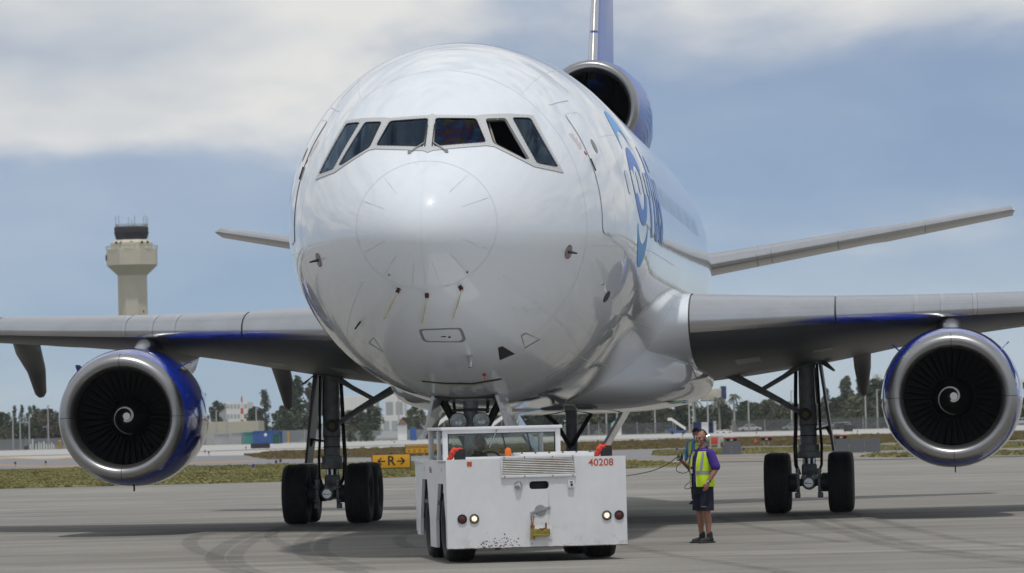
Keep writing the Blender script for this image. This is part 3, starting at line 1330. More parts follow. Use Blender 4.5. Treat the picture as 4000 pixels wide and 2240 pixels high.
# fillet that closes the wing root to the body
for sg in (1, -1):
    mb = MB()
    rr = []
    for i in range(15):
        u = i / 14
        lat = 2.1 + 1.12 * u
        row = []
        for j in range(81):
            s = -1 + 2 * j / 80
            row.append(WING.p(lat, s, 0.022 + .26 * (1 - u) ** 2 * (1 - .6 * abs(s))))
        rr.append(row)
    mb.loft(rr, False, False, closed=False)
    if sg < 0:
        mb = mirror_mb(mb)
    mb.build('wing_root_fillet', M['white_paint'], plane, angle=0)

# fin above the third engine
FIN_Z0 = 10.6
mb = MB()
rings = []
finsec = []
for k in range(15):
    u = k / 14
    z = FIN_Z0 + u * 7.6
    yle = 10.9 + u * 6.3
    c = 8.2 - u * 4.4
    th = .055 - .007 * u
    rr = []
    for j in range(33):
        s = -1 + 2 * j / 32
        x = s * s
        h = naca(x, th) * c * (1 if s > 0 else -1)
        rr.append(Vector((h - .08, yle + x * c, z)))
    rings.append(rr)
mb.loft(rings)
fin = mb.build('fin', M['tail_blue'], plane, angle=50)
for u0, u1 in ((0, .17), (.178, .62), (.628, 1)):
    mb = MB()
    rr = []
    for i in range(5):
        u = u0 + (u1 - u0) * i / 4
        z = FIN_Z0 + u * 7.6
        yle, c, th = 10.9 + u * 6.3, 8.2 - u * 4.4, .055 - .007 * u
        row = []
        for j in range(13):
            s = -.17 + .34 * j / 12
            x = s * s
            h = (naca(x, th) * c + .008) * (1 if s > 0 else -1)
            row.append(Vector(((h if abs(s) > 1e-6 else 0) - .08, yle + x * c - .010, z)))
        rr.append(row)
    mb.loft(rr, False, False, closed=False)
    mb.build('fin_leading_edge', M['silver'], fin, angle=0)


# engines
M['inlet_black'] = mat('inlet_black', (0.008, 0.008, 0.008), 0.6)
M['blade'] = mat('fan_blade', (0.016, 0.016, 0.017), 0.5, metal=0.3)
M['spinner'] = mat('spinner_black', (0.008, 0.008, 0.008), 0.4)
M['chalk'] = mat('white_mark', (0.75, 0.75, 0.74), 0.5)
M['lip'] = mat('lip_metal', (0.37, 0.37, 0.375), 0.36, metal=1.0, var=.05, vscale=2.0)


def make_engine(origin, k=1.0, fan=True, name='engine', sweep=0):
    ox, oy, oz = origin
    o = Vector(origin)
    mb = MB()
    mb.revolve([(.215, 1.305), (.35, 1.345), (.6, 1.385), (.9, 1.415), (1.5, 1.445), (2.2, 1.435), (3.0, 1.36), (3.7, 1.25), (4.3, 1.12), (4.3, 1.08), (3.6, 1.15), (2.6, 1.2)], o, 'Y', 72)
    cowl = mb.build(name, M['blue_paint'], plane, angle=50)
    mb = MB()
    mb.revolve([(.218, 1.307), (.16, 1.29), (.1, 1.268), (.035, 1.23), (.006, 1.18), (0, 1.14), (.01, 1.10), (.05, 1.06), (.13, 1.02), (.24, .995), (.36, .983)], o, 'Y', 72)
    mb.build('inlet_lip', M['lip'], cowl, angle=0)
    for a in (0, 90, 180, 270):                             # joints of the lip
        c, s = math.cos(R(a)), math.sin(R(a))
        pr = [(.218, 1.307), (.16, 1.29), (.1, 1.268), (.035, 1.23), (.006, 1.18), (0, 1.14), (.01, 1.10), (.05, 1.06), (.13, 1.02), (.24, .995)]
        jb = MB()
        rr = []
        for y, r in pr:
            tdir = Vector((-s, 0, c)) * .006
            out = Vector((c * r, y - .003, s * r))
            nrm = Vector((c, 0, s)) * (.003 if r > 1.14 else -.003)
            rr.append([o + out + nrm - tdir, o + out + nrm + tdir])
        jb.loft(rr, False, False, closed=False)
        jb.build('lip_joint', M['dark'], cowl)
    mb = MB()
    mb.revolve([(.36, .983), (.6, .985), (.9, 1.02), (1.2, 1.07), (1.35, 1.09), (1.7, 1.09)], o, 'Y', 64)
    mb.build('inlet_duct', M['inlet_black'], cowl, angle=60)
    mb = MB()
    mb.revolve([(1.62, 0.001), (1.62, 1.09)], o, 'Y', 48)
    mb.build('fan_backing', M['black'], cowl)
    mb = MB()
    mb.revolve([(.60, 0.001), (.605, .03), (.63, .085), (.70, .16), (.82, .25), (1.0, .345), (1.18, .41), (1.35, .43)], o, 'Y', 48)
    spn = mb.build('spinner', M['spinner'], cowl, angle=0)
    if fan:
        bl = MB()                                           # one blade, then copies
        n_ = 9
        rows = []
        for i in range(n_ + 1):
            u = i / n_
            r = .40 + u * .685
            tw = R(28 + 36 * u)
            ch = .20 + .05 * u
            row = []
            for q in (-.5, -.2, .2, .5):
                cx = q * ch
                bow = .03 * (1 - (2 * q) ** 2)
                row.append(Vector((cx * math.sin(tw) + bow, 1.32 + cx * math.cos(tw) - .05, r)))
            rows.append(row)
        bl.loft(rows, False, False, closed=False)
        b0 = bl.build('fan_blade', M['blade'], cowl, angle=0)
        b0.location = o
        for i in range(1, 38):
            c = b0.copy()
            COL.objects.link(c)
            c.parent = cowl
            c.rotation_euler = (0, 2 * math.pi * i / 38, 0)
        # white spiral on the spinner
        prof = pchip([.0, .03, .085, .16, .25, .345, .41], [.60, .605, .63, .70, .82, 1.0, 1.18])
        sp = MB()
        left, right = [], []
        N = 60
        for i in range(N + 1):
            u = i / N
            ang = R(-60) - u * R(400)
            rr = .055 + .30 * u ** 1.15
            wd = .055 * (1 - u) ** .8 + .006
            for L, r in ((left, rr - wd / 2), (right, rr + wd / 2)):
                r = max(r, .004)
                L.append(o + Vector((-r * math.cos(ang), prof(r) - .006, r * math.sin(ang))))
        sp.loft([[left[i], right[i]] for i in range(N + 1)], False, False, closed=False)
        ring = [o + Vector((.03 + .075 * math.cos(a), prof(.06) - .02, .02 + .075 * math.sin(a))) for a in [2 * math.pi * q / 24 for q in range(24)]]
        sp.add(ring, [tuple(range(24))])
        sp.build('spiral_mark', M['chalk'], cowl, angle=0)
        # core and exhaust
        mb = MB()
        mb.revolve([(3.4, .80), (4.6, .72), (5.4, .56), (5.9, .30), (6.5, .05)], o, 'Y', 40)
        mb.build('core_nozzle', M['gear_grey'], cowl)
        # drain mast
        mb = MB()
        mb.box(o + Vector((.03, 1.3, -1.46)), (.025, .10, .16), bev=.008)
        mb.build('drain_mast', M['black'], cowl)
        # strakes
        for a in (43, 137):
            c, s = math.cos(R(a)), math.sin(R(a))
            rad = Vector((c, 0, s))
            tn = Vector((-s, 0, c))
            r0 = 1.39
            q = [o + rad * (r0 - .03) + Vector((0, .75, 0)), o + rad * (r0 + .24) + Vector((0, 1.5, 0)), o + rad * (r0 + .24) + Vector((0, 1.95, 0)), o + rad * (r0 - .02) + Vector((0, 2.0, 0))]
            sb = MB()
            sb.loft([[p - tn * .012 for p in q], [p + tn * .012 for p in q]])
            sb.build('strake', M['blue_paint'], cowl)
    return cowl


ENG = [make_engine((8.45, -8.6, 2.44)), make_engine((-8.55, -8.6, 2.44))]
for sg in (1, -1):
    # pylon
    mb = MB()
    rings = []
    for y, zb, zt, hw in ((-6.9, 3.66, 3.80, .05), (-6.5, 3.55, 3.95, .19), (-5.9, 3.4, 4.10, .27), (-4.8, 3.2, 4.15, .29), (-2.5, 3.0, 4.1, .27), (-.5, 3.4, 4.0, .18), (.8, 3.8, 3.95, .05)):
        rings.append([(8.45 + hw * math.cos(a), y, (zb + zt) / 2 + (zt - zb) / 2 * math.copysign(abs(math.sin(a)) ** .6, math.sin(a))) for a in [2 * math.pi * k / 20 for k in range(20)]])
    mb.loft(rings)
    if sg < 0:
        mb = mirror_mb(mb)
    mb.build('pylon', M['wing_metal'], plane, angle=60)

# tail engine: long straight duct over the rear body
o = Vector((-.08, 10.3, 9.90))
mb = MB()
mb.revolve([(.32, 1.19), (.7, 1.23), (1.5, 1.28), (3, 1.31), (5, 1.24), (7, 1.12), (10, .95), (12, .8), (12, .75), (10, .85)], o, 'Y', 64)
te = mb.build('tail_engine', M['tail_blue'], plane, angle=50)
mb = MB()
mb.revolve([(.322, 1.192), (.2, 1.18), (.1, 1.155), (.03, 1.115), (0, 1.07), (.02, 1.02), (.09, .975), (.22, .94), (.4, .93)], o, 'Y', 64)
mb.build('inlet_lip', M['lip'], te, angle=0)
mb = MB()
mb.revolve([(.4, .93), (1.0, .94), (4, 1.0), (6, 1.05), (6.0, .0)], o, 'Y', 48)
mb.build('inlet_duct', M['inlet_black'], te, angle=60)
mb = MB()
mb.revolve([(5.2, 0.001), (5.4, .2), (5.9, .4)], o, 'Y', 32)
mb.build('spinner', M['spinner'], te)
mb = MB()                                                     # pedestal to the body
mb.loft([[(-.75, 11.2, 8.4), (.75, 11.2, 8.4), (.95, 14, 8.3), (.8, 22, 7.6), (-.8, 22, 7.6), (-.95, 14, 8.3)],
         [(-.35, 11.35, 9.0), (.35, 11.35, 9.0), (.75, 14, 9.2), (.6, 22, 9.4), (-.6, 22, 9.4), (-.75, 14, 9.2)]])
mb.build('engine_pedestal', M['blue_paint'], te, angle=50)
nac = pchip([.32, .7, 1.5, 3, 5, 7, 10], [1.19, 1.23, 1.28, 1.31, 1.24, 1.12, .95])
for a in range(11):                                           # pale pinstripes on the duct side
    sp = MB()
    rows = []
    for i in range(14):
        u = i / 13
        y = 1.6 + u * 5.0
        r = nac(y) + .012
        ang = R(38 - a * 7.5 - 30 * u * (a / 11))
        wd = .028 * math.sin(math.pi * min(1, max(.05, u)))
        rows.append([o + Vector((r * math.cos(ang + q), y, r * math.sin(ang + q))) for q in (-wd / 2, wd / 2)])
    sp.loft(rows, False, False, closed=False)
    sp.build('pinstripe', M['light_blue'], te, angle=0)
# ---- landing gear --------------------------------------------------------------------------
def tyre_prof(R0, w, rim):
    hw = w / 2
    pts = [(-hw * .62, rim), (-hw * .92, rim + (R0 - rim) * .25), (-hw, rim + (R0 - rim) * .55), (-hw * .93, R0 * .93), (-hw * .72, R0 * .985)]
    g = R0 * .022
    for c in (-.5, -.25, 0, .25, .5):                        # tread grooves
        q = hw * c
        pts += [(q - hw * .04, R0), (q - hw * .03, R0 - g), (q + hw * .03, R0 - g), (q + hw * .04, R0)]
    pts += [(hw * .72, R0 * .985), (hw * .93, R0 * .93), (hw, rim + (R0 - rim) * .55), (hw * .92, rim + (R0 - rim) * .25), (hw * .62, rim)]
    return pts


def wheel(parent, c, R0, w, rim, rim_mat, rub=None, n=56, names=('wheel', 'rim')):
    mb = MB()
    mb.revolve(tyre_prof(R0, w, rim), (0, 0, 0), 'X', n, closed=True)
    t = mb.build(names[0], rub or M['rubber'], parent, angle=50)
    t.location = c
    mb = MB()
    hw = w / 2
    for sg in (-1, 1):
        mb.revolve([(sg * hw * .60, rim * 1.01), (sg * hw * .70, rim * .96), (sg * hw * .50, rim * .84), (sg * hw * .32, rim * .5), (sg * hw * .40, rim * .40), (sg * hw * .62, rim * .34), (sg * hw * .62, .001)], (0, 0, 0), 'X', 32)
    r_ = mb.build(names[1], rim_mat, t, angle=40)
    for k in range(10):
        a = 2 * math.pi * k / 10
        for sg in (-1, 1):
            pass
    return t


RT = 0.665
for sg in (1, -1):
    X = 5.33 * sg
    # oleo strut
    mb = MB()
    mb.tube([(X, 0, 3.6), (X, 0, 2.2), (X, 0, 1.92), (X, 0, 1.90), (X, 0, 1.52)], [.19, .195, .20, .185, .185], 24)
    mb.revolve([(1.52, .17), (1.50, .23), (1.36, .23), (1.34, .26), (1.22, .26), (1.20, .22)], (X, 0, 0), 'Z', 28)
    st = mb.build('main_gear_strut', M['gear_grey'], plane, angle=40)
    mb = MB()
    mb.tube([(X, 0, 1.24), (X, 0, .98)], .145, 20)
    mb.build('oleo_piston', M['steel'], st)
    for z, m_ in ((1.935, M['dark']), (1.70, M['black']), (1.215, mat('ochre', (.22, .16, .04), .6) if 'ochre' not in bpy.data.materials else bpy.data.materials['ochre'])):
        mb = MB()
        mb.revolve([(z - .012, .20 if z > 1.4 else .262), (z + .012, .20 if z > 1.4 else .262)], (X, 0, 0), 'Z', 28)
        mb.build('strut_band', m_, st)
    # bogie beam, knuckle and axles
    mb = MB()
    mb.tube([(X, -.98, RT), (X, -.7, RT), (X, 0, RT + .06), (X, .7, RT), (X, .98, RT)], [.13, .16, .20, .16, .13], 18)
    mb.box((X, 0, .93), (.34, .36, .30), bev=.06)
    bg_ = mb.build('bogie_beam', M['gear_grey'], plane, angle=40)
    mb = MB()
    mb.tube([(X, -1.0, RT - .0), (X, -1.03, RT)], .10, 18)
    mb.box((X, -1.03, RT), (.16, .03, .035), bev=.01)
    mb.build('beam_end', M['steel'], bg_)
    for sx_ in (-1, 1):
        mb = MB()                                            # brake carriers beside the beam
        mb.box((X + sx_ * .235, -.86, RT), (.07, .20, .50), bev=.025)
        mb.box((X + sx_ * .235, -.86, RT + .27), (.10, .12, .10), bev=.025)
        mb.box((X + sx_ * .25, -.86, RT - .27), (.12, .12, .12), bev=.025)
        mb.tube([(X + sx_ * .2, -.95, RT + .13), (X + sx_ * .3, -.95, RT + .13)], .045, 10)
        mb.tube([(X + sx_ * .2, -.95, RT - .14), (X + sx_ * .3, -.95, RT - .14)], .045, 10)
        mb.build('brake_carrier', mat('brake_grey', (.26, .27, .28), .4, metal=.4) if 'brake_grey' not in bpy.data.materials else bpy.data.materials['brake_grey'], bg_, angle=40)
    for y in (-.85, .85):
        mb = MB()
        mb.tube([(X - .78, y, RT), (X + .78, y, RT)], .075, 14)
        mb.tube([(X - .44, y, RT), (X - .26, y, RT)], .20, 18)
        mb.tube([(X + .26, y, RT), (X + .44, y, RT)], .20, 18)
        mb.build('axle', M['dark'], bg_, angle=40)
        for sx_ in (-.70, .70):
            wheel(plane, (X + sx_, y, RT), RT, .55, .27, M['gear_grey'])
    # torque links and hoses
    mb = MB()
    mb.tube([(X, .2, 1.3), (X + .02, .42, 1.05), (X, .25, .85)], [.06, .05, .06], 8)
    mb.build('torque_link', M['gear_grey'], st)
    for k, dx in enumerate((-.24, -.28, .25)):
        mb = MB()
        d = dx * sg
        mb.tube([(X + d * .9, -.05, 3.3), (X + d, -.06, 2.6), (X + d * 1.05, -.05, 1.9), (X + d * 1.15, -.1, 1.45), (X + d * 1.1, -.2, 1.05), (X + d * .8, -.3, .85)], .020 + .006 * k, 7)
        mb.build('hose', M['black'], st)
    # side brace towards the body with its jury link
    mb = MB()
    rot = None
    mb.tube([(X - .1 * sg, -.12, 2.18), (X - .62 * sg, -.2, 2.50), (X - 1.05 * sg, -.25, 2.74), (X - 1.9 * sg, -.35, 3.2)], [.085, .10, .12, .16], 6, flat=.7)
    br = mb.build('side_brace', M['gear_grey'], plane, angle=30)
    mb = MB()
    mb.tube([(X - .05 * sg, -.30, 2.17), (X - .05 * sg, -.16, 2.17)], .145, 20)
    pv_ = mb.build('brace_pivot', M['dark'], br)
    mb = MB()
    mb.tube([(X - .05 * sg, -.315, 2.17), (X - .05 * sg, -.29, 2.17)], .07, 16)
    mb.build('pivot_cap', bpy.data.materials['ochre'], br)
    mb = MB()
    mb.tube([(X - .15 * sg, -.15, 3.25), (X - .5 * sg, -.2, 3.02), (X - 1.0 * sg, -.25, 2.74)], [.07, .055, .05], 8)
    mb.build('jury_link', M['gear_grey'], br)
    mb = MB()
    mb.tube([(X + .17 * sg, -.2, 3.2), (X + .20 * sg, -.18, 2.4)], .03, 8)
    mb.build('retract_rod', M['steel'], br)
    # gear door hung outboard of the strut
    mb = MB()
    q0 = [Vector((X + .26 * sg, y, z)) for y, z in ((-.55, 3.35), (.75, 3.45), (.62, 1.35), (-.38, 1.35))]
    for p in q0[2:]:
        p.x = X + .52 * sg
    q1 = [p + Vector((.055 * sg, 0, 0)) for p in q0]
    mb.loft([q0, q1])
    dr = mb.build('main_gear_door', M['wing_grey'], plane, angle=30)
    mb = MB()
    mb.tube([(X + .15 * sg, -.1, 1.83), (X + .46 * sg, -.1, 1.88)], .022, 8)
    mb.tube([(X + .40 * sg, -.1, 1.9), (X + .48 * sg, -.1, 1.72)], .035, 6)
    mb.build('door_link', M['dark'], dr)
    mb = MB()                                                 # small flap door
    q0 = [Vector((X + a * sg, y, z)) for a, y, z in ((.05, -.5, 3.45), (.25, .5, 3.5), (.62, .4, 3.12), (.60, -.35, 3.10))]
    mb.loft([q0, [p + Vector((0, 0, .03)) for p in q0]])
    mb.build('flap_door', M['wing_grey'], plane, angle=30)
    # dark wheel well in the wing root
    mb = MB()
    mb.box((X - .3 * sg, .1, 3.62), (1.6, 1.7, .5), bev=.1)
    mb.build('wheel_well', M['dark'], plane)

# centre gear
mb = MB()
mb.tube([(0, .8, 3.1), (0, .8, 1.0), (0, .8, .6)], [.135, .135, .11], 20)
mb.tube([(-.5, .8, .6), (.5, .8, .6)], .08, 14)
cg = mb.build('centre_gear_strut', M['gear_grey'], plane, angle=40)
for sx_ in (-.42, .42):
    wheel(plane, (sx_, .8, RT), RT, .48, .27, M['gear_grey'])
for pts in ([(0, .7, 1.6), (.35, .4, 2.1), (.62, .2, 2.5)], [(0, .75, 1.5), (-.3, .3, 2.1), (-.8, .1, 2.55)]):
    mb = MB()
    mb.tube(pts, .05, 8)
    mb.build('gear_brace', M['dark'], cg)
for sg in (1, -1):
    mb = MB()
    q0 = [Vector((sg * a, y, z)) for a, y, z in ((1.32, -.9, 2.48), (1.32, 1.4, 2.48), (.62, 1.2, 1.35), (.62, -.6, 1.35))]
    mb.loft([q0, [p + Vector((sg * .05, 0, -.03)) for p in q0]])
    mb.build('centre_gear_door', M['white_paint'], plane, angle=30)

# nose gear
M['clear_glass'] = M['glass'].copy()
M['clear_glass'].name = 'clear_glass'
for _q in M['clear_glass'].node_tree.nodes:
    if _q.type == 'BSDF_TRANSPARENT':
        _q.inputs['Color'].default_value = (.80, .82, .80, 1)
    if _q.type == 'BSDF_GLOSSY':
        _q.inputs['Color'].default_value = (1, 1, 1, 1)
NY = -21.6
mb = MB()
mb.tube([(0, NY, 3.0), (0, NY, 1.35), (0, NY, 1.33), (0, NY, .52)], [.13, .13, .10, .10], 20)
mb.tube([(-.42, NY, .5), (.42, NY, .5)], .06, 12)
ng = mb.build('nose_gear_strut', M['gear_grey'], plane, angle=40)
for sx_ in (-.32, .32):
    wheel(plane, (sx_, NY, .5), .5, .38, .2, M['gear_grey'])
for sg in (1, -1):
    mb = MB()
    mb.revolve([(.10, .02), (.10, .10), (.0, .155), (-.04, .16), (-.045, .148)], (sg * .20, NY - .22, 2.16), 'Y', 32)
    ll = mb.build('landing_light', M['dark'], plane, angle=40)
    mb = MB()
    mb.revolve([(.07, .001), (.06, .06), (.0, .12), (-.03, .146)], (sg * .20, NY - .22, 2.16), 'Y', 32)
    mb.build('reflector', M['steel'], ll)
    mb = MB()
    mb.revolve([(-.055, .001), (-.05, .08), (-.04, .146)], (sg * .20, NY - .22, 2.16), 'Y', 32)
    mb.build('lens', M['clear_glass'], ll, angle=0)
    # forked drag braces
    mb = MB()
    mb.tube([(sg * .10, NY + .05, 1.75), (sg * .62, NY + .3, 2.75)], [.06, .08], 8)
    mb.build('drag_brace', M['dark'], ng)
    mb = MB()
    mb.tube([(sg * .28, NY + .05, 2.3), (sg * .33, NY + .1, 2.8)], .03, 6)
    mb.build('hydraulic_line', M['black'], ng)
    # bay doors
    mb = MB()
    q0 = [Vector((sg * a, y, z)) for a, y, z in ((.52, NY - 1.0, 2.60), (.52, NY + .9, 2.52), (.75, NY + .85, 1.88), (.72, NY - .75, 1.90))]
    mb.loft([q0, [p + Vector((sg * .05, 0, .01)) for p in q0]])
    mb.build('nose_gear_door', M['white_paint'], plane, angle=30)
mb = MB()
mb.box((0, NY - .14, 2.36), (.62, .06, .05), bev=.01)
mb.build('light_bracket', M['dark'], ng)
mb = MB()
mb.box((0, NY + .1, 2.72), (1.0, 2.0, .34), bev=.05)
mb.build('nose_gear_bay', M['dark'], plane)
# ------------------------------------------------------------------ the tow tractor
M['tug_white'] = mat('tug_white', (0.74, 0.75, 0.77), 0.38, coat=0.15)
_t = M['tug_white'].node_tree
_b = _t.nodes['Principled BSDF']
_co = _t.nodes.new('ShaderNodeTexCoord')


def _noise(scale, stretch=(1, 1, 1), det=6, rgh=.65):
    mp = _t.nodes.new('ShaderNodeMapping')
    mp.inputs['Scale'].default_value = stretch
    _t.links.new(_co.outputs['Object'], mp.inputs[0])
    n = _t.nodes.new('ShaderNodeTexNoise')
    n.inputs['Scale'].default_value = scale
    n.inputs['Detail'].default_value = det
    n.inputs['Roughness'].default_value = rgh
    _t.links.new(mp.outputs[0], n.inputs['Vector'])
    return n.outputs['Fac']


def _range(s, a, b, lo=0.0, hi=1.0):
    m = _t.nodes.new('ShaderNodeMapRange')
    m.inputs['From Min'].default_value = a
    m.inputs['From Max'].default_value = b
    m.inputs['To Min'].default_value = lo
    m.inputs['To Max'].default_value = hi
    _t.links.new(s, m.inputs[0])
    return m.outputs[0]


def _mul(a, b):
    m = _t.nodes.new('ShaderNodeMath')
    m.operation = 'MULTIPLY'
    _t.links.new(a, m.inputs[0])
    _t.links.new(b, m.inputs[1])
    return m.outputs[0]


def _mix(f, a, b):
    m = _t.nodes.new('ShaderNodeMix')
    m.data_type = 'RGBA'
    _t.links.new(f, m.inputs['Factor'])
    for s, v in (('A', a), ('B', b)):
        if isinstance(v, tuple):
            m.inputs[s].default_value = (*v, 1)
        else:
            _t.links.new(v, m.inputs[s])
    return m.outputs['Result']


_sp = _t.nodes.new('ShaderNodeSeparateXYZ')
_t.links.new(_co.outputs['Object'], _sp.inputs[0])
_c0 = _mix(_range(_noise(1.6, (1, 1, .6)), .35, .7), (0.76, 0.77, 0.79), (0.66, 0.67, 0.69))
_low = _mul(_range(_sp.outputs['Z'], .72, .28), _range(_noise(1.3, (1, 1, 1), 3), .42, .62))
_c1 = _mix(_mul(_range(_noise(5, (1, 1, 1)), .50, .70, 0, .6), _low), _c0, (0.30, 0.28, 0.26))
_c2 = _mix(_mul(_range(_noise(17, (1, 1, 1), 5, .75), .64, .67), _low), _c1, (0.05, 0.045, 0.04))
_c3 = _mix(_range(_noise(1.0, (9, 9, .35), 5), .66, .74, 0, .45), _c2, (0.42, 0.30, 0.16))
_c4 = _mix(_range(_noise(22, (1, 1, 1), 3), .70, .725), _c3, (0.20, 0.09, 0.03))
_t.links.new(_c4, _b.inputs['Base Color'])
M['amber'] = mat('amber_plastic', (0.75, 0.16, 0.01), 0.25)
M['orange_cloth'] = mat('red_cloth', (0.62, 0.05, 0.03), 0.8, var=.25, vscale=9)
M['hitch_yellow'] = mat('hitch_yellow', (0.42, 0.33, 0.03), 0.6, col2=(0.10, 0.07, 0.02), vscale=9)
M['orange_print'] = mat('orange_print', (0.55, 0.08, 0.02), 0.5)
M['purple_print'] = mat('purple_print', (0.10, 0.02, 0.28), 0.5)
M['lens_dark_red'] = mat('lens_dark_red', (0.10, 0.01, 0.01), 0.2, coat=.5)
M['lamp_lit'] = mat('lamp_lit', (0.9, 0.8, 0.6), 0.3, emit=((1.0, 0.62, 0.28), 2.6))
M['rust'] = mat('rust', (0.20, 0.08, 0.03), 0.8)
TUG_POS, TUG_YAW = Vector((0.30, 66.3, 0)), R(7.2)
tug = thing('tow_tractor', 'white airport tow tractor numbered 40208 in front of the airliner nose gear', 'tow tractor', TUG_POS, TUG_YAW)


def tb(name, c, s, m=None, parent=tug, bev=.008, rot=None):
    mb = MB()
    mb.box(c, s, rot, bev)
    return mb.build(name, m or M['tug_white'], parent, angle=40)


# front plate with the slot cut through it
slot = [(.04 + x, 1.155 + z) for x, z in rounded([(-.15, -.06), (.15, -.06), (.15, .06), (-.15, .06)], .058, 6)]
outer = [(-1.38, .21), (1.38, .21), (1.38, 1.57), (-1.38, 1.57)]
vo, eo, fo, _, _, _ = delaunay_2d_cdt([Vector(p) for p in outer + slot], [(0, 1), (1, 2), (2, 3), (3, 0)] + [(4 + i, 4 + (i + 1) % len(slot)) for i in range(len(slot))], [], 0, 1e-5)
mb = MB()
tri = [tuple(f) for f in fo if not in_poly(sum(vo[i].x for i in f) / len(f), sum(vo[i].y for i in f) / len(f), slot)]
nv = len(vo)
mb.add([(v.x, 0, v.y) for v in vo] + [(v.x, .06, v.y) for v in vo], tri + [tuple(nv + i for i in reversed(f)) for f in tri])
mb2 = [(0, 1), (1, 2), (2, 3), (3, 0)] + [(4 + (i + 1) % len(slot), 4 + i) for i in range(len(slot))]
mb.f += [(b, a, nv + a, nv + b) for a, b in mb2]
mb.mi += [0] * len(mb2)
front = mb.build('front_plate', M['tug_white'], tug, smooth=False)
tb('slot_backing', (.04, .16, 1.155), (.5, .02, .3), M['black'])
for sg in (-1, 1):
    poly = [(0.06, .23), (0.35, .23), (0.38, .62), (.64, 1.2), (1.32, 1.2), (1.75, .62), (1.78, .2), (2.62, .2), (2.66, .62), (2.96, 1.25), (3.68, 1.25), (4.05, .62), (4.07, .35), (4.6, .35), (4.6, 1.56), (.06, 1.56)]
    mb = MB()
    # fan-free: cut into convex strips
    for pl in ([(0.06, .23), (0.35, .23), (0.38, .62), (.64, 1.2), (.64, 1.56), (.06, 1.56)], [(.64, 1.2), (1.32, 1.2), (1.32, 1.56), (.64, 1.56)], [(1.32, 1.2), (1.75, .62), (1.78, .2), (2.62, .2), (2.66, .62), (2.96, 1.25), (2.96, 1.56), (1.32, 1.56)], [(2.96, 1.25), (3.68, 1.25), (3.68, 1.56), (2.96, 1.56)], [(3.68, 1.25), (4.05, .62), (4.07, .35), (4.6, .35), (4.6, 1.56), (3.68, 1.56)]):
        mb.prism(pl, sg * 1.36, sg * 1.31, lambda a, b, c: (c, a, b))
    mb.build('side_panel', M['tug_white'], tug, smooth=False)
    for k, y in enumerate((1.02, 3.33)):
        pts = [(.36, .40), (.38, .62), (.64, 1.2), (1.32, 1.2), (1.75, .62)] if k == 0 else [(2.64, .40), (2.66, .62), (2.96, 1.25), (3.68, 1.25), (4.05, .62)]
        mb = MB()
        rr = []
        for yy, zz in pts:
            rr.append([(sg * 1.315, yy, zz), (sg * .80, yy, zz + .0)])
        mb.loft(rr, False, False, closed=False)
        mb.build('wheel_arch', M['dark'], tug)
        w_ = wheel(tug, (sg * 1.09, y, .52), .52, .46, .27, M['tug_white'])
tb('chassis', (0, 2.35, .62), (1.6, 4.3, .35), M['dark'], bev=.03)
tb('rear_plate', (0, 4.63, .98), (2.74, .06, 1.15))
tb('front_deck', (0, .68, 1.53), (2.72, 1.24, .05))
tb('side_deck', (.975, 2.95, 1.53), (.77, 3.3, .05))
tb('rear_deck', (-.4, 4.05, 1.53), (1.98, 1.1, .05))
tb('cab_floor', (-.4, 2.4, .9), (1.9, 2.2, .06), M['dark'])
hood = tb('hood', (.34, .74, 1.595), (1.14, 1.34, .08), bev=.015)
for k in range(16):
    tb('hood_rib', (.34, .14 + k * .08, 1.642), (1.05, .035, .014), parent=hood, bev=.003)
for k in range(6):
    mb = MB()
    mb.tube([(-.2 + k * .21, .10, 1.63), (-.2 + k * .21, .10, 1.655)], .014, 8)
    mb.build('hood_bolt', M['dark'], hood)
# grille: surround and slats
gx0, gx1, gz0, gz1 = -.54, .61, 1.275, 1.605
gr = MB()
gr.box(((gx0 + gx1) / 2, -.018, gz1 - .022), (gx1 - gx0, .035, .044), bev=.006)
gr.box(((gx0 + gx1) / 2, -.018, gz0 + .022), (gx1 - gx0, .035, .044), bev=.006)
gr.box((gx0 + .012, -.018, (gz0 + gz1) / 2), (.024, .034, gz1 - gz0 - .088), bev=.004)
gr.box((gx1 - .012, -.018, (gz0 + gz1) / 2), (.024, .034, gz1 - gz0 - .088), bev=.004)
grille = gr.build('grille_frame', M['tug_white'], tug, angle=40)
tb('grille_backing', ((gx0 + gx1) / 2, -.004, (gz0 + gz1) / 2), (gx1 - gx0 - .05, .004, gz1 - gz0 - .09), M['black'], grille, 0)
M['louvre'] = mat('louvre', (0.72, 0.72, 0.72), 0.5, col2=(0.56, 0.52, 0.46), vscale=5)
for k in range(9):
    z = gz0 + .058 + k * .0268
    sl_ = tb('louvre_slat', ((gx0 + gx1) / 2, -.022, z), (gx1 - gx0 - .052, .022, .011), M['louvre'], grille, .002, Matrix.Rotation(R(-28), 3, 'X'))
for x in (gx0 + .05, -.18, .25, gx1 - .05):
    for z in (gz0 + .02, gz1 - .02):
        mb = MB()
        mb.tube([(x, -.035, z), (x, -.046, z)], .010, 8)
        mb.build('grille_bolt', M['rust'], grille)
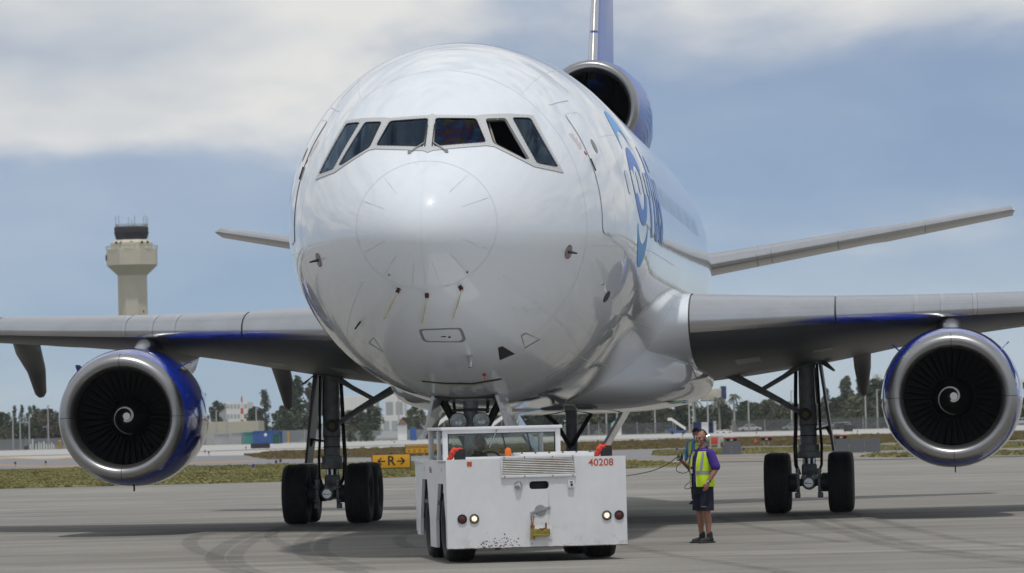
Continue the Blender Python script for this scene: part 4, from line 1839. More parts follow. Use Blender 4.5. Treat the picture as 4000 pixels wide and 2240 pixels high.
# lamps
for x, lit in ((-1.15, False), (-.965, True), (1.07, True), (1.26, False)):
    mb = MB()
    mb.revolve([(.0, .074), (-.018, .072), (-.02, .060), (-.006, .056)], (x, 0, .667), 'Y', 28)
    lp = mb.build('lamp', M['black'], tug)
    mb = MB()
    mb.revolve([(-.014, .001), (-.011, .03), (-.004, .058)], (x, 0, .667), 'Y', 24)
    mb.build('lamp_lens', M['lens_dark_red'] if not lit else mat('lamp_reflector', (.75, .68, .55), .18, metal=.8) if 'lamp_reflector' not in bpy.data.materials else bpy.data.materials['lamp_reflector'], lp, angle=0)
    if lit:
        mb = MB()
        mb.revolve([(-.030, .001), (-.026, .02), (-.016, .030), (-.012, .034)], (x, 0, .667), 'Y', 20)
        mb.build('lit_bulb', M['lamp_lit'], lp, angle=0)
# small fittings
mb = MB()
mb.revolve([(.02, .062), (-.03, .06), (-.05, .045), (-.055, .001)], (0, 0, 0), 'Y', 24)
o_ = mb.build('round_lamp', M['steel'], tug)
o_.location = (-.28, 0, 1.155)
o_.rotation_euler = (R(-18), 0, R(38))
sk = tb('power_socket', (.53, -.02, 1.155), (.10, .05, .11), bev=.01)
mb = MB()
mb.tube([(.535, -.04, 1.15), (.535, -.052, 1.15)], .02, 14)
mb.build('socket_hole', M['black'], sk)
tb('socket_label', (.53, -.048, 1.192), (.05, .006, .016), M['black'], sk, 0)
M['emblem'] = mat('emblem_alloy', (0.33, 0.34, 0.35), 0.45, metal=.6, bump=.4, bscale=60)
mb = MB()
mb.revolve([(0, .088), (-.012, .086), (-.016, .07), (-.012, .001)], (.05, 0, .77), 'Y', 32)
em = mb.build('emblem_disc', M['emblem'], tug)
tb('emblem_bar', (.05, -.018, .77), (.32, .012, .042), M['emblem'], em, .004, Matrix.Rotation(R(-16), 3, 'Y'))
for dx in (-.145, .145):
    mb = MB()
    c_ = Vector((.05 + dx * math.cos(R(16)), -.02, .77 + dx * math.sin(R(16))))
    mb.tube([c_, c_ + Vector((0, -.012, 0))], .014, 10)
    mb.build('emblem_rivet', M['steel'], em)
# tow hitch
h0 = tb('hitch_plate', (.055, -.008, .42), (.34, .016, .19), bev=.004)
mb = MB()
mb.box((.045, -.05, .44), (.27, .085, .10), bev=.012)
mb.box((.045, -.07, .395), (.25, .10, .03), bev=.01)
mb.build('hitch_jaw', M['hitch_yellow'], h0, angle=40)
mb = MB()
mb.tube([(-.085, -.06, .33), (-.085, -.06, .52)], .032, 14)
mb.build('hitch_post', M['hitch_yellow'], h0)
mb = MB()
mb.tube([(-.085, -.06, .50), (-.095, -.05, .60), (-.10, -.04, .69), (-.06, -.04, .69), (-.072, -.05, .60), (-.08, -.06, .54)], .0085, 6)
mb.tube([(-.085, -.06, .515), (-.085, -.06, .545)], .034, 12)
mb.build('hitch_pin', M['rust'], h0)
mb = MB()
mb.tube([(.12, -.06, .48), (.125, -.055, .58)], .014, 8)
mb.tube([(.02, -.09, .50), (.06, -.10, .49), (.11, -.085, .505)], .007, 5)
mb.build('hitch_lock', M['rust'], h0)
tb('sticker', (-1.02, -.004, 1.50), (.075, .004, .07), M['orange_print'], tug, 0)
# number and markings
tv, tf = text_mesh('40208', .152, .0016)
mb = MB()
mb.add([(1.0 + v.x * 1.02, -.004, 1.475 + v.y) for v in tv], tf)
mb.build('fleet_number', M['orange_print'], front, smooth=False, fix=False)
for body, m_, y0 in (('Fed', M['purple_print'], 2.45), ('Ex', M['orange_print'], 2.28)):
    tv, tf = text_mesh(body, .13, .003)
    mb = MB()
    mb.add([(-1.364, y0 - v.x * 1.15, 1.40 + v.y) for v in tv], tf)
    mb.build('side_lettering', m_, tug, smooth=False, fix=False)
for y in (.85, 3.35):
    tb('side_label', (-1.363, y, 1.42), (.004, .12, .07), mat('label_grey', (.55, .55, .56), .5) if 'label_grey' not in bpy.data.materials else bpy.data.materials['label_grey'], tug, 0)
# cab
cx0, cx1, cy0, cy1, zb, zt = -1.28, .56, 1.32, 3.35, 1.55, 2.065
cab = tb('cab_roof', ((cx0 + cx1) / 2, (cy0 + cy1) / 2 - .02, 2.04), (cx1 - cx0 + .06, cy1 - cy0 + .12, .05), bev=.015)
for x, y in ((cx0 + .04, cy0), (cx1 - .04, cy0), (cx0 + .04, cy1), (cx1 - .04, cy1)):
    tb('cab_post', (x, y, (zb + 2.015) / 2), (.08, .08, 2.015 - zb), parent=cab, bev=.01)
tb('cab_post', (cx0 + .04, 2.2, 1.78), (.06, .07, .46), parent=cab, bev=.01)
tb('windscreen_header', ((cx0 + cx1) / 2, cy0 - .005, 1.99), (cx1 - cx0 - .16, .06, .055), parent=cab, bev=.006)
tb('rear_header', ((cx0 + cx1) / 2, cy1 + .005, 1.97), (cx1 - cx0 - .16, .06, .085), parent=cab, bev=.006)
tb('roof_lining', ((cx0 + cx1) / 2, (cy0 + cy1) / 2, 2.008), (cx1 - cx0 - .18, cy1 - cy0 - .12, .012), M['dark'], cab, 0)
tb('cab_sill', ((cx0 + cx1) / 2, cy0 - .002, 1.575), (cx1 - cx0 - .16, .05, .045), parent=cab, bev=.006)
tb('rear_wall', ((cx0 + cx1) / 2, cy1 + .01, 1.3), (cx1 - cx0, .04, .56), parent=cab, bev=.004)
tb('cab_side_wall', (cx0 + .02, 2.35, 1.3), (.04, 1.95, .5), parent=cab, bev=.004)
tb('cab_side_wall', (cx1 - .02, 2.35, 1.3), (.04, 1.95, .5), parent=cab, bev=.004)
M['cab_glass'] = M['clear_glass']
tb('windscreen', ((cx0 + cx1) / 2, cy0, 1.78), (cx1 - cx0 - .14, .008, .39), M['cab_glass'], cab, 0)
tb('rear_window', ((cx0 + cx1) / 2, cy1, 1.77), (cx1 - cx0 - .14, .008, .38), M['cab_glass'], cab, 0)
for z0, z1, x in ((1.60, 1.96, cx0 + .088), (1.60, 1.96, cx1 - .088)):
    tb('window_gasket', (x, cy0 - .01, (z0 + z1) / 2), (.014, .02, z1 - z0), M['black'], cab, 0)
tb('window_gasket', ((cx0 + cx1) / 2, cy0 - .01, 1.958), (cx1 - cx0 - .16, .02, .012), M['black'], cab, 0)
mb = MB()
mb.tube([(-.43, cy0 - .05, 2.02), (-.46, cy0 - .06, 1.95), (-.55, cy0 - .03, 1.74)], [.012, .008, .006], 6)
mb.tube([(-.43, cy0 - .02, 2.02), (-.43, cy0 - .07, 2.02)], .018, 10)
mb.build('wiper', M['gear_grey'], cab)
mb = MB()
mb.revolve([(0, .06), (.0, .052), (.11, .05), (.135, .035), (.15, .001)], (-.31, .92, 1.585), 'Z', 20)
bc = mb.build('beacon', M['amber'], tug)
mb = MB()
mb.revolve([(-.03, .09), (.005, .085), (.008, .001)], (-.31, .92, 1.585), 'Z', 20)
mb.build('beacon_base', M['frame_grey'], bc)
mb = MB()                                                     # steering wheel and seat
ring = [(-.5 + .17 * math.cos(a), 1.62 + .05 * math.sin(a), 1.52 + .15 * math.sin(a)) for a in [2 * math.pi * k / 24 for k in range(25)]]
mb.tube(ring, .014, 6)
mb.tube([(-.5, 1.62, 1.52), (-.5, 1.5, 1.2)], .025, 8)
mb.build('steering_wheel', M['black'], tug)
tb('driver_seat', (-.62, 2.25, 1.2), (.5, .12, .65), M['dark'], tug, .04)
mb = MB()
for x in (-.1, .3):
    mb.tube([(x, cy1 - .05, 1.95), (x + .05, cy1 - .06, 1.72), (x + .07, cy1 - .05, 1.6)], .012, 6)
mb.build('cab_strut', M['dark'], cab)
# chipped paint and rust along the bottom edge of the plate
rnd = random.Random(12)
cb = MB()
for k in range(105):
    if k < 75:
        x, z = rnd.gauss(-.62, .16), .23 + abs(rnd.gauss(0, .075))
    elif k < 108:
        x, z = rnd.uniform(-1.34, 1.34), .22 + abs(rnd.gauss(0, .03))
    else:
        x, z = rnd.uniform(-1.3, 1.3), rnd.uniform(.3, 1.2)
    r = rnd.uniform(.003, .012) * (1.2 if k < 60 else .7)
    n_ = rnd.randint(5, 8)
    st_ = rnd.uniform(.5, 1.8)
    cb.add([(x + r * st_ * math.cos(2 * math.pi * q / n_) * rnd.uniform(.5, 1.2), -.0015 - .00001 * k, z + r * math.sin(2 * math.pi * q / n_) * rnd.uniform(.5, 1.2)) for q in range(n_)], [tuple(range(n_))])
cb.build('paint_chips', mat('chip', (.05, .042, .036), .8, col2=(.14, .07, .03), vscale=6), front, smooth=False, fix=False)['kind'] = 'stuff'
rb = MB()
zz = [.216 + .012 * noise.noise(Vector((k * .37, 3, 0))) for k in range(93)]
for k in range(92):
    x0_, x1_ = -1.379 + k * .03, -1.379 + (k + 1) * .03
    rb.add([(x0_, -.002, .2102), (x1_, -.002, .2102), (x1_, -.002, zz[k + 1] + .006), (x0_, -.002, zz[k] + .006)], [(0, 1, 2, 3)])
rb.build('rusty_edge', mat('edge_rust', (.16, .10, .06), .85, col2=(.06, .045, .035), vscale=9), front, smooth=False)
# covered lamps on the corners of the deck
CLOTHS = []
for x0, side in ((-1.16, -1), (1.10, -1)):
    wl = thing('covered_work_lamp', 'black work lamp wrapped in red cloth on the tow tractor corner ' + ('beside the cab' if x0 < 0 else 'above the number'), 'work lamp', TUG_POS + Matrix.Rotation(TUG_YAW, 3, 'Z') @ Vector((x0, .30, 1.557)), TUG_YAW)
    mb = MB()
    mb.box((.03, 0, .09), (.17, .12, .17), bev=.02)
    mb.build('lamp_housing', M['black'], wl, angle=40)
    rnd = random.Random(int(x0 * 100))
    mb = MB()
    for (cx_, cy_, cz_, rx_, ry_, rz_) in ((-.03, 0, .15, .08, .07, .035), (-.075, -.01, .115, .05, .06, .045), (-.105, 0, .065, .04, .05, .045), (-.125, .01, .03, .045, .04, .022), (.03, .01, .172, .05, .06, .02), (-.06, .0, .16, .03, .03, .04)):
        for _q in range(3):
            mb.loft([[(cx_ + rnd.uniform(-.012, .012) + rx_ * math.sin(math.pi * i / 9) * math.cos(2 * math.pi * k / 10) * rnd.uniform(.8, 1.1), cy_ + ry_ * math.sin(math.pi * i / 9) * math.sin(2 * math.pi * k / 10), max(.004, cz_ + rz_ * math.cos(math.pi * i / 9) + rnd.uniform(-.008, .008))) for k in range(10)] for i in range(1, 9)])
    CLOTHS.append((mb, wl))
# towbar to the nose gear
tbar = thing('towbar', 'steel towbar joining the tow tractor to the nose wheels', 'towbar', (0, 0, 0))
ngp = A @ Vector((0, NY - .35, .5))
hk = Matrix.Translation(TUG_POS) @ Matrix.Rotation(TUG_YAW, 4, 'Z') @ Vector((0, 4.7, .55))
mb = MB()
mb.tube([hk, hk.lerp(ngp, .85)], .06, 10)
mb.tube([hk.lerp(ngp, .85), ngp + Vector((.2, 0, 0))], .03, 8)
mb.tube([hk.lerp(ngp, .85), ngp + Vector((-.2, 0, 0))], .03, 8)
mb.build('bar', M['hitch_yellow'], tbar)
mb = MB()
mp_ = hk.lerp(ngp, .5)
for dx in (-.2, .2):
    mb.revolve([(dx - .05, .12), (dx - .05, .17), (dx + .05, .17), (dx + .05, .12)], (mp_.x, mp_.y, .17), 'X', 20)
mb.tube([(mp_.x - .25, mp_.y, .17), (mp_.x + .25, mp_.y, .17)], .12, 12)
mb.tube([(mp_.x, mp_.y, .17), mp_], .03, 8)
mb.build('carriage', M['rubber'], tbar)
# ------------------------------------------------------------------ airfield: grass, marks, lights, signs
def quad_px(pts):
    return [gnd(*p) for p in pts]


G1 = quad_px([(-700, 1858), (0, 1838), (1000, 1820), (1900, 1800), (2300, 1799), (2652, 1812), (2640, 1823), (1900, 1851), (1100, 1882), (0, 1910), (-700, 1930)])
sheet('grass_verge', G1, 0.004, M['soil'])
G2 = quad_px([(2560, 1762), (3000, 1751), (3600, 1738), (4700, 1712), (4700, 1735), (3600, 1757), (3000, 1772), (2560, 1782)])
sheet('grass_verge', G2, 0.004, M['soil'])
G3 = quad_px([(955, 1779), (1060, 1766), (1500, 1752), (2600, 1720), (3300, 1702), (4700, 1672), (4700, 1702), (3300, 1737), (2600, 1753), (1500, 1786), (1050, 1796)])
sheet('grass_island', G3, 0.004, M['soil_dry'])
G4 = quad_px([(3370, 1785), (3420, 1776), (3530, 1775), (4600, 1752), (4600, 1764), (3500, 1787)])
sheet('grass_island', G4, 0.004, M['soil'])
# concrete paths crossing the verge
sheet('path', quad_px([(-700, 1892), (0, 1871), (1000, 1842), (1430, 1833), (1430, 1837), (1000, 1849), (0, 1876), (-700, 1898)]), 0.008, M['runway'])
# painted lines and dark joints
M['line_orange'] = mat('worn_orange_paint', (0.42, 0.20, 0.05), 0.8, col2=(0.30, 0.24, 0.15), vscale=.25)
M['line_dark'] = mat('dark_joint', (0.045, 0.045, 0.045), 0.8)
M['line_white'] = mat('worn_white_paint', (0.5, 0.5, 0.48), 0.8)


def strip_px(name, top, th, m, z):
    pts = [gnd(x, y) for x, y in top] + [gnd(x, y + th) for x, y in reversed(top)]
    return sheet(name, pts, z, m)


strip_px('taxi_line', [(-600, 1800), (0, 1788), (110, 1791), (190, 1794), (260, 1788), (420, 1786), (700, 1786)], 5, M['line_orange'], .006)
strip_px('taxi_line', [(-600, 1826), (0, 1815), (190, 1822), (480, 1817), (1000, 1800)], 4, M['line_orange'], .006)
strip_px('taxi_line', [(2100, 1803), (2800, 1790), (3400, 1778), (4600, 1748)], 3, M['line_orange'], .006)
strip_px('runway_edge', [(-700, 1777), (0, 1758), (260, 1751), (900, 1734), (1700, 1712), (2650, 1681), (3500, 1662), (4700, 1636)], 3, M['line_dark'], .006)
strip_px('runway_edge', [(-700, 1800), (800, 1763), (1600, 1737), (2650, 1711), (3500, 1694), (4700, 1664)], 2, M['line_dark'], .006)
strip_px('apron_line', [(2450, 1808), (2700, 1806), (3000, 1801), (3500, 1793), (4500, 1770)], 2.5, M['line_dark'], .002)

# concrete slab joints on the apron
M['joint'] = mat('slab_joint', (0.10, 0.095, 0.085), 0.9, col2=(0.20, 0.195, 0.18), vscale=.5)
jb = MB()
for k in range(-6, 16):
    y = 52 + k * 7.6
    if y > 40:
        p, q = Vector((-40, y - .02 * -40 * 0, 0)), Vector((40, y, 0))
        jb.add([(-40, y + 3.6, -.004), (40, y - 3.6, -.004), (40, y - 3.6 + .05, -.004), (-40, y + 3.6 + .05, -.004)], [(0, 1, 2, 3)])
jo = jb.build('slab_joints', M['joint'], smooth=False)
jo['kind'] = 'structure'
# tyre marks: worn rubber laid on the concrete
M['skid'] = bpy.data.materials.new('rubber_mark')
M['skid'].use_nodes = True
_t = M['skid'].node_tree
_b = _t.nodes['Principled BSDF']
_b.inputs['Base Color'].default_value = (0.05, 0.05, 0.05, 1)
_b.inputs['Roughness'].default_value = .85
_co = _t.nodes.new('ShaderNodeTexCoord')
_n = _t.nodes.new('ShaderNodeTexNoise')
_n.inputs['Scale'].default_value = 1.3
_n.inputs['Detail'].default_value = 6
_n.inputs['Roughness'].default_value = .7
_t.links.new(_co.outputs['Object'], _n.inputs['Vector'])
_mr = _t.nodes.new('ShaderNodeMapRange')
_mr.inputs['From Min'].default_value = .32
_mr.inputs['From Max'].default_value = .72
_mr.inputs['To Min'].default_value = .04
_mr.inputs['To Max'].default_value = .26
_t.links.new(_n.outputs['Fac'], _mr.inputs[0])
_t.links.new(_mr.outputs[0], _b.inputs['Alpha'])


def spline(pts, n=10):
    out = []
    P = [Vector((p[0], p[1])) for p in pts]
    for i in range(len(P) - 1):
        p0, p1, p2, p3 = P[max(i - 1, 0)], P[i], P[i + 1], P[min(i + 2, len(P) - 1)]
        for k in range(n):
            t = k / n
            out.append(0.5 * ((2 * p1) + (p2 - p0) * t + (2 * p0 - 5 * p1 + 4 * p2 - p3) * t * t + (3 * p1 - p0 - 3 * p2 + p3) * t ** 3))
    out.append(P[-1])
    return out


def tyre_mark(pix, width, z):
    sp = spline(pix)
    g = [gnd(p.x, p.y) for p in sp]
    mb = MB()
    rows = []
    for i in range(len(g)):
        a, b = g[max(i - 1, 0)], g[min(i + 1, len(g) - 1)]
        d = (b - a)
        nrm = Vector((-d.y, d.x, 0)).normalized() * width / 2
        rows.append([(g[i].x + nrm.x, g[i].y + nrm.y, z), (g[i].x - nrm.x, g[i].y - nrm.y, z)])
    mb.loft(rows, False, False, closed=False)
    o = mb.build('tyre_mark', M['skid'], smooth=False)
    o['kind'] = 'structure'


for k, (pix, w) in enumerate((
        ([(1120, 2062), (960, 2095), (870, 2140), (838, 2180), (870, 2215), (950, 2240), (1060, 2262)], .32),
        ([(1150, 2066), (1020, 2098), (945, 2140), (918, 2180), (945, 2215), (1020, 2240), (1120, 2262)], .28),
        ([(1330, 2050), (1230, 2085), (1180, 2125), (1185, 2160), (1250, 2195), (1380, 2230), (1470, 2260)], .32),
        ([(1420, 2052), (1300, 2090), (1255, 2130), (1270, 2165), (1340, 2195), (1450, 2225)], .26),
        ([(830, 2080), (760, 2100), (740, 2125), (780, 2155), (860, 2180)], .30),
        ([(1100, 2060), (1060, 2085), (1070, 2110), (1130, 2140)], .26),
        ([(1640, 2075), (1570, 2095), (1560, 2115), (1600, 2140)], .26),
        ([(3080, 2008), (3200, 2050), (3330, 2090), (3480, 2130), (3650, 2160), (4050, 2205)], .32),
        ([(3180, 2010), (3300, 2050), (3440, 2095), (3600, 2135), (3800, 2165), (4050, 2190)], .26),
        ([(3320, 2003), (3480, 2045), (3640, 2085), (3830, 2120), (4080, 2145)], .30),
        ([(2440, 2130), (2600, 2165), (2800, 2195), (3000, 2225), (3100, 2245)], .26),
        ([(2790, 2020), (2950, 2060), (3100, 2085), (3300, 2120)], .22),
        ([(-50, 2048), (300, 2035), (620, 2035)], .08),
        ([(-50, 2148), (500, 2122), (1000, 2110)], .10),
        ([(-50, 2215), (400, 2195), (900, 2180), (1500, 2160)], .10),
        ([(2480, 2000), (2800, 1970), (3000, 1940)], .10))):
    tyre_mark(pix, w, .002 + .0006 * k)


# grass blades
def scatter_grass(name, polys, n, h0, h1, m, seed, near=None):
    rnd = random.Random(seed)
    mb = MB()
    for poly, share in polys:
        P2 = [(p.x, p.y) for p in poly]
        x0, x1 = max(min(p[0] for p in P2), -60), min(max(p[0] for p in P2), 60)
        y0, y1 = min(p[1] for p in P2), max(p[1] for p in P2)
        cnt = 0
        tries = 0
        while cnt < n * share and tries < n * 12:
            tries += 1
            x, y = rnd.uniform(x0, x1), rnd.uniform(y0, y1)
            if not in_poly(x, y, P2):
                continue
            if abs(x / y) > .128:
                continue
            cnt += 1
            h = rnd.uniform(h0, h1) * (1.6 if rnd.random() < .05 else 1)
            w = rnd.uniform(.12, .35)
            a = rnd.uniform(-.5, .5)
            dx, dy = math.cos(a) * w, math.sin(a) * w
            lean = rnd.uniform(-.06, .06)
            mb.add([(x - dx, y - dy, 0), (x + dx, y + dy, 0), (x + dx * .5 + lean, y + dy, h), (x - dx * .1 + lean, y, h * .7), (x - dx * .6, y, h * .95)], [(0, 1, 2, 3, 4)])
    o = mb.build(name, m, smooth=False, fix=False)
    o['kind'] = 'stuff'
    return o


M['grass'] = mat('grass_blades', (0.26, 0.235, 0.095), .9, col2=(0.175, 0.172, 0.062), vscale=.22)
M['grass_dry'] = mat('dry_grass_blades', (0.20, 0.15, 0.065), .9, col2=(0.12, 0.10, 0.035), vscale=.2)
go = scatter_grass('verge_grass', [(G1, .6), (G2, .25), (G4, .15)], 36000, .05, .12, M['grass'], 3)
tag(go, 'patchy green and straw grass on the verges beside the apron', 'grass')
go = scatter_grass('island_grass', [(G3, 1.0)], 12000, .08, .2, M['grass_dry'], 4)
tag(go, 'dry brownish grass island between the taxiway and the runway', 'grass')

# ---- taxiway edge lights
M['stake'] = mat('stake_yellow', (0.62, 0.36, 0.12), .6)
M['blue_lens'] = mat('blue_lens', (0.01, 0.02, 0.14), .25, coat=.4)


def edge_light(px, py, lab):
    p = gnd(px, py)
    k = thing('taxiway_light', 'blue taxiway light on a stake ' + lab, 'airfield light', p, 0, 'taxiway edge lights')
    mb = MB()
    mb.tube([(0, 0, 0), (0, 0, .22)], .045, 8)
    mb.tube([(0, 0, 0), (0, 0, .03)], .10, 8)
    mb.build('stake', M['stake'], k)
    mb = MB()
    mb.revolve([(.21, .05), (.22, .085), (.34, .08), (.40, .045), (.41, .001)], (0, 0, 0), 'Z', 10)
    mb.build('lens', M['blue_lens'], k)


for p in ((60, 1825, 'nearest the left frame edge'), (179, 1822, 'just left of the left engine'), (801, 1774, 'just right of the left engine, farther one'),
          (816, 1780, 'just right of the left engine, nearer one'), (961, 1758, 'left of the long black sign'), (1075, 1790, 'on the tip of the dry grass island'),
          (1079, 1824, 'left one of the pair above the left main tyres'), (1096, 1818, 'right one of the pair above the left main tyres'), (990, 1842, 'alone in the verge between engine and tyres'),
          (1368, 1786, 'between the left main gear and the R sign'), (1531, 1727, 'far beyond the R sign, farther of two'), (1541, 1735, 'far beyond the R sign, nearer of two'),
          (2906, 1773, 'at the foot of the two-section dark panel'), (2955, 1699, 'by the runway right of the headset worker'), (3350, 1692, 'by the runway right of the square dark sign'),
          (2666, 1708, 'by the runway left of the two workers'), (738, 1806, 'at the lower right rim of the left engine'), (2645, 1772, 'in the verge left of the two workers'), (3517, 1752, 'at the left rim of the right engine')):
    edge_light(*p)

# ---- signs
M['sign_yellow'] = mat('sign_yellow', (0.72, 0.36, 0.008), .45, var=.06)
M['sign_back'] = mat('sign_back', (0.030, 0.031, 0.035), .6, var=.2, vscale=1.5)
M['panel_grey'] = mat('panel_grey', (0.075, 0.08, 0.09), .5, var=.1, vscale=.6)
M['leg_grey'] = mat('leg_grey', (0.45, 0.44, 0.4), .6)


def sign_frame(px0, px1, py_base, py_top, py_bot, label, name='taxiway_sign', yaw=0.0, cat='sign'):
    c = gnd((px0 + px1) / 2, py_base)
    s = FPX / c.y
    w = (px1 - px0) / s
    h = (py_bot - py_top) / s
    z0 = (py_base - py_bot) / s
    return thing(name, label, cat, c, yaw), w, h, z0, s


sg, w, h, z0, s = sign_frame(1452, 1606, 1838, 1774, 1831, 'yellow taxiway sign with letter R between two arrows')
mb = MB()
mb.box((0, .06, z0 + h / 2), (w, .10, h), bev=.02)
mb.build('sign_box', M['sign_back'], sg, angle=40)
mb = MB()
mb.box((0, -.0, z0 + h / 2), (w - .10, .02, h - .08), bev=.004)
face = mb.build('sign_face', M['sign_yellow'], sg, angle=40)
tv, tf = text_mesh('R', h * .92, .012)
mb = MB()
mb.add([(v.x, -.014, z0 + h / 2 + v.y) for v in tv], tf)
for d in (-1, 1):
    x0_, x1_ = d * w * .15, d * w * .33
    zc_ = z0 + h / 2
    t_ = .035
    mb.add([(x0_, -.014, zc_ - t_), (x1_, -.014, zc_ - t_), (x1_, -.014, zc_ + t_), (x0_, -.014, zc_ + t_)], [(0, 1, 2, 3)])
    for q in (-1, 1):
        a_, b_ = Vector((x1_ + d * .02, zc_)), Vector((x1_ - d * .17, zc_ + q * .17))
        n_ = Vector((-(b_ - a_).y, (b_ - a_).x)).normalized() * t_
        mb.add([(p.x, -.0142 - .0004 * q, p.y) for p in (a_ - n_, b_ - n_, b_ + n_, a_ + n_)], [(0, 1, 2, 3)])
mb.build('sign_legend', M['black'], face, smooth=False, fix=False)
for x in (-.3, .35):
    mb = MB()
    mb.tube([(x * w, .06, 0), (x * w, .06, z0 + .02)], .04, 8)
    mb.build('leg', M['leg_grey'], sg)
for x in (-.35, 0, .35):
    mb = MB()
    mb.box((x * w, .06, z0 + h + .03), (.12, .08, .06), bev=.01)
    mb.build('lifting_lug', M['sign_back'], sg)

sg, w, h, z0, s = sign_frame(1582, 1768, 1784, 1736, 1772, 'yellow and black runway holding sign behind the R sign')
mb = MB()
mb.box((0, .06, z0 + h / 2), (w, .10, h), bev=.02)
mb.build('sign_box', M['sign_back'], sg, angle=40)
mb = MB()
mb.box((-w * .25 + .02, 0, z0 + h / 2), (w * .5 - .08, .02, h - .08), bev=.004)
face = mb.build('sign_face', M['sign_yellow'], sg, angle=40)
mb = MB()
fw_ = w * .5 - .08
cx_ = -w * .25 + .02
for zz in (.30, .14):
    mb.box((cx_, -.012, z0 + h / 2 + zz * h), (fw_, .004, .05))
for zz in (-.10, -.28):
    for k in range(4):
        mb.box((cx_ - fw_ * .36 + k * fw_ * .24, -.012, z0 + h / 2 + zz * h), (fw_ * .13, .004, .05))
mb.build('holding_pattern', M['black'], face, smooth=False)
tv, tf = text_mesh('R', h * 1.0, .012)
mb = MB()
mb.add([(w * .16 + v.x, -.014, z0 + h / 2 + v.y) for v in tv], tf)
mb.build('sign_legend', M['sign_yellow'], sg, smooth=False, fix=False)
for x in (-.4, -.1, .35):
    mb = MB()
    mb.tube([(x * w, .06, 0), (x * w, .06, z0 + .02)], .04, 8)
    mb.build('leg', M['leg_grey'], sg)


def blast_panel(px0, px1, py0, py1, label, slope=.25, sections=2):
    c = gnd((px0 + px1) / 2, py1)
    s = FPX / c.y
    w, h = (px1 - px0) / s, (py1 - py0) / s
    k = thing('sign_deflector', label, 'panel', c)
    for i in range(sections):
        x0_, x1_ = -w / 2 + w * i / sections + .02, -w / 2 + w * (i + 1) / sections - .02
        mb = MB()
        mb.loft([[(x0_, 0, 0), (x1_, 0, 0), (x1_, .05, 0), (x0_, .05, 0)], [(x0_ + (.2 if i == 0 else 0), h * slope, h), (x1_, h * slope, h), (x1_, h * slope + .05, h), (x0_ + (.2 if i == 0 else 0), h * slope + .05, h)]])
        mb.build('panel_section', M['panel_grey'], k, smooth=False)
    for x in (-w / 2 + .12, w / 2 - .06):
        mb = MB()
        mb.loft([[(x - .03, .06, 0), (x + .03, .06, 0), (x + .03, h * .9, 0), (x - .03, h * .9, 0)], [(x - .03, h * slope + .06, h), (x + .03, h * slope + .06, h), (x + .03, h * slope + .1, h), (x - .03, h * slope + .1, h)]])
        mb.build('side_wedge', M['sign_back'], k, smooth=False)
    return k


blast_panel(2818, 2896, 1725, 1776, 'dark grey sloped panel of two sections just right of the headset worker', sections=2)
blast_panel(3256, 3441, 1714, 1768, 'long dark grey sloped panel of three sections beside the engine', sections=3)


def slab_sign(px0, px1, py0, py1, base, label, lugs=0, legs=2, m=None):
    c = gnd((px0 + px1) / 2, base)
    s = FPX / c.y
    w, h, z0 = (px1 - px0) / s, (py1 - py0) / s, (base - py1) / s
    k = thing('field_sign', label, 'sign', c)
    mb = MB()
    mb.box((0, 0, z0 + h / 2), (w, .25, h), bev=.03)
    mb.build('sign_box', m or M['sign_back'], k, angle=40)
    for i in range(legs):
        x = -w * .35 + i * w * .7 / max(1, legs - 1)
        mb = MB()
        mb.tube([(x, 0, 0), (x, 0, z0 + .05)], .05, 6)
        mb.build('leg', M['leg_grey'], k)
    for i in range(lugs):
        mb = MB()
        mb.box((-w * .4 + i * w * .8 / (lugs - 1), 0, z0 + h + .06), (.14, .1, .12), bev=.02)
        mb.build('lug', M['sign_back'], k)
    return k, w, h, z0


slab_sign(980, 1055, 1732, 1752, 1756, 'long black sign seen from behind left of the main gear')
slab_sign(3296, 3331, 1661, 1686, 1691, 'square dark sign seen from behind with four lugs beside the gear', 4)
slab_sign(94, 112, 1742, 1757, 1759, 'small black box sign at the runway edge left of the engine')
slab_sign(2796, 2834, 1668, 1680, 1682, 'low black sign with a yellow end behind the headset worker')
slab_sign(3389, 3452, 1658, 1666, 1668, 'low yellow sign across the runway beside the engine', m=M['sign_yellow'])
M['signal_red'] = mat('signal_red', (0.60, 0.06, 0.03), .6)
for (x0_, x1_, lab) in ((2832, 2882, 'red-topped black marker above the two-section panel'), (2970, 3018, 'red-topped black marker standing alone in the dry grass'), (3258, 3312, 'red-topped black marker behind the long dark panel'), (3114, 3124, 'red-topped black marker mostly hidden behind the gear strut')):
    dy = -.024 * ((x0_ + x1_) / 2 - 2840)
    c = gnd((x0_ + x1_) / 2, 1746 + dy)
    s = FPX / c.y
    w = max(48, (x1_ - x0_)) / s
    k = thing('distance_marker', lab, 'marker', c)
    zz = (1746 - 1725) / s
    h = 11 / s
    mb = MB()
    mb.loft([[(-w * .36, -.2, zz), (w * .36, -.2, zz), (w * .36, .2, zz), (-w * .36, .2, zz)], [(-w * .46, -.3, zz + h), (w * .46, -.3, zz + h), (w * .46, .3, zz + h), (-w * .46, .3, zz + h)]])
    mb.build('marker_box', M['black'], k, smooth=False)
    mb = MB()
    mb.box((0, 0, zz + h + .04), (w, .7, .07), bev=.02)
    mb.build('red_lid', M['signal_red'], k)
    for x in (-.2, .2):
        mb = MB()
        mb.tube([(x * w, 0, 0), (x * w, 0, zz)], .06, 6)
        mb.build('leg', M['leg_grey'], k)
    for q in (-.05, .06):
        mb = MB()
        mb.box((q * w, -.27, zz + h * .55), (.10, .02, .16))
        mb.build('marker_digit', M['chalk'], k)
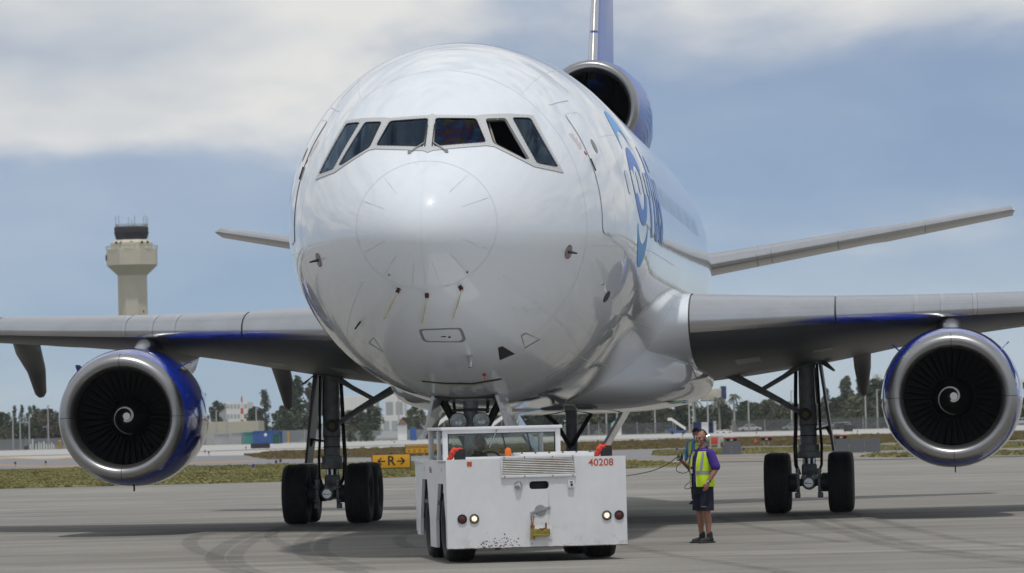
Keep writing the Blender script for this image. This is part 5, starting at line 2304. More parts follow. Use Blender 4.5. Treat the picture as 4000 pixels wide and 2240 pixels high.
# orange board in its frame and the small grey one beside it
for x0_, x1_, y0_, y1_, m_, lab in ((2777, 2805, 1709, 1735, M['signal_red'], 'orange square board in a grey frame behind the headset worker'), (2812, 2824, 1708, 1724, M['leg_grey'], 'small pale grey cabinet beside the orange board')):
    c = gnd((x0_ + x1_) / 2, 1750)
    s = FPX / c.y
    w, h, z0 = (x1_ - x0_) / s, (y1_ - y0_) / s, (1750 - y1_) / s
    k = thing('equipment_board', lab, 'board', c)
    mb = MB()
    mb.box((0, 0, z0 + h / 2), (w, .12, h), bev=.02)
    mb.build('board', m_, k)
    for x in (-1, 1):
        mb = MB()
        mb.box((x * w * .56, 0, (z0 + h) / 2), (.10, .10, z0 + h))
        mb.build('post', M['leg_grey'], k)
    mb = MB()
    mb.box((0, .02, z0 + h + .06), (w * 1.3, .1, .08))
    mb.box((0, .02, z0 - .06), (w * 1.3, .1, .08))
    mb.build('rail', M['leg_grey'], k)
k = thing('traffic_cone', 'small orange traffic cone in the dry grass', 'cone', gnd(2951, 1735))
mb = MB()
mb.revolve([(0, .22), (.03, .2), (.03, .15), (.55, .03), (.56, .001)], (0, 0, 0), 'Z', 12)
mb.build('cone', M['signal_red'], k)
mb = MB()
mb.box((0, 0, .015), (.4, .4, .03))
mb.build('base', M['signal_red'], k)
# ------------------------------------------------------------------ far side: tower, trees, buildings, poles
def far_at(px, d):
    return spot(px, d)


def yh(px):
    return 1668 - ROLL * (px - 2000)


def zpx(px, py, d):
    """height above ground of a pixel at a distance"""
    return CAM_Z + (yh(px) - py) * d / FPX


# ---- control tower
D = 1000.0
twr = thing('control_tower', 'tall beige control tower with dark glass cab above the left wing', 'control tower', far_at(531, D))
M['tower'] = mat('tower_concrete', (0.56, 0.52, 0.42), .85, var=.05, vscale=.3)
M['tower_dark'] = mat('tower_glass', (0.008, 0.010, 0.012), .3)
M['tower_brown'] = mat('tower_brown', (0.022, 0.016, 0.015), .7)
z = lambda py: zpx(515, py, D)
u = D / FPX


def octo(r, zz, n=8, a0=R(22.5), k=1.0):
    return [(r * math.cos(a0 + 2 * math.pi * i / n), r * math.sin(a0 + 2 * math.pi * i / n) * k, zz) for i in range(n)]


mb = MB()
mb.loft([octo(60 * u, 0), octo(60 * u, z(1076))])
mb.build('shaft', M['tower'], twr, smooth=False)
mb = MB()
mb.loft([octo(60 * u, z(1077)), octo(104 * u, z(1037)), octo(104 * u, z(975))])
mb.build('drum', M['tower'], twr, smooth=False)
mb = MB()
mb.loft([octo(86 * u, z(975)), octo(86 * u, z(950)), octo(66 * u, z(938))])
mb.build('upper_drum', M['tower'], twr, smooth=False)
mb = MB()
mb.loft([octo(60 * u, z(938)), octo(69 * u, z(908))])
mb.build('cab_glazing', M['tower_dark'], twr, smooth=False)
mb = MB()
mb.loft([octo(69 * u, z(908)), octo(70.5 * u, z(890)), octo(64 * u, z(886))])
cr_ = mb.build('cab_roof', M['tower_brown'], twr, smooth=False)
for i in range(8):
    a = R(22.5) + 2 * math.pi * i / 8
    mb = MB()
    mb.tube([(60.5 * u * math.cos(a), 60.5 * u * math.sin(a), z(938)), (69.5 * u * math.cos(a), 69.5 * u * math.sin(a), z(908))], .12, 6)
    mb.build('cab_mullion', M['tower_brown'], twr)
rnd = random.Random(5)
for dx, top in ((-62, 845), (-50, 842), (-12, 850), (0, 858), (12, 842), (46, 846), (60, 842), (64, 850)):
    mb = MB()
    yy = rnd.uniform(-2, 2)
    mb.tube([(dx * u, yy, z(888)), (dx * u, yy, z(top))], .07, 5)
    mb.build('antenna', M['gear_grey'], cr_)
mb = MB()
for k in range(24):
    a = 2 * math.pi * k / 24
    mb.tube([(62 * u * math.cos(a), 62 * u * math.sin(a), z(887)), (62 * u * math.cos(a), 62 * u * math.sin(a), z(877))], .06, 4)
for zz in (882, 877):
    mb.tube([(62 * u * math.cos(2 * math.pi * k / 24), 62 * u * math.sin(2 * math.pi * k / 24), z(zz)) for k in range(25)], .05, 4)
mb.build('roof_railing', M['gear_grey'], twr)
mb = MB()
for k in range(32):
    a = 2 * math.pi * k / 32
    mb.tube([(101 * u * math.cos(a), 101 * u * math.sin(a), z(975)), (101 * u * math.cos(a), 101 * u * math.sin(a), z(962))], .05, 4)
mb.tube([(101 * u * math.cos(2 * math.pi * k / 32), 101 * u * math.sin(2 * math.pi * k / 32), z(962)) for k in range(33)], .05, 4)
mb.build('balcony_railing', M['gear_grey'], twr)
mb = MB()
mb.box((-94 * u, -38 * u, z(1007)), (9 * u, .6, 22 * u), Matrix.Rotation(R(-67.5), 3, 'Z'))
mb.build('vent_opening', M['tower_brown'], twr)
for dx in (-55, -35, 5, 48, 70):
    mb = MB()
    mb.box((dx * u * .98, -84 * u * math.cos(R(22.5)) + .2, z(951)), (.5, .5, .6), bev=.1)
    mb.build('floodlight', M['tower_brown'], twr)
mb = MB()
mb.box((46 * u, -54 * u, z(1220)), (4 * u, .4, 10 * u))
mb.build('shaft_window', M['tower_brown'], twr)

# ---- trees
LEAF = {}
for nm, c1, c2 in (('dark', (0.066, 0.092, 0.040), (0.028, 0.042, 0.019)), ('olive', (0.12, 0.125, 0.058), (0.062, 0.072, 0.034)), ('pine', (0.115, 0.13, 0.09), (0.058, 0.07, 0.05)), ('brown', (0.115, 0.098, 0.06), (0.058, 0.054, 0.032)), ('palm', (0.085, 0.105, 0.05), (0.04, 0.052, 0.026))):
    LEAF[nm] = mat('leaf_' + nm, c1, .8, col2=c2, vscale=.35)
M['bark'] = mat('bark', (0.10, 0.085, 0.07), .9, var=.25, vscale=1.2)
M['palm_bark'] = mat('palm_bark', (0.30, 0.29, 0.27), .9, var=.15, vscale=1.2)


def tree(px, ytop, wpx, d, style, leaf, label, seed, group=None, name=None, base_clear=.12):
    rnd = random.Random(seed)
    H = zpx(px, ytop, d)
    W = wpx * d / FPX * (1.45 if style == 'pine' else 1.3 if style == 'round' else 1.1)
    nm = name or {'pine': 'pine_tree', 'round': 'broadleaf_tree', 'bush': 'shrub', 'palm': 'palm_tree'}[style]
    t = thing(nm, label, {'bush': 'bush', 'palm': 'palm tree'}.get(style, 'tree'), far_at(px, d), rnd.uniform(0, 6), group)
    tr = MB()
    cr = MB()

    def leafq(p, s):
        a, b = rnd.uniform(0, 6.28), rnd.uniform(-.6, .9)
        x = Vector((math.cos(a), math.sin(a), b * .5)).normalized() * s
        y = Vector((-math.sin(a) * b, math.cos(a) * b, 1)).normalized() * s * rnd.uniform(.4, .8)
        cr.add([p - x, p - y * .6 + x * .2, p + x, p + y], [(0, 1, 2, 3)])

    if style == 'palm':
        tr.tube([(0, 0, 0), (.1, 0, H * .4), (.05, .1, H * .86)], [.30, .22, .16], 8)
        top = Vector((.05, .1, H * .86))
        for k in range(17):
            a = 2 * math.pi * k / 17 + rnd.uniform(-.15, .15)
            el = rnd.uniform(-.3, 1.2)
            L = W * .55 * rnd.uniform(.85, 1.15)
            pts = []
            for i in range(7):
                q = i / 6
                r = L * q * math.cos(el) * (1 - .15 * q)
                zz = L * q * math.sin(el) - L * .75 * q * q
                pts.append(top + Vector((math.cos(a) * r, math.sin(a) * r, zz)))
            tr.tube(pts, [.05] * 6 + [.02], 4)
            for i in range(1, 7):
                dirv = (pts[i] - pts[i - 1]).normalized()
                sidev = dirv.cross(Vector((0, 0, 1)))
                if sidev.length < .1:
                    sidev = Vector((-math.sin(a), math.cos(a), 0))
                sidev.normalize()
                for sg_ in (-1, 1):
                    for m_ in (.2, .6, 1.0):
                        b0 = pts[i - 1].lerp(pts[i], m_)
                        ll = L * .20 * (1.1 - .7 * i / 7)
                        tipp = b0 + sidev * sg_ * ll + dirv * ll * .5 + Vector((0, 0, -ll * .55))
                        cr.add([b0 - dirv * .08, b0 + dirv * .14, tipp], [(0, 1, 2)])
    else:
        lean = Vector((rnd.uniform(-.05, .05), rnd.uniform(-.05, .05), 0)) * H
        hb = H * (.05 if style == 'bush' else base_clear)
        tr.tube([(0, 0, 0), lean * .3 + Vector((0, 0, H * .35)), lean * .7 + Vector((0, 0, H * .7)), lean + Vector((0, 0, H * .95))], [H * .028, H * .02, H * .012, H * .004], 7)
        clumps = []
        n = {'pine': 26, 'round': 30, 'bush': 14}[style]
        for i in range(n):
            q = (i + rnd.random()) / n
            zz = hb + (H - hb) * q
            if style == 'pine':
                prof = (.30 + .75 * math.sin(math.pi * min(1, (q + .12) * .9)) ** 1.2) * (1.02 - q * .72)
            elif style == 'round':
                prof = math.sqrt(max(.05, 1 - (2 * q - 1.0) ** 2)) * (1 if q > .3 else .85)
            else:
                prof = math.sqrt(max(.05, 1 - q * q))
            a = rnd.uniform(0, 6.28)
            rr = W / 2 * prof * rnd.uniform(.25, .95)
            c = lean * (zz / H) + Vector((math.cos(a) * rr, math.sin(a) * rr, zz))
            rad = W * {'pine': .14, 'round': .20, 'bush': .26}[style] * rnd.uniform(.6, 1.2)
            rad = min(rad, max(.25, H * 1.0 - zz + rad * .3))
            clumps.append((c, rad))
            if style != 'bush' and i % 2 == 0:
                tr.tube([lean * (zz / H * .8) + Vector((0, 0, max(.2, zz * .78))), c], [H * .008, H * .003], 5)
        ls = max(.16, min(.5, W * .055))
        for c, rad in clumps:
            for _ in range({'pine': 60, 'round': 85, 'bush': 80}[style]):
                v = Vector((rnd.gauss(0, 1), rnd.gauss(0, 1), rnd.gauss(0, 1))).normalized() * rad * rnd.uniform(.45, 1.08)
                if style == 'pine':
                    v.z *= 1.35
                p = c + v
                if p.z < .05:
                    continue
                leafq(p, ls * rnd.uniform(.6, 1.25))
    tr.build('trunk', M['palm_bark'] if style == 'palm' else M['bark'], t)
    cr.build('crown', LEAF[leaf], t, smooth=False, fix=False)
    return t


G = 'trees beyond the runway'
TREES = [
    # px, ytop, width px, distance, style, leaf, label
    (14, 1614, 92, 880, 'round', 'dark', 'dark bushy tree at the far left frame edge'),
    (-45, 1620, 90, 900, 'round', 'dark', 'dark tree cut by the left frame edge'),
    (54, 1589, 34, 900, 'pine', 'pine', 'slim pointed pine leftmost of the pale pines'),
    (88, 1587, 40, 905, 'pine', 'pine', 'slim pine second of the pale pines at left'),
    (112, 1590, 40, 895, 'pine', 'pine', 'slim pine third of the pale pines at left'),
    (134, 1588, 46, 900, 'pine', 'olive', 'yellowish pine between pale pines and dark tree at left'),
    (162, 1600, 46, 905, 'pine', 'olive', 'yellowish pine close beside the dark round tree at left'),
    (196, 1607, 96, 870, 'round', 'brown', 'brownish dark round tree beside the left engine'),
    (240, 1612, 80, 880, 'round', 'dark', 'dark round tree mostly behind the left engine'),
    (12, 1672, 84, 840, 'bush', 'olive', 'low yellow-green bush at the left frame edge'),
    (70, 1660, 80, 875, 'round', 'dark', 'low dark tree behind the leftmost poles'),
    (130, 1660, 90, 875, 'round', 'dark', 'low dark tree between poles and the left engine'),
    (806, 1542, 28, 930, 'pine', 'pine', 'narrow pine at the right rim of the left engine'),
    (848, 1570, 60, 940, 'round', 'dark', 'dark tree left of the white office block'),
    (1000, 1595, 62, 930, 'round', 'dark', 'low tree right of the white office block'),
    (1044, 1530, 68, 930, 'pine', 'pine', 'tall ragged pine left of the flap fairing'),
    (1100, 1590, 70, 930, 'round', 'dark', 'dark tree behind the hanging flap fairing'),
    (1165, 1486, 110, 930, 'pine', 'dark', 'tallest dark pine left of the left main gear'),
    (1215, 1500, 80, 940, 'pine', 'brown', 'tall brownish pine just behind the left gear door'),
    (1322, 1470, 52, 940, 'pine', 'pine', 'tall thin pine just right of the left gear strut'),
    (1130, 1625, 100, 900, 'round', 'dark', 'low dark tree under the tallest pine'),
    (1210, 1630, 80, 900, 'round', 'dark', 'low dark tree beside the left gear door'),
    (1385, 1610, 90, 910, 'round', 'brown', 'brownish tree in front of the domed white building'),
    (1452, 1588, 80, 905, 'round', 'dark', 'dark tree right of the domed white building'),
    (1373, 1674, 44, 800, 'bush', 'olive', 'bright green rounded bush right of the left gear'),
    (1434, 1658, 68, 800, 'bush', 'dark', 'dark umbrella-shaped bush beside the bright green bush'),
    (1628, 1588, 62, 860, 'round', 'olive', 'small open-crowned tree left of the nose gear door'),
    (1590, 1635, 60, 850, 'round', 'olive', 'low scrubby tree behind the white hut'),
    (2080, 1590, 110, 900, 'round', 'dark', 'dark tree seen above the tractor cab right corner'),
    (2170, 1585, 110, 900, 'round', 'dark', 'dark tree behind the centre gear'),
    (2290, 1585, 120, 900, 'round', 'olive', 'olive tree just right of the centre gear doors'),
    (2390, 1590, 110, 905, 'round', 'dark', 'dark tree under the belly between two poles'),
    (2480, 1590, 110, 900, 'round', 'dark', 'dark tree under the belly fairing'),
    (2570, 1585, 110, 905, 'round', 'olive', 'olive tree below the belly fairing rear'),
    (2650, 1580, 100, 905, 'round', 'dark', 'dark tree left of the palms'),
    (2760, 1592, 110, 920, 'round', 'dark', 'low dark tree below the billboard'),
    (2835, 1585, 60, 925, 'round', 'dark', 'low dark tree between two palms'),
    (2714, 1540, 64, 860, 'palm', 'palm', 'palm tree at the edge of the belly fairing'),
    (2811, 1545, 78, 860, 'palm', 'palm', 'palm tree in front of the billboard'),
    (2868, 1527, 66, 850, 'palm', 'palm', 'tallest palm tree right of the billboard'),
    (2915, 1572, 76, 890, 'round', 'dark', 'dark tree right of the tallest palm'),
    (2960, 1578, 70, 900, 'round', 'olive', 'olive tree second from the tallest palm'),
    (3005, 1566, 84, 900, 'round', 'olive', 'widest olive tree under the right gear brace'),
    (3060, 1572, 76, 895, 'round', 'olive', 'olive tree under the right gear pivot'),
    (3105, 1580, 70, 900, 'round', 'dark', 'dark tree just left of the right gear strut'),
    (3190, 1580, 70, 910, 'round', 'olive', 'olive tree just right of the right gear strut'),
    (3232, 1520, 52, 930, 'pine', 'pine', 'ragged grey pine leftmost right of the gear'),
    (3300, 1482, 110, 930, 'pine', 'pine', 'broad ragged grey pine behind the right flap fairing'),
    (3368, 1478, 60, 935, 'pine', 'pine', 'slim grey pine between flap fairing and engine'),
    (3395, 1476, 50, 940, 'pine', 'pine', 'slim grey pine nearest the cell mast'),
    (3260, 1565, 110, 890, 'round', 'dark', 'dark round tree right of the right gear door'),
    (3345, 1560, 120, 885, 'round', 'olive', 'big olive tree under the flap fairing tip'),
    (3425, 1490, 120, 890, 'round', 'dark', 'big dark tree touching the right engine rim'),
    (3470, 1520, 110, 895, 'round', 'olive', 'olive tree mostly behind the right engine'),
    (3200, 1620, 70, 860, 'round', 'dark', 'low dark tree behind the parked cars'),
    (3290, 1615, 90, 860, 'bush', 'dark', 'low dark hedge bush behind the car park'),
    (3410, 1610, 100, 860, 'bush', 'dark', 'low dark hedge bush beside the engine'),
    (2930, 1628, 60, 850, 'bush', 'dark', 'dark rounded bush by the pink wall, left'),
    (2985, 1630, 56, 850, 'bush', 'dark', 'dark rounded bush by the pink wall, middle'),
    (3068, 1630, 40, 850, 'bush', 'dark', 'small dark bush by the pink wall, right'),
    (3995, 1560, 60, 900, 'round', 'dark', 'dark tree at the right frame edge beside the engine'),
    (1740, 1600, 90, 905, 'round', 'olive', 'olive tree behind the nose gear left door'),
    (1960, 1600, 100, 905, 'round', 'dark', 'dark tree behind the nose gear right door'),
]
for i, (px, yt, wp, d, st, lf, lab) in enumerate(TREES):
    tree(px, yt, wp, d, st, lf, lab, 100 + i, 'palms by the airport road' if st == 'palm' else G)

# ---- buildings and containers


def block(name, label, cat, px0, px1, ytop, ybot, d, m, depth=12.0, roof=None, bands=0, band_mat=None, windows=0):
    c = far_at((px0 + px1) / 2, d)
    s = FPX / d
    w = (px1 - px0) / s
    pm = (px0 + px1) / 2
    z1, z0 = zpx(pm, ytop, d), max(0.0, zpx(pm, ybot, d))
    k = thing(name, label, cat, c)
    mb = MB()
    mb.box((0, depth / 2, (z0 * 0 + z1) / 2), (w, depth, z1), bev=.05)
    mb.build('wall', m, k, smooth=False)
    if roof:
        mb = MB()
        mb.loft([[(-w * .55, -.5, z1 - .01), (w * .55, -.5, z1 - .01), (w * .55, depth + .5, z1 - .01), (-w * .55, depth + .5, z1 - .01)], [(-w * .15, depth * .4, z1 + roof), (w * .15, depth * .4, z1 + roof), (w * .15, depth * .6, z1 + roof), (-w * .15, depth * .6, z1 + roof)]])
        mb.build('roof', band_mat or M['bark'], k, smooth=False)
    for i in range(bands):
        for j in range(windows):
            mb = MB()
            ww = w / windows
            mb.box((-w / 2 + ww * (j + .5), .02, z1 * (i + .55) / bands), (ww * .72, .12, z1 / bands * .42))
            mb.build('window', band_mat or M['tower_dark'], k, smooth=False)
    return k, w, z1


M['far_white'] = mat('far_white', (0.78, 0.78, 0.76), .7, var=.05, vscale=.2)
M['far_cream'] = mat('far_cream', (0.52, 0.49, 0.38), .8, var=.05, vscale=.2)
M['far_pink'] = mat('far_pink', (0.36, 0.28, 0.23), .85, var=.06, vscale=.2)
M['far_grey'] = mat('far_grey', (0.40, 0.41, 0.42), .8)
M['win_grey'] = mat('win_grey', (0.42, 0.46, 0.48), .4)
M['cont_blue'] = mat('container_blue', (0.03, 0.10, 0.32), .6, var=.12, vscale=.5)
M['cont_green'] = mat('container_green', (0.03, 0.14, 0.10), .6, var=.12)
M['cont_teal'] = mat('container_teal', (0.10, 0.32, 0.30), .6)
M['navy'] = mat('navy_panel', (0.02, 0.035, 0.14), .5)
block('office_block', 'white office block with grey window bands behind the left engine', 'building', 886, 970, 1571, 1645, 1150, M['far_white'], 25, bands=4, windows=6, band_mat=M['win_grey'])
block('office_annex', 'grey-white annex left of the white office block', 'building', 852, 886, 1577, 1645, 1170, M['far_grey'], 20)
block('warehouse', 'long low cream warehouse between engine and main gear', 'building', 806, 1011, 1647, 1720, 860, M['far_cream'], 20)
dm, w, z1 = block('terminal_hall', 'pale cream hall with low roof behind the left main gear', 'building', 1342, 1470, 1548, 1650, 1100, M['far_white'], 30)
block('hangar', 'tall white hangar block left of the nose gear', 'building', 1505, 1582, 1526, 1690, 1100, M['far_white'], 30, bands=1, windows=2, band_mat=M['far_grey'])
block('low_terminal', 'wide low white terminal building behind the tow tractor cab', 'building', 1430, 1720, 1622, 1690, 1050, M['far_white'], 30, bands=1, windows=9, band_mat=M['win_grey'])
block('hut', 'small white hut with brown roof left of the nose gear', 'hut', 1554, 1590, 1660, 1696, 800, M['far_white'], 2.5, roof=.9, band_mat=mat('hut_roof', (0.12, 0.07, 0.05), .8))
block('equipment_box', 'blue equipment box right of the white hut', 'container', 1602, 1627, 1671, 1692, 800, M['cont_blue'], 2)
block('boundary_building', 'long pinkish low building behind the bushes at right', 'building', 2824, 3180, 1612, 1660, 930, M['far_pink'], 15, bands=1, windows=14, band_mat=M['tower_brown'])
block('road_building', 'pinkish low building left of the palms', 'building', 2640, 2704, 1625, 1660, 930, M['far_pink'], 15)
block('car_park_building', 'white building with dark window bands at the right frame edge', 'building', 3976, 4080, 1478, 1650, 900, M['far_white'], 20, bands=3, windows=5)


def container(px0, px1, ytop, d, m, label, depth=2.4):
    c = far_at((px0 + px1) / 2, d)
    w = (px1 - px0) * d / FPX
    h = zpx((px0 + px1) / 2, ytop, d)
    k = thing('shipping_container', label, 'container', c, 0, 'containers along the far fence')
    mb = MB()
    n = max(6, int(w / .5))
    pts = []
    for i in range(n * 2 + 1):
        x = -w / 2 + w * i / (n * 2)
        pts.append((x, .12 if i % 2 else 0.0))
    for i in range(len(pts) - 1):
        a, b = pts[i], pts[i + 1]
        mb.add([(a[0], a[1], .1), (b[0], b[1], .1), (b[0], b[1], h - .1), (a[0], a[1], h - .1)], [(0, 1, 2, 3)])
    mb.box((0, depth / 2 + .14, h / 2), (w, depth, h))
    mb.build('body', m, k, smooth=False)
    mb = MB()
    for zz in (.06, h - .06):
        mb.box((0, -.03, zz), (w, .14, .12))
    mb.build('rail', m, k)
    return k


container(988, 1086, 1683, 800, M['cont_blue'], 'long blue container with white emblem by the far fence')
container(1086, 1102, 1684, 805, M['cont_blue'], 'short blue container end beside the long blue one')
container(1066, 1092, 1694, 790, M['cont_green'], 'small green skip in front of the blue containers')
container(950, 988, 1688, 802, M['cont_teal'], 'teal container left of the long blue one')
container(905, 945, 1690, 802, M['far_grey'], 'pale grey container left of the teal one')
container(840, 895, 1694, 805, M['far_grey'], 'weathered grey container next to the left engine')
container(2710, 2740, 1648, 800, M['navy'], 'navy cargo unit above the second worker, left')
container(2741, 2768, 1650, 800, M['far_white'], 'white cargo unit between the navy ones')
container(2769, 2790, 1649, 802, M['navy'], 'navy cargo unit above the headset, right')
container(2788, 2799, 1647, 801, M['far_white'], 'narrow white cargo unit ending the row')
# emblem on the blue container
mb = MB()
p = at(1037, 1699, 799.6)
mb.box(p, (.5, .03, .5), Matrix.Rotation(R(45), 3, 'Y'))
o_ = mb.build('container_emblem', M['far_white'])
o_.parent = bpy.data.objects['shipping_container']
o_.matrix_parent_inverse = Matrix.Translation(-bpy.data.objects['shipping_container'].location)

# ---- poles
M['pole'] = mat('pole_grey', (0.40, 0.40, 0.38), .6)
POLES = [(52, 1630, 'leftmost thin light pole among the trees'), (80, 1632, 'second thin light pole from the left edge'), (116, 1628, 'third thin light pole, beside the yellowish pines'),
         (847, 1605, 'pale pole left of the white office block'), (1003, 1598, 'pale pole at the end of the warehouse'), (889, 1640, 'thin dark pole in front of the warehouse'),
         (1560, 1535, 'tall thin mast against the white hangar'), (2300, 1598, 'pole under the belly right of the centre gear'), (2370, 1585, 'thicker pole under the belly fairing nose'),
         (2412, 1600, 'pole under the belly fairing middle'), (2560, 1590, 'pole under the belly fairing right end'), (2694, 1560, 'thick pale pole below the belly fairing edge'),
         (2710, 1560, 'thin pole next to the leftmost palm'), (2767, 1535, 'tall pole in front of the billboard'), (2926, 1567, 'pole among the olive trees right of the palms'),
         (3094, 1528, 'pole just left of the right gear strut'), (3236, 1570, 'pole right of the right gear door'), (3383, 1515, 'tall pole between flap fairing and engine'), (3429, 1524, 'tall pole at the left rim of the right engine'), (190, 1586, 'dark bent pole top above the round tree')]
for px, yt, lab in POLES:
    d = 830
    k = thing('light_pole', lab, 'pole', far_at(px, d), 0, 'poles beyond the runway')
    h = zpx(px, yt, d)
    mb = MB()
    mb.tube([(0, 0, 0), (0, 0, h)], [.17, .11], 8)
    mb.build('shaft', M['pole'], k)
    mb = MB()
    mb.box((.15, 0, h), (.6, .25, .14), bev=.04)
    mb.build('lamp_head', M['pole'], k)
# flag mast
k = thing('radio_mast', 'thin red and white lattice mast beside the white office block', 'mast', far_at(948, 1100))
h = zpx(948, 1526, 1100)
for i in range(6):
    z0_, z1_ = 4 + (h - 4) * i / 6, 4 + (h - 4) * (i + 1) / 6
    mb = MB()
    mb.tube([(0, 0, z0_ if i else 0), (0, 0, z1_)], [.5 - .07 * i, .43 - .07 * i], 4)
    mb.build('mast_section', M['signal_red'] if i % 2 == 0 else M['far_white'], k)
# cell mast
k = thing('cell_mast', 'antenna mast with a ring of panels left of the right engine', 'mast', far_at(3431, 900))
h = zpx(3431, 1462, 900)
mb = MB()
mb.tube([(0, 0, 0), (0, 0, h)], [.4, .2], 8)
mb.build('shaft', M['pole'], k)
mb = MB()
for a in range(3):
    c, s_ = math.cos(R(90 + 120 * a)), math.sin(R(90 + 120 * a))
    c2, s2 = math.cos(R(210 + 120 * a)), math.sin(R(210 + 120 * a))
    for zz in (h - .4, h - 1.4):
        mb.tube([(c * .85, s_ * .85, zz), (c2 * .85, s2 * .85, zz)], .05, 5)
mb.build('antenna_ring', M['pole'], k)
for a in range(9):
    mb = MB()
    t_ = a / 9 * 2 * math.pi
    mb.box((.85 * math.cos(t_), .85 * math.sin(t_), h - .8), (.16, .16, 1.5))
    mb.build('antenna_panel', M['far_white'], k)
# billboard
k = thing('billboard', 'wide pale billboard on a dark post behind the palms', 'billboard', far_at(2780, 1000))
u = 1000 / FPX
mb = MB()
mb.box((0, 0, zpx(2780, 1540, 1000)), (82 * u, .6, 42 * u), bev=.1)
bb = mb.build('board', mat('billboard_print', (0.62, 0.60, 0.55), .7, col2=(0.45, 0.40, 0.28), vscale=.35), k)
mb = MB()
mb.box((0, -.2, zpx(2780, 1565, 1000)), (82 * u, 1.2, 5 * u))
mb.build('catwalk', mat('catwalk_red', (0.10, 0.05, 0.045), .7), k)
mb = MB()
mb.box((51 * u, 2, zpx(2780, 1535, 1000)), (20 * u, 4, 50 * u))
mb.build('side_board', M['navy'], k)
mb = MB()
mb.tube([(44 * u, 1, 0), (44 * u, 1, zpx(2780, 1560, 1000))], .8, 10)
mb.build('post', M['catwalk'] if 'catwalk' in M else bpy.data.materials['catwalk_red'], k)

# ---- fences
M['mesh_fence'] = bpy.data.materials.new('mesh_fence')
M['mesh_fence'].use_nodes = True
_b = M['mesh_fence'].node_tree.nodes['Principled BSDF']
_b.inputs['Base Color'].default_value = (0.33, 0.35, 0.37, 1)
_b.inputs['Alpha'].default_value = .55
_b.inputs['Roughness'].default_value = .8
M['mesh_fence_dark'] = M['mesh_fence'].copy()
_b = M['mesh_fence_dark'].node_tree.nodes['Principled BSDF']
_b.inputs['Base Color'].default_value = (0.10, 0.11, 0.11, 1)


def fence(px0, px1, h, d, m, label, step=6.0):
    a, b = far_at(px0, d), far_at(px1, d)
    k = thing('fence', label, 'fence', (a + b) / 2)
    L = (b - a).length
    n = max(1, int(L / step))
    for i in range(n):
        mb = MB()
        x0_, x1_ = -L / 2 + L * i / n, -L / 2 + L * (i + 1) / n
        mb.add([(x0_, 0, 0), (x1_, 0, 0), (x1_, 0, h), (x0_, 0, h)], [(0, 1, 2, 3)])
        mb.build('mesh_panel', m, k, smooth=False)
    for i in range(n + 1):
        mb = MB()
        x0_ = -L / 2 + L * i / n
        mb.tube([(x0_, 0, 0), (x0_, 0, h + .25)], .05, 5)
        mb.build('post', M['pole'], k)
    return k


fence(-60, 262, 2.0, 815, M['mesh_fence'], 'grey mesh fence in front of the trees at far left')
fence(800, 1320, 2.4, 815, M['mesh_fence'], 'grey mesh fence in front of the warehouse and containers')
fence(1320, 1660, 2.0, 830, M['mesh_fence'], 'grey mesh fence behind the bushes left of the tractor')
fence(2040, 2640, 2.2, 825, M['mesh_fence_dark'], 'dark mesh fence seen under the belly')
fence(2860, 3500, 2.2, 825, M['mesh_fence_dark'], 'dark mesh fence in front of the cars at right')

# ---- white marker posts left of the engine, yellow cabinet
for i, (px, hh) in enumerate(((120, 1.0), (128, 1.9), (141, 1.0), (152, 1.3), (161, 1.2), (172, 1.4), (182, 1.0), (193, .9), (202, 1.2), (210, .9))):
    k = thing('marker_post', 'white marker post at the left fence, ' + ('first', 'second', 'third', 'fourth', 'fifth', 'sixth', 'seventh', 'eighth', 'ninth', 'tenth')[i] + ' from the left in its row', 'post', far_at(px, 805), 0, 'white posts by the left fence')
    mb = MB()
    mb.tube([(0, 0, 0), (0, 0, hh)], .13, 6)
    mb.build('post', M['far_white'], k)
    mb = MB()
    mb.tube([(0, 0, hh - .02), (0, 0, hh + .1)], .16, 6)
    mb.build('cap', M['far_grey'], k)
block('yellow_cabinet', 'yellow upright cabinet by the fence beside the left engine', 'cabinet', 228, 238, 1723, 1745, 805, M['sign_yellow'], .6, roof=.1, band_mat=M['sign_yellow'])
block('yellow_cabinet', 'yellow upright cabinet right of the blue containers', 'cabinet', 1124, 1129, 1690, 1718, 800, M['sign_yellow'], .6, roof=.1, band_mat=M['sign_yellow'])

# ---- parked cars
def car(px, d, m, label, rz=0.0):
    k = thing('parked_car', label, 'car', far_at(px, d), rz, 'cars parked behind the fence')
    prof = [(-2.2, .35), (-2.2, .75), (-1.9, .88), (-1.3, .95), (-.7, 1.42), (.6, 1.45), (1.25, .98), (2.1, .85), (2.25, .6), (2.2, .35)]
    mb = MB()
    rings = []
    for y, inset in ((-.85, .06), (-.78, 0), (.78, 0), (.85, .06)):
        rings.append([(x, y, zz - (inset if zz > 1 else 0)) for x, zz in prof])
    mb.loft(rings)
    mb.build('body', m, k, angle=30)
    mb = MB()
    for y in (-.86, .86):
        mb.add([(-1.15, y, .98), (.1, y, .98), (.05, y, 1.36), (-.65, y, 1.34)], [(0, 1, 2, 3)])
        mb.add([(.2, y, .98), (1.05, y, .98), (.6, y, 1.36), (.15, y, 1.36)], [(0, 1, 2, 3)])
    mb.build('side_windows', M['tower_dark'], k, smooth=False)
    for x in (-1.4, 1.4):
        for y in (-.78, .78):
            mb = MB()
            mb.revolve([(-.11, .001), (-.11, .3), (.11, .3), (.11, .001)], (x, y, .32), 'Y', 14)
            mb.build('wheel', M['rubber'], k)
    return k


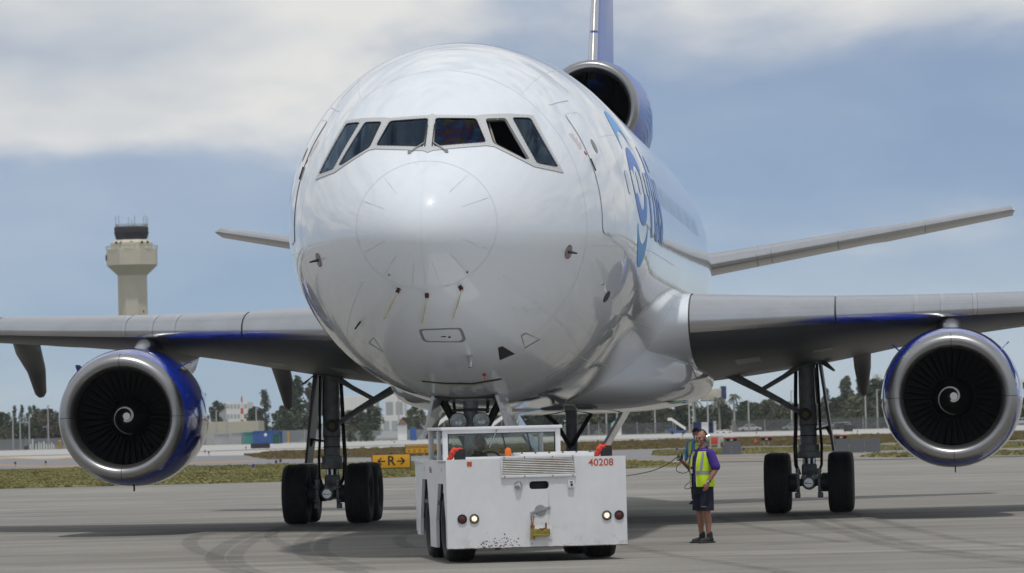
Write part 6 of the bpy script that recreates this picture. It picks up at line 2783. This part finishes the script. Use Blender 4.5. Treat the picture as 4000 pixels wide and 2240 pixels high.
M['car_silver'] = mat('car_silver', (.45, .46, .48), .3, metal=.4, coat=.6)
M['car_white'] = mat('car_white', (.75, .75, .74), .3, coat=.6)
M['car_dark'] = mat('car_dark', (.04, .045, .06), .3, coat=.6)
M['car_plum'] = mat('car_plum', (.10, .06, .09), .3, coat=.6)
for px, m_, lab in ((2930, 'car_white', 'white car just right of the palms'), (3100, 'car_silver', 'silver car left of the right gear strut'), (3205, 'car_silver', 'silver car right of the right gear strut'), (3275, 'car_silver', 'silver car third along the fence at right'), (3300, 'car_white', 'white car beside the silver one near the dark panel'),
                    (3355, 'car_dark', 'dark car under the flap fairing tip'), (3440, 'car_plum', 'plum-coloured car left of the right engine'), (3470, 'car_plum', 'plum-coloured car at the right engine rim'), (3990, 'car_silver', 'silver car at the right frame edge')):
    car(px, 840, M[m_], lab)
# white pick-up and its trailer behind the second worker
for px, lab in ((2815, 'small white ramp vehicle right of the cargo units'), (2838, 'white ramp vehicle end right of the headset worker')):
    car(px, 790, M['car_white'], lab, .2).scale = (.42, .42, .42)


# ---- passenger stairs parked beyond the runway
def stair_truck(px, d, label, flip=1, s=1.0, m=None):
    k = thing('boarding_stairs', label, 'boarding stairs', far_at(px, d))
    mb = MB()
    mb.box((0, 0, .8 * s), (5.5 * s, 2 * s, .7 * s), bev=.1)
    mb.box((flip * 2.2 * s, 0, 1.5 * s), (1.2 * s, 1.9 * s, .9 * s), bev=.15)
    mb.build('chassis', m or M['cont_blue'], k)
    mb = MB()
    a, b = Vector((-flip * 2.6 * s, 0, 1.2 * s)), Vector((flip * 2.2 * s, 0, 4.6 * s))
    for y in (-.8, .8):
        mb.add([a + Vector((0, y * s, 0)), b + Vector((0, y * s, 0)), b + Vector((0, y * s, 1.0 * s)), a + Vector((0, y * s, 1.0 * s))], [(0, 1, 2, 3)])
    mb.add([a + Vector((0, -.8 * s, 0)), b + Vector((0, -.8 * s, 0)), b + Vector((0, .8 * s, 0)), a + Vector((0, .8 * s, 0))], [(0, 1, 2, 3)])
    mb.build('stair_flight', M['far_white'], k, smooth=False)
    mb = MB()
    mb.box((flip * 2.6 * s, 0, 4.9 * s), (1.2 * s, 1.7 * s, .9 * s), bev=.05)
    mb.build('platform', M['far_white'], k)
    mb = MB()
    mb.tube([(flip * 1.2 * s, 0, 1 * s), (flip * 1.6 * s, 0, 4.0 * s)], .1 * s, 6)
    mb.build('support', M['pole'], k)
    for x in (-1.8, 1.8):
        for y in (-.9, .9):
            mb = MB()
            mb.revolve([(-.15, .001), (-.15, .45 * s), (.15, .45 * s), (.15, .001)], (x * s, y * s, .45 * s), 'Y', 14)
            mb.build('wheel', M['rubber'], k)


stair_truck(2648, 780, 'white boarding stairs with blue base left of the palms', -1, .55)
stair_truck(1710, 780, 'white boarding stairs with blue base behind the nose gear left door', 1, .8)
stair_truck(1935, 790, 'white boarding stairs with blue base behind the landing lights', 1, .8)
block('ramp_cabin', 'white ramp cabin with teal roof under the belly', 'cabin', 2390, 2428, 1655, 1672, 790, M['far_white'], 2, roof=.5, band_mat=M['cont_teal'])

# ---- the air: thin haze over the whole field
hz = MB()
hz.box((0, 900, 38.5), (2600, 2000, 80))
hz.v = [(x, y, z) for x, y, z in hz.v]
ho = hz.build('haze', None, smooth=False)
hm = bpy.data.materials.new('haze_air')
hm.use_nodes = True
_t = hm.node_tree
_t.nodes.remove(_t.nodes['Principled BSDF'])
_v = _t.nodes.new('ShaderNodeVolumePrincipled')
_v.inputs['Color'].default_value = (0.86, 0.92, 1.0, 1)
_v.inputs['Density'].default_value = 0.00008
_v.inputs['Anisotropy'].default_value = 0.3
_t.links.new(_v.outputs[0], _t.nodes['Material Output'].inputs['Volume'])
ho.data.materials.append(hm)
tag(ho, 'thin pale haze in the air over the airfield', 'haze', kind='stuff')
# ------------------------------------------------------------------ people
def remeshed(mb, voxel=.008, smooth=3, name='tmp'):
    o = mb.build(name, None, fix=False, smooth=False)
    r = o.modifiers.new('r', 'REMESH')
    r.mode = 'VOXEL'
    r.voxel_size = voxel
    if smooth:
        s = o.modifiers.new('s', 'SMOOTH')
        s.factor = .5
        s.iterations = smooth
    dg = bpy.context.evaluated_depsgraph_get()
    dg.update()
    me = bpy.data.meshes.new_from_object(o.evaluated_get(dg))
    old = o.data
    bpy.data.objects.remove(o)
    bpy.data.meshes.remove(old)
    me.polygons.foreach_set('use_smooth', [True] * len(me.polygons))
    return me


def cap_chain(mb, pts, rad, n=14):
    """rounded tapered limb"""
    P = [Vector(p) for p in pts]
    d0 = (P[0] - P[1]).normalized()
    d1 = (P[-1] - P[-2]).normalized()
    pp, rr = [], []
    for k in (1.0, .86, .5):
        pp.append(P[0] + d0 * rad[0] * k)
        rr.append(rad[0] * math.sqrt(max(.0004, 1 - k * k)))
    pp += P
    rr += list(rad)
    for k in (.5, .86, 1.0):
        pp.append(P[-1] + d1 * rad[-1] * k)
        rr.append(rad[-1] * math.sqrt(max(.0004, 1 - k * k)))
    mb.tube(pp, rr, n)


def ellip(mb, c, r, rot=None, n=18):
    c = Vector(c)
    rings = []
    for i in range(1, n // 2 + 1):
        a = math.pi * i / (n // 2 + 1)
        ring = []
        for k in range(n):
            b = 2 * math.pi * k / n
            v = Vector((r[0] * math.sin(a) * math.cos(b), r[1] * math.sin(a) * math.sin(b), r[2] * math.cos(a)))
            if rot is not None:
                v = rot @ v
            ring.append(c + v)
        rings.append(ring)
    mb.loft(rings)


TORSO = [(.86, .165, .125, 0), (.95, .172, .135, -.005), (1.05, .168, .138, -.012), (1.16, .170, .138, -.012), (1.28, .182, .135, -.008), (1.38, .190, .125, -.002), (1.46, .185, .108, .004), (1.52, .150, .088, .006), (1.56, .085, .068, .004)]
_tw = [pchip([q[0] for q in TORSO], [q[i] for q in TORSO]) for i in (1, 2, 3)]


def torso_pt(z, a, off=0.0):
    """a: 0 = front (-y), positive towards the left arm (+x)"""
    w, d, c = (f(z) for f in _tw)
    return Vector(((w + off) * math.sin(a), c - (d + off) * math.cos(a), z))


def torso_shell(z0, z1, a0, a1, off, th, nz=14, na=28, fn=None):
    mb = MB()
    out, inn = [], []
    for i in range(nz + 1):
        z = z0 + (z1 - z0) * i / nz
        for j in range(na + 1):
            a = a0 + (a1 - a0) * j / na
            k = off + (fn(z, a) if fn else 0)
            out.append(torso_pt(z, a, k))
            inn.append(torso_pt(z, a, k - th))
    W = na + 1
    fs = []
    for i in range(nz):
        for j in range(na):
            fs.append((i * W + j, i * W + j + 1, (i + 1) * W + j + 1, (i + 1) * W + j))
    N = len(out)
    gs = [tuple(N + q for q in reversed(f)) for f in fs]
    edge = []
    for j in range(na):
        edge += [(j, N + j, N + j + 1, j + 1), (nz * W + j, nz * W + j + 1, N + nz * W + j + 1, N + nz * W + j)]
    for i in range(nz):
        edge += [(i * W, (i + 1) * W, N + (i + 1) * W, N + i * W), (i * W + na, N + i * W + na, N + (i + 1) * W + na, (i + 1) * W + na)]
    mb.add(out + inn, fs + gs + edge)
    return mb


M['skin'] = mat('skin', (0.31, 0.15, 0.10), .55, var=.10, vscale=9)
M['skin_tan'] = mat('skin_tan', (0.30, 0.16, 0.105), .55, var=.10, vscale=9)
M['vest'] = mat('vest_lime', (0.55, 0.78, 0.02), .75, var=.08, vscale=5)
M['silver_tape'] = mat('silver_tape', (0.30, 0.31, 0.31), .4)
M['purple'] = mat('purple_shirt', (0.055, 0.022, 0.22), .85, var=.15, vscale=8)
M['navy_cloth'] = mat('navy_cloth', (0.012, 0.014, 0.030), .9, var=.2, vscale=8)
M['shoe'] = mat('shoe_black', (0.012, 0.012, 0.013), .6)
M['cup_green'] = mat('cup_green', (0.25, 0.36, 0.30), .35)
M['sky_shirt'] = mat('sky_shirt', (0.08, 0.30, 0.62), .8)
M['grey_hair'] = mat('grey_hair', (0.30, 0.28, 0.26), .9)
M['dark_hair'] = mat('dark_hair', (0.05, 0.04, 0.035), .9)
M['eye'] = mat('eye_dark', (0.03, 0.02, 0.018), .3)
M['lips'] = mat('lips', (0.28, 0.11, 0.09), .6)


def hand(mb, wrist, fwd, palm_n, side, curl=.35, s=1.0):
    """palm, four fingers and a thumb; fwd along the fingers, palm_n out of the palm, side towards the thumb"""
    wrist, fwd, palm_n, side = (Vector(v).normalized() if i else Vector(v) for i, v in enumerate((wrist, fwd, palm_n, side)))
    pc = wrist + fwd * .05 * s
    rot = Matrix((side, fwd, palm_n)).transposed()
    ellip(mb, pc, (.040 * s, .052 * s, .018 * s), rot, 12)
    for k, L in enumerate((.070, .078, .073, .058)):
        base = wrist + fwd * .088 * s + side * (.030 - .020 * k) * s
        d = fwd.copy()
        pts = [base - fwd * .02 * s, base]
        for j in range(3):
            d = (d + palm_n * curl * (1 + .3 * j)).normalized()
            pts.append(pts[-1] + d * L * s / 3 * 1.1)
        cap_chain(mb, pts, [.0095 * s, .0095 * s, .009 * s, .0085 * s, .0075 * s], 8)
    b = wrist + fwd * .025 * s + side * .028 * s
    d = (side * .8 + fwd * .7).normalized()
    d2 = (fwd * 1.0 + side * .15 + palm_n * .5).normalized()
    cap_chain(mb, [b - side * .015 * s, b + d * .03 * s, b + d * .03 * s + d2 * .03 * s, b + d * .03 * s + d2 * .055 * s], [.013 * s, .012 * s, .0105 * s, .009 * s], 8)


def person(name_label, pos, rz, arms, legs=None, skin='skin', shirt='purple', shorts=None, trousers=None, vest='vest', cap=None, hair=None, headset=False, head_turn=0.0, group=None, sleeve=.75, shoes=True, goatee=False, z0=0.0, watch=False, badge=False, height=1.0, vest_open=.32, girth=1.0, tape='silver_tape', voxel=.009):
    p = thing('person', name_label, 'person', pos, rz, group)
    p.scale = (height * girth, height * girth, height)
    body = MB()
    # torso
    rings = []
    for i in range(19):
        z = .86 + .70 * i / 18
        rings.append([torso_pt(z, 2 * math.pi * k / 28, -.006) for k in range(28)])
    body.loft(rings)
    cap_chain(body, [(0, .012, 1.50), (0, .002, 1.63)], [.062, .054])
    Rh = Matrix.Rotation(head_turn, 3, 'Z')
    hc = Vector((0, -.005, 1.735))

    def H(x, y, z):
        return hc + Rh @ Vector((x, y, z))
    ellip(body, H(0, .012, .018), (.077, .096, .105), Rh, 22)
    ellip(body, H(0, -.022, -.045), (.060, .068, .075), Rh, 18)          # jaw
    ellip(body, H(0, -.072, -.095), (.028, .022, .022), Rh, 12)          # chin
    ellip(body, H(0, -.078, .022), (.052, .018, .016), Rh, 12)           # brow
    cap_chain(body, [H(0, -.088, .012), H(0, -.106, -.022)], [.010, .014], 10)   # nose
    for s_ in (-1, 1):
        ellip(body, H(s_ * .045, -.062, -.025), (.022, .022, .02), Rh, 12)       # cheek
        ellip(body, H(s_ * .079, .012, -.008), (.012, .022, .034), Rh, 12)       # ear
    ellip(body, H(0, -.088, -.058), (.022, .010, .010), Rh, 10)                # lips
    # arms
    for side, (sh, el, wr, fwd, pn, th, curl) in arms.items():
        cap_chain(body, [sh, Vector(sh).lerp(Vector(el), .5), el], [.058, .052, .043])
        cap_chain(body, [el, Vector(el).lerp(Vector(wr), .35), wr], [.043, .044, .028])
        hand(body, wr, fwd, pn, th, curl)
    # legs
    legs = legs or {'l': ((.092, 0, .90), (.100, -.01, .49), (.098, .02, .09)), 'r': ((-.092, 0, .90), (-.100, -.01, .49), (-.098, .02, .09))}
    for s_, (hp, kn, an) in legs.items():
        hp, kn, an = Vector(hp), Vector(kn), Vector(an)
        cap_chain(body, [hp, hp.lerp(kn, .5), kn], [.085, .074, .054])
        calf = kn.lerp(an, .32) + Vector((0, .014, 0))
        cap_chain(body, [kn, calf, kn.lerp(an, .7), an], [.052, .056, .040, .034])
        cap_chain(body, [an + Vector((0, .03, -.05)), an + Vector((0, -.08, -.055)), an + Vector((0, -.15, -.062))], [.036, .034, .026])
    me = remeshed(body, voxel)
    me.materials.append(M[skin])
    bo = link('body', me, p)
    for s_ in (-1, 1):
        mb = MB()
        ellip(mb, H(s_ * .031, -.083, .004), (.0125, .006, .006), Rh, 10)
        mb.build('eye', M['eye'], p)
        mb = MB()
        cap_chain(mb, [H(s_ * .014, -.094, .024), H(s_ * .046, -.084, .026)], [.0055, .004], 6)
        mb.build('eyebrow', M[hair] if hair else M['grey_hair'], p)
    mb = MB()
    cap_chain(mb, [H(-.02, -.096, -.058), H(.02, -.096, -.058)], [.0045, .0045], 6)
    mb.build('mouth', M['lips'], p)
    if goatee:
        mb = MB()
        ellip(mb, H(0, -.083, -.098), (.026, .018, .026), Rh, 12)
        mb.build('beard', M['grey_hair'], p)
    if hair:
        mb = MB()
        rings = []
        for i in range(1, 8):
            a = math.pi * .5 * i / 8
            rings.append([H(.081 * math.sin(a + .15) * math.sin(2 * math.pi * k / 22), .018 + .100 * math.sin(a + .15) * -math.cos(2 * math.pi * k / 22) * (1.0 if math.cos(2 * math.pi * k / 22) < 0.2 else .80), .018 + .110 * math.cos(a + .15 - (.28 if math.cos(2 * math.pi * k / 22) > .2 else -.45 * i / 8))) for k in range(22)])
        mb.loft(rings, True, False)
        mb.build('hair', M[hair], p)
    # shirt with sleeves
    sh_ = MB()
    rings = []
    for i in range(19):
        z = .885 + .665 * i / 18
        rings.append([torso_pt(z, 2 * math.pi * k / 28, .012) for k in range(28)])
    sh_.loft(rings)
    for side, (sh, el, wr, *_r) in arms.items():
        S, E, Wr = Vector(sh), Vector(el), Vector(wr)
        e_ = S.lerp(E, sleeve) if sleeve <= 1 else E
        pts = [S + Vector((0, 0, .005)), S.lerp(E, min(.5, sleeve * .6)), e_]
        rad = [.074, .076, .078]
        if sleeve > 1:
            pts += [E.lerp(Wr, sleeve - 1)]
            rad = [.072, .066, .058, .046]
        cap_chain(sh_, pts[:1] + pts[1:], rad)
    for k in range(10):                                            # collar
        a = 2 * math.pi * k / 10
    me = remeshed(sh_, .010)
    me.materials.append(M[shirt])
    link('shirt', me, p)
    mb = MB()
    ring = []
    cl = [[(math.sin(2 * math.pi * k / 20) * r_, .01 - math.cos(2 * math.pi * k / 20) * r_ * 1.02, z_ - .02 * math.cos(2 * math.pi * k / 20)) for k in range(20)] for r_, z_ in ((.078, 1.535), (.072, 1.585), (.080, 1.580), (.090, 1.530))]
    mb.loft(cl, False, False)
    mb.build('collar', M[shirt], p)
    if shorts:
        sb = MB()
        rings = []
        for i in range(5):
            z = .80 + .17 * i / 4
            rings.append([torso_pt(max(z, .86), 2 * math.pi * k / 28, .018).xyz * 1 + Vector((0, 0, z - max(z, .86))) for k in range(28)])
        sb.loft(rings)
        for s_, (hp, kn, an) in legs.items():
            hp, kn = Vector(hp), Vector(kn)
            sb.tube([hp + Vector((0, 0, .02)), hp.lerp(kn, .5), hp.lerp(kn, .90)], [.108, .110, .112], 18)
        me = remeshed(sb, .010)
        me.materials.append(M[shorts])
        so = link('shorts', me, p)
        mb = MB()
        mb.box((.155, -.10, .60), (.075, .012, .012), Matrix.Rotation(R(48), 3, 'Z'))
        mb.build('shorts_stripe', M['silver_tape'], p)
    if trousers:
        sb = MB()
        rings = []
        for i in range(5):
            z = .80 + .17 * i / 4
            rings.append([torso_pt(max(z, .86), 2 * math.pi * k / 28, .016) + Vector((0, 0, z - max(z, .86))) for k in range(28)])
        sb.loft(rings)
        for s_, (hp, kn, an) in legs.items():
            hp, kn, an = Vector(hp), Vector(kn), Vector(an)
            cap_chain(sb, [hp, hp.lerp(kn, .5), kn], [.100, .092, .078])
            sb.tube([kn, kn.lerp(an, .5), kn.lerp(an, .96)], [.078, .072, .068], 16)
        me = remeshed(sb, .010)
        me.materials.append(M[trousers])
        link('trousers', me, p)
    if shoes:
        for s_, (hp, kn, an) in legs.items():
            an = Vector(an)
            sb = MB()
            cap_chain(sb, [an + Vector((0, .028, -.045)), an + Vector((0, -.05, -.046)), an + Vector((0, -.145, -.056))], [.050, .046, .036])
            cap_chain(sb, [an + Vector((0, .012, -.04)), an + Vector((0, .010, .06))], [.052, .050])
            sb.box(an + Vector((0, -.055, -.084)), (.096, .30, .024), bev=.01)
            me = remeshed(sb, .008, 2)
            me.materials.append(M['shoe'])
            link('shoe', me, p)
    if vest:
        vo_ = vest_open

        def flare(z, a):
            return .012 * max(0, (1.1 - z)) / .2 + .006 * math.sin(5 * a + 9 * z)
        mb = torso_shell(.93, 1.515, vo_, 2 * math.pi - vo_ * .9, .030, .008, 18, 44, flare)
        vs_o = mb.build('vest', M[vest], p, angle=60)
        for a0_, a1_, z0_, z1_ in ((vo_, 2 * math.pi - vo_ * .9, 1.135, 1.195), (.66, .92, 1.195, 1.505), (2 * math.pi - .92, 2 * math.pi - .66, 1.195, 1.505)):
            mb = torso_shell(z0_, z1_, a0_ + .01, a1_ - .01, .033, .004, 10, 30, flare)
            mb.build('reflective_tape', M[tape], vs_o, angle=60)
        for a0_, a1_ in ((vo_ - .012, vo_ + .035), (2 * math.pi - vo_ * .9 - .035, 2 * math.pi - vo_ * .9 + .012)):
            mb = torso_shell(.94, 1.51, a0_, a1_, .0335, .006, 12, 2, flare)
            mb.build('vest_edging', mat('edging', (.75, .85, .35), .7) if 'edging' not in bpy.data.materials else bpy.data.materials['edging'], vs_o)
    if headset:
        mb = MB()
        mb.tube([H(.100 * math.cos(a), .012, .012 + .128 * math.sin(a)) for a in [math.pi * (k / 16) for k in range(17)]], [.008 + .004 * math.sin(math.pi * k / 16) for k in range(17)], 8)
        hb = mb.build('headset_band', M['shoe'], p)
        for s_ in (-1, 1):
            mb = MB()
            ellip(mb, H(s_ * .108, .012, -.012), (.028, .042, .052), Rh, 16)
            mb.build('ear_cup', M['cup_green'], hb)
            mb = MB()
            ellip(mb, H(s_ * .088, .012, -.012), (.018, .040, .050), Rh, 14)
            mb.build('ear_cushion', M['shoe'], hb)
            mb = MB()
            mb.tube([H(s_ * .12, -.02, .03), H(s_ * .135, .01, .05), H(s_ * .12, .045, .03)], .004, 5)
            mb.build('cup_yoke', M['steel'], hb)
        mb = MB()
        mb.tube([H(-.12, -.02, -.05), H(-.09, -.09, -.08), H(-.03, -.115, -.072)], [.005, .005, .009], 6)
        mb.build('microphone_boom', M['shoe'], hb)
    if cap:
        mb = MB()
        rings = []
        for i in range(1, 7):
            a = math.pi * .5 * i / 6
            rings.append([H(.086 * math.sin(a) * math.cos(2 * math.pi * k / 20), .012 + .104 * math.sin(a) * math.sin(2 * math.pi * k / 20), .035 + .098 * math.cos(a)) for k in range(20)])
        mb.loft(rings, True, False)
        rows = []
        for i in range(3):
            rows.append([H(.072 * math.cos(a), -.085 - .075 * math.sin(a) * i / 2, .040 - .014 * i / 2) for a in [math.pi * k / 10 for k in range(11)]])
        mb.loft(rows, False, False, closed=False)
        mb.build('cap', M[cap], p)
    if watch:
        sh, el, wr = [Vector(q) for q in arms['l'][:3]]
        d = (wr - el).normalized()
        c = wr - d * .02
        mb = MB()
        mb.tube([c - d * .012, c + d * .012], .034, 14)
        wt = mb.build('watch_strap', M['shoe'], p)
        mb = MB()
        n_ = Vector((.55, -.8, 0)).normalized()
        mb.tube([c + n_ * .028, c + n_ * .040], .021, 14)
        mb.build('watch_face', M['silver_tape'], wt)
        mb = MB()
        mb.tube([c + n_ * .040, c + n_ * .0415], .014, 12)
        mb.build('watch_dial', M['chalk'], wt)
    if badge:
        mb = MB()
        q = torso_pt(1.20, -.12, .035)
        mb.box(q, (.055, .012, .13), bev=.004)
        bg2 = mb.build('badge_holder', M['shoe'], p)
        mb = MB()
        mb.box(torso_pt(1.19, -.12, .043), (.040, .006, .07))
        mb.build('badge_card', M['chalk'], bg2)
        mb = MB()
        mb.tube([torso_pt(1.26, -.10, .03), torso_pt(1.40, -.02, .028), torso_pt(1.50, .25, .03)], .006, 5)
        mb.tube([torso_pt(1.26, -.10, .03), torso_pt(1.40, -.20, .028), torso_pt(1.50, -.4, .03)], .006, 5)
        mb.build('lanyard', M['shoe'], bg2)
    return p


PD = gnd(2752, 2120)
main_arms = {
    'l': ((.205, .01, 1.475), (.285, .055, 1.225), (.262, -.085, 1.005), (-.05, -.35, -1), (-.9, .1, 0), (-.1, -1, .2), .28),
    'r': ((-.205, .01, 1.475), (-.275, -.01, 1.215), (-.235, -.225, 1.36), (-.15, -.35, 1), (.7, -.5, .1), (.3, .4, .5), .75)}
worker = person('bald ground worker with green headset, lime vest and purple shirt beside the tow tractor', PD, R(-58), main_arms,
                skin='skin', shirt='purple', shorts='navy_cloth', headset=True, goatee=True, watch=True, badge=True, head_turn=R(16), height=1.025, sleeve=.86, girth=1.09)
P2 = spot(2725, 110.0)
person('ground worker in black cap and light blue sleeves behind the headset worker', P2, R(-35),
       {'l': ((.205, .01, 1.475), (.27, .03, 1.20), (.22, -.12, .99), (-.1, -.4, -1), (-.9, .1, 0), (-.1, -1, .2), .3),
        'r': ((-.205, .01, 1.475), (-.30, .03, 1.22), (-.22, -.14, 1.06), (.2, -.6, -.3), (.7, -.5, .1), (.2, -.6, .5), .4)},
       skin='skin', shirt='sky_shirt', trousers='navy_cloth', cap='navy_cloth', hair='dark_hair', sleeve=1.75, height=1.03, voxel=.012)
# driver, seated in the tractor cab
seat_legs = {'l': ((.09, 0, .90), (.12, -.42, .95), (.12, -.50, .52)), 'r': ((-.09, 0, .90), (-.12, -.42, .95), (-.12, -.50, .52))}
TM = Matrix.Translation(TUG_POS) @ Matrix.Rotation(TUG_YAW, 4, 'Z')
M['orange_vest'] = mat('orange_vest', (0.75, 0.12, 0.01), .75)
M['yellow_tape'] = mat('yellow_tape', (0.70, 0.62, 0.05), .6)
person('driver in orange vest seated inside the tow tractor cab', TM @ Vector((-.62, 2.0, .11)), TUG_YAW + R(62),
       {'l': ((.205, .01, 1.475), (.25, -.12, 1.25), (.15, -.36, 1.33), (-.2, -1, .1), (0, 0, -1), (-.9, .2, .2), .5),
        'r': ((-.205, .01, 1.475), (-.25, -.10, 1.24), (-.15, -.34, 1.30), (.2, -1, .1), (0, 0, -1), (.9, .2, .2), .5)},
       legs=seat_legs, skin='skin_tan', shirt='navy_cloth', trousers='navy_cloth', vest='orange_vest', hair='grey_hair', sleeve=.8, voxel=.012, tape='yellow_tape', height=.99)
# pilot on the flight deck
M['white_shirt'] = mat('white_shirt', (.75, .76, .78), .8)
PM = A @ Vector((.52, NOSE_Y + 2.62, 5.20))
person('pilot in white shirt behind the rainbow-tinted windscreen', PM, PLANE_YAW,
       {'l': ((.205, .01, 1.475), (.26, -.10, 1.22), (.15, -.34, 1.20), (-.2, -1, .1), (0, 0, -1), (-.9, .2, .2), .5),
        'r': ((-.205, .01, 1.475), (-.26, -.10, 1.22), (-.15, -.34, 1.20), (.2, -1, .1), (0, 0, -1), (.9, .2, .2), .5)},
       legs=seat_legs, skin='skin', shirt='white_shirt', trousers='navy_cloth', vest=None, hair='dark_hair', sleeve=.8, voxel=.012, height=.99)
# handset and its looping cable in the worker's raised hand
WM = Matrix.Translation(PD) @ Matrix.Rotation(R(-58), 4, 'Z') @ Matrix.Diagonal((1.117, 1.117, 1.025, 1))
hp_ = WM @ Vector((-.235, -.262, 1.445))
hs_ = thing('spare_headset', 'green ear cup held in the raised hand of the headset worker', 'headset', hp_)
mb = MB()
ellip(mb, (0, 0, 0), (.030, .045, .058), Matrix.Rotation(R(20), 3, 'Z'), 16)
mb.build('ear_cup', M['cup_green'], hs_)
mb = MB()
ellip(mb, (.030, -.006, 0), (.022, .042, .054), Matrix.Rotation(R(20), 3, 'Z'), 16)
mb.build('ear_cushion', M['shoe'], hs_)


def world_cable(name, label, pix, rad, d0):
    mb = MB()
    pts = spline([(p[0], p[1]) for p in pix], 8)
    dz = spline([(i, p[2]) for i, p in enumerate(pix)], 8)
    mb.tube([at(a.x, a.y, d0 + b.y) for a, b in zip(pts, dz)], rad, 6)
    o = mb.build(name, M['black'])
    return tag(o, label, 'cable')


d0 = hp_.y
world_cable('headset_cable', 'black headset cable running from the tow tractor to the hand of the worker',
            [(2380, 1880, 6.5), (2443, 1861, 4.5), (2500, 1851, 3), (2560, 1836, 1.6), (2610, 1812, .6), (2645, 1786, .1), (2668, 1780, 0), (2650, 1800, -.03), (2645, 1788, -.05), (2660, 1782, -.06)], .007, d0)
world_cable('cable_loop', 'loose loop of black cable hanging from the hand of the headset worker',
            [(2668, 1792, 0), (2646, 1820, -.03), (2643, 1840, -.05), (2668, 1849, -.04), (2690, 1838, -.02), (2672, 1808, 0), (2668, 1800, .0), (2684, 1828, .04), (2698, 1858, .06), (2697, 1880, .02), (2680, 1895, .0), (2675, 1908, .0), (2690, 1910, .02), (2705, 1900, .05)], .006, d0 - .04)

for mb_, par in CLOTHS:
    me = remeshed(mb_, .009, 1)
    me.materials.append(M['orange_cloth'])
    link('red_cloth', me, par)
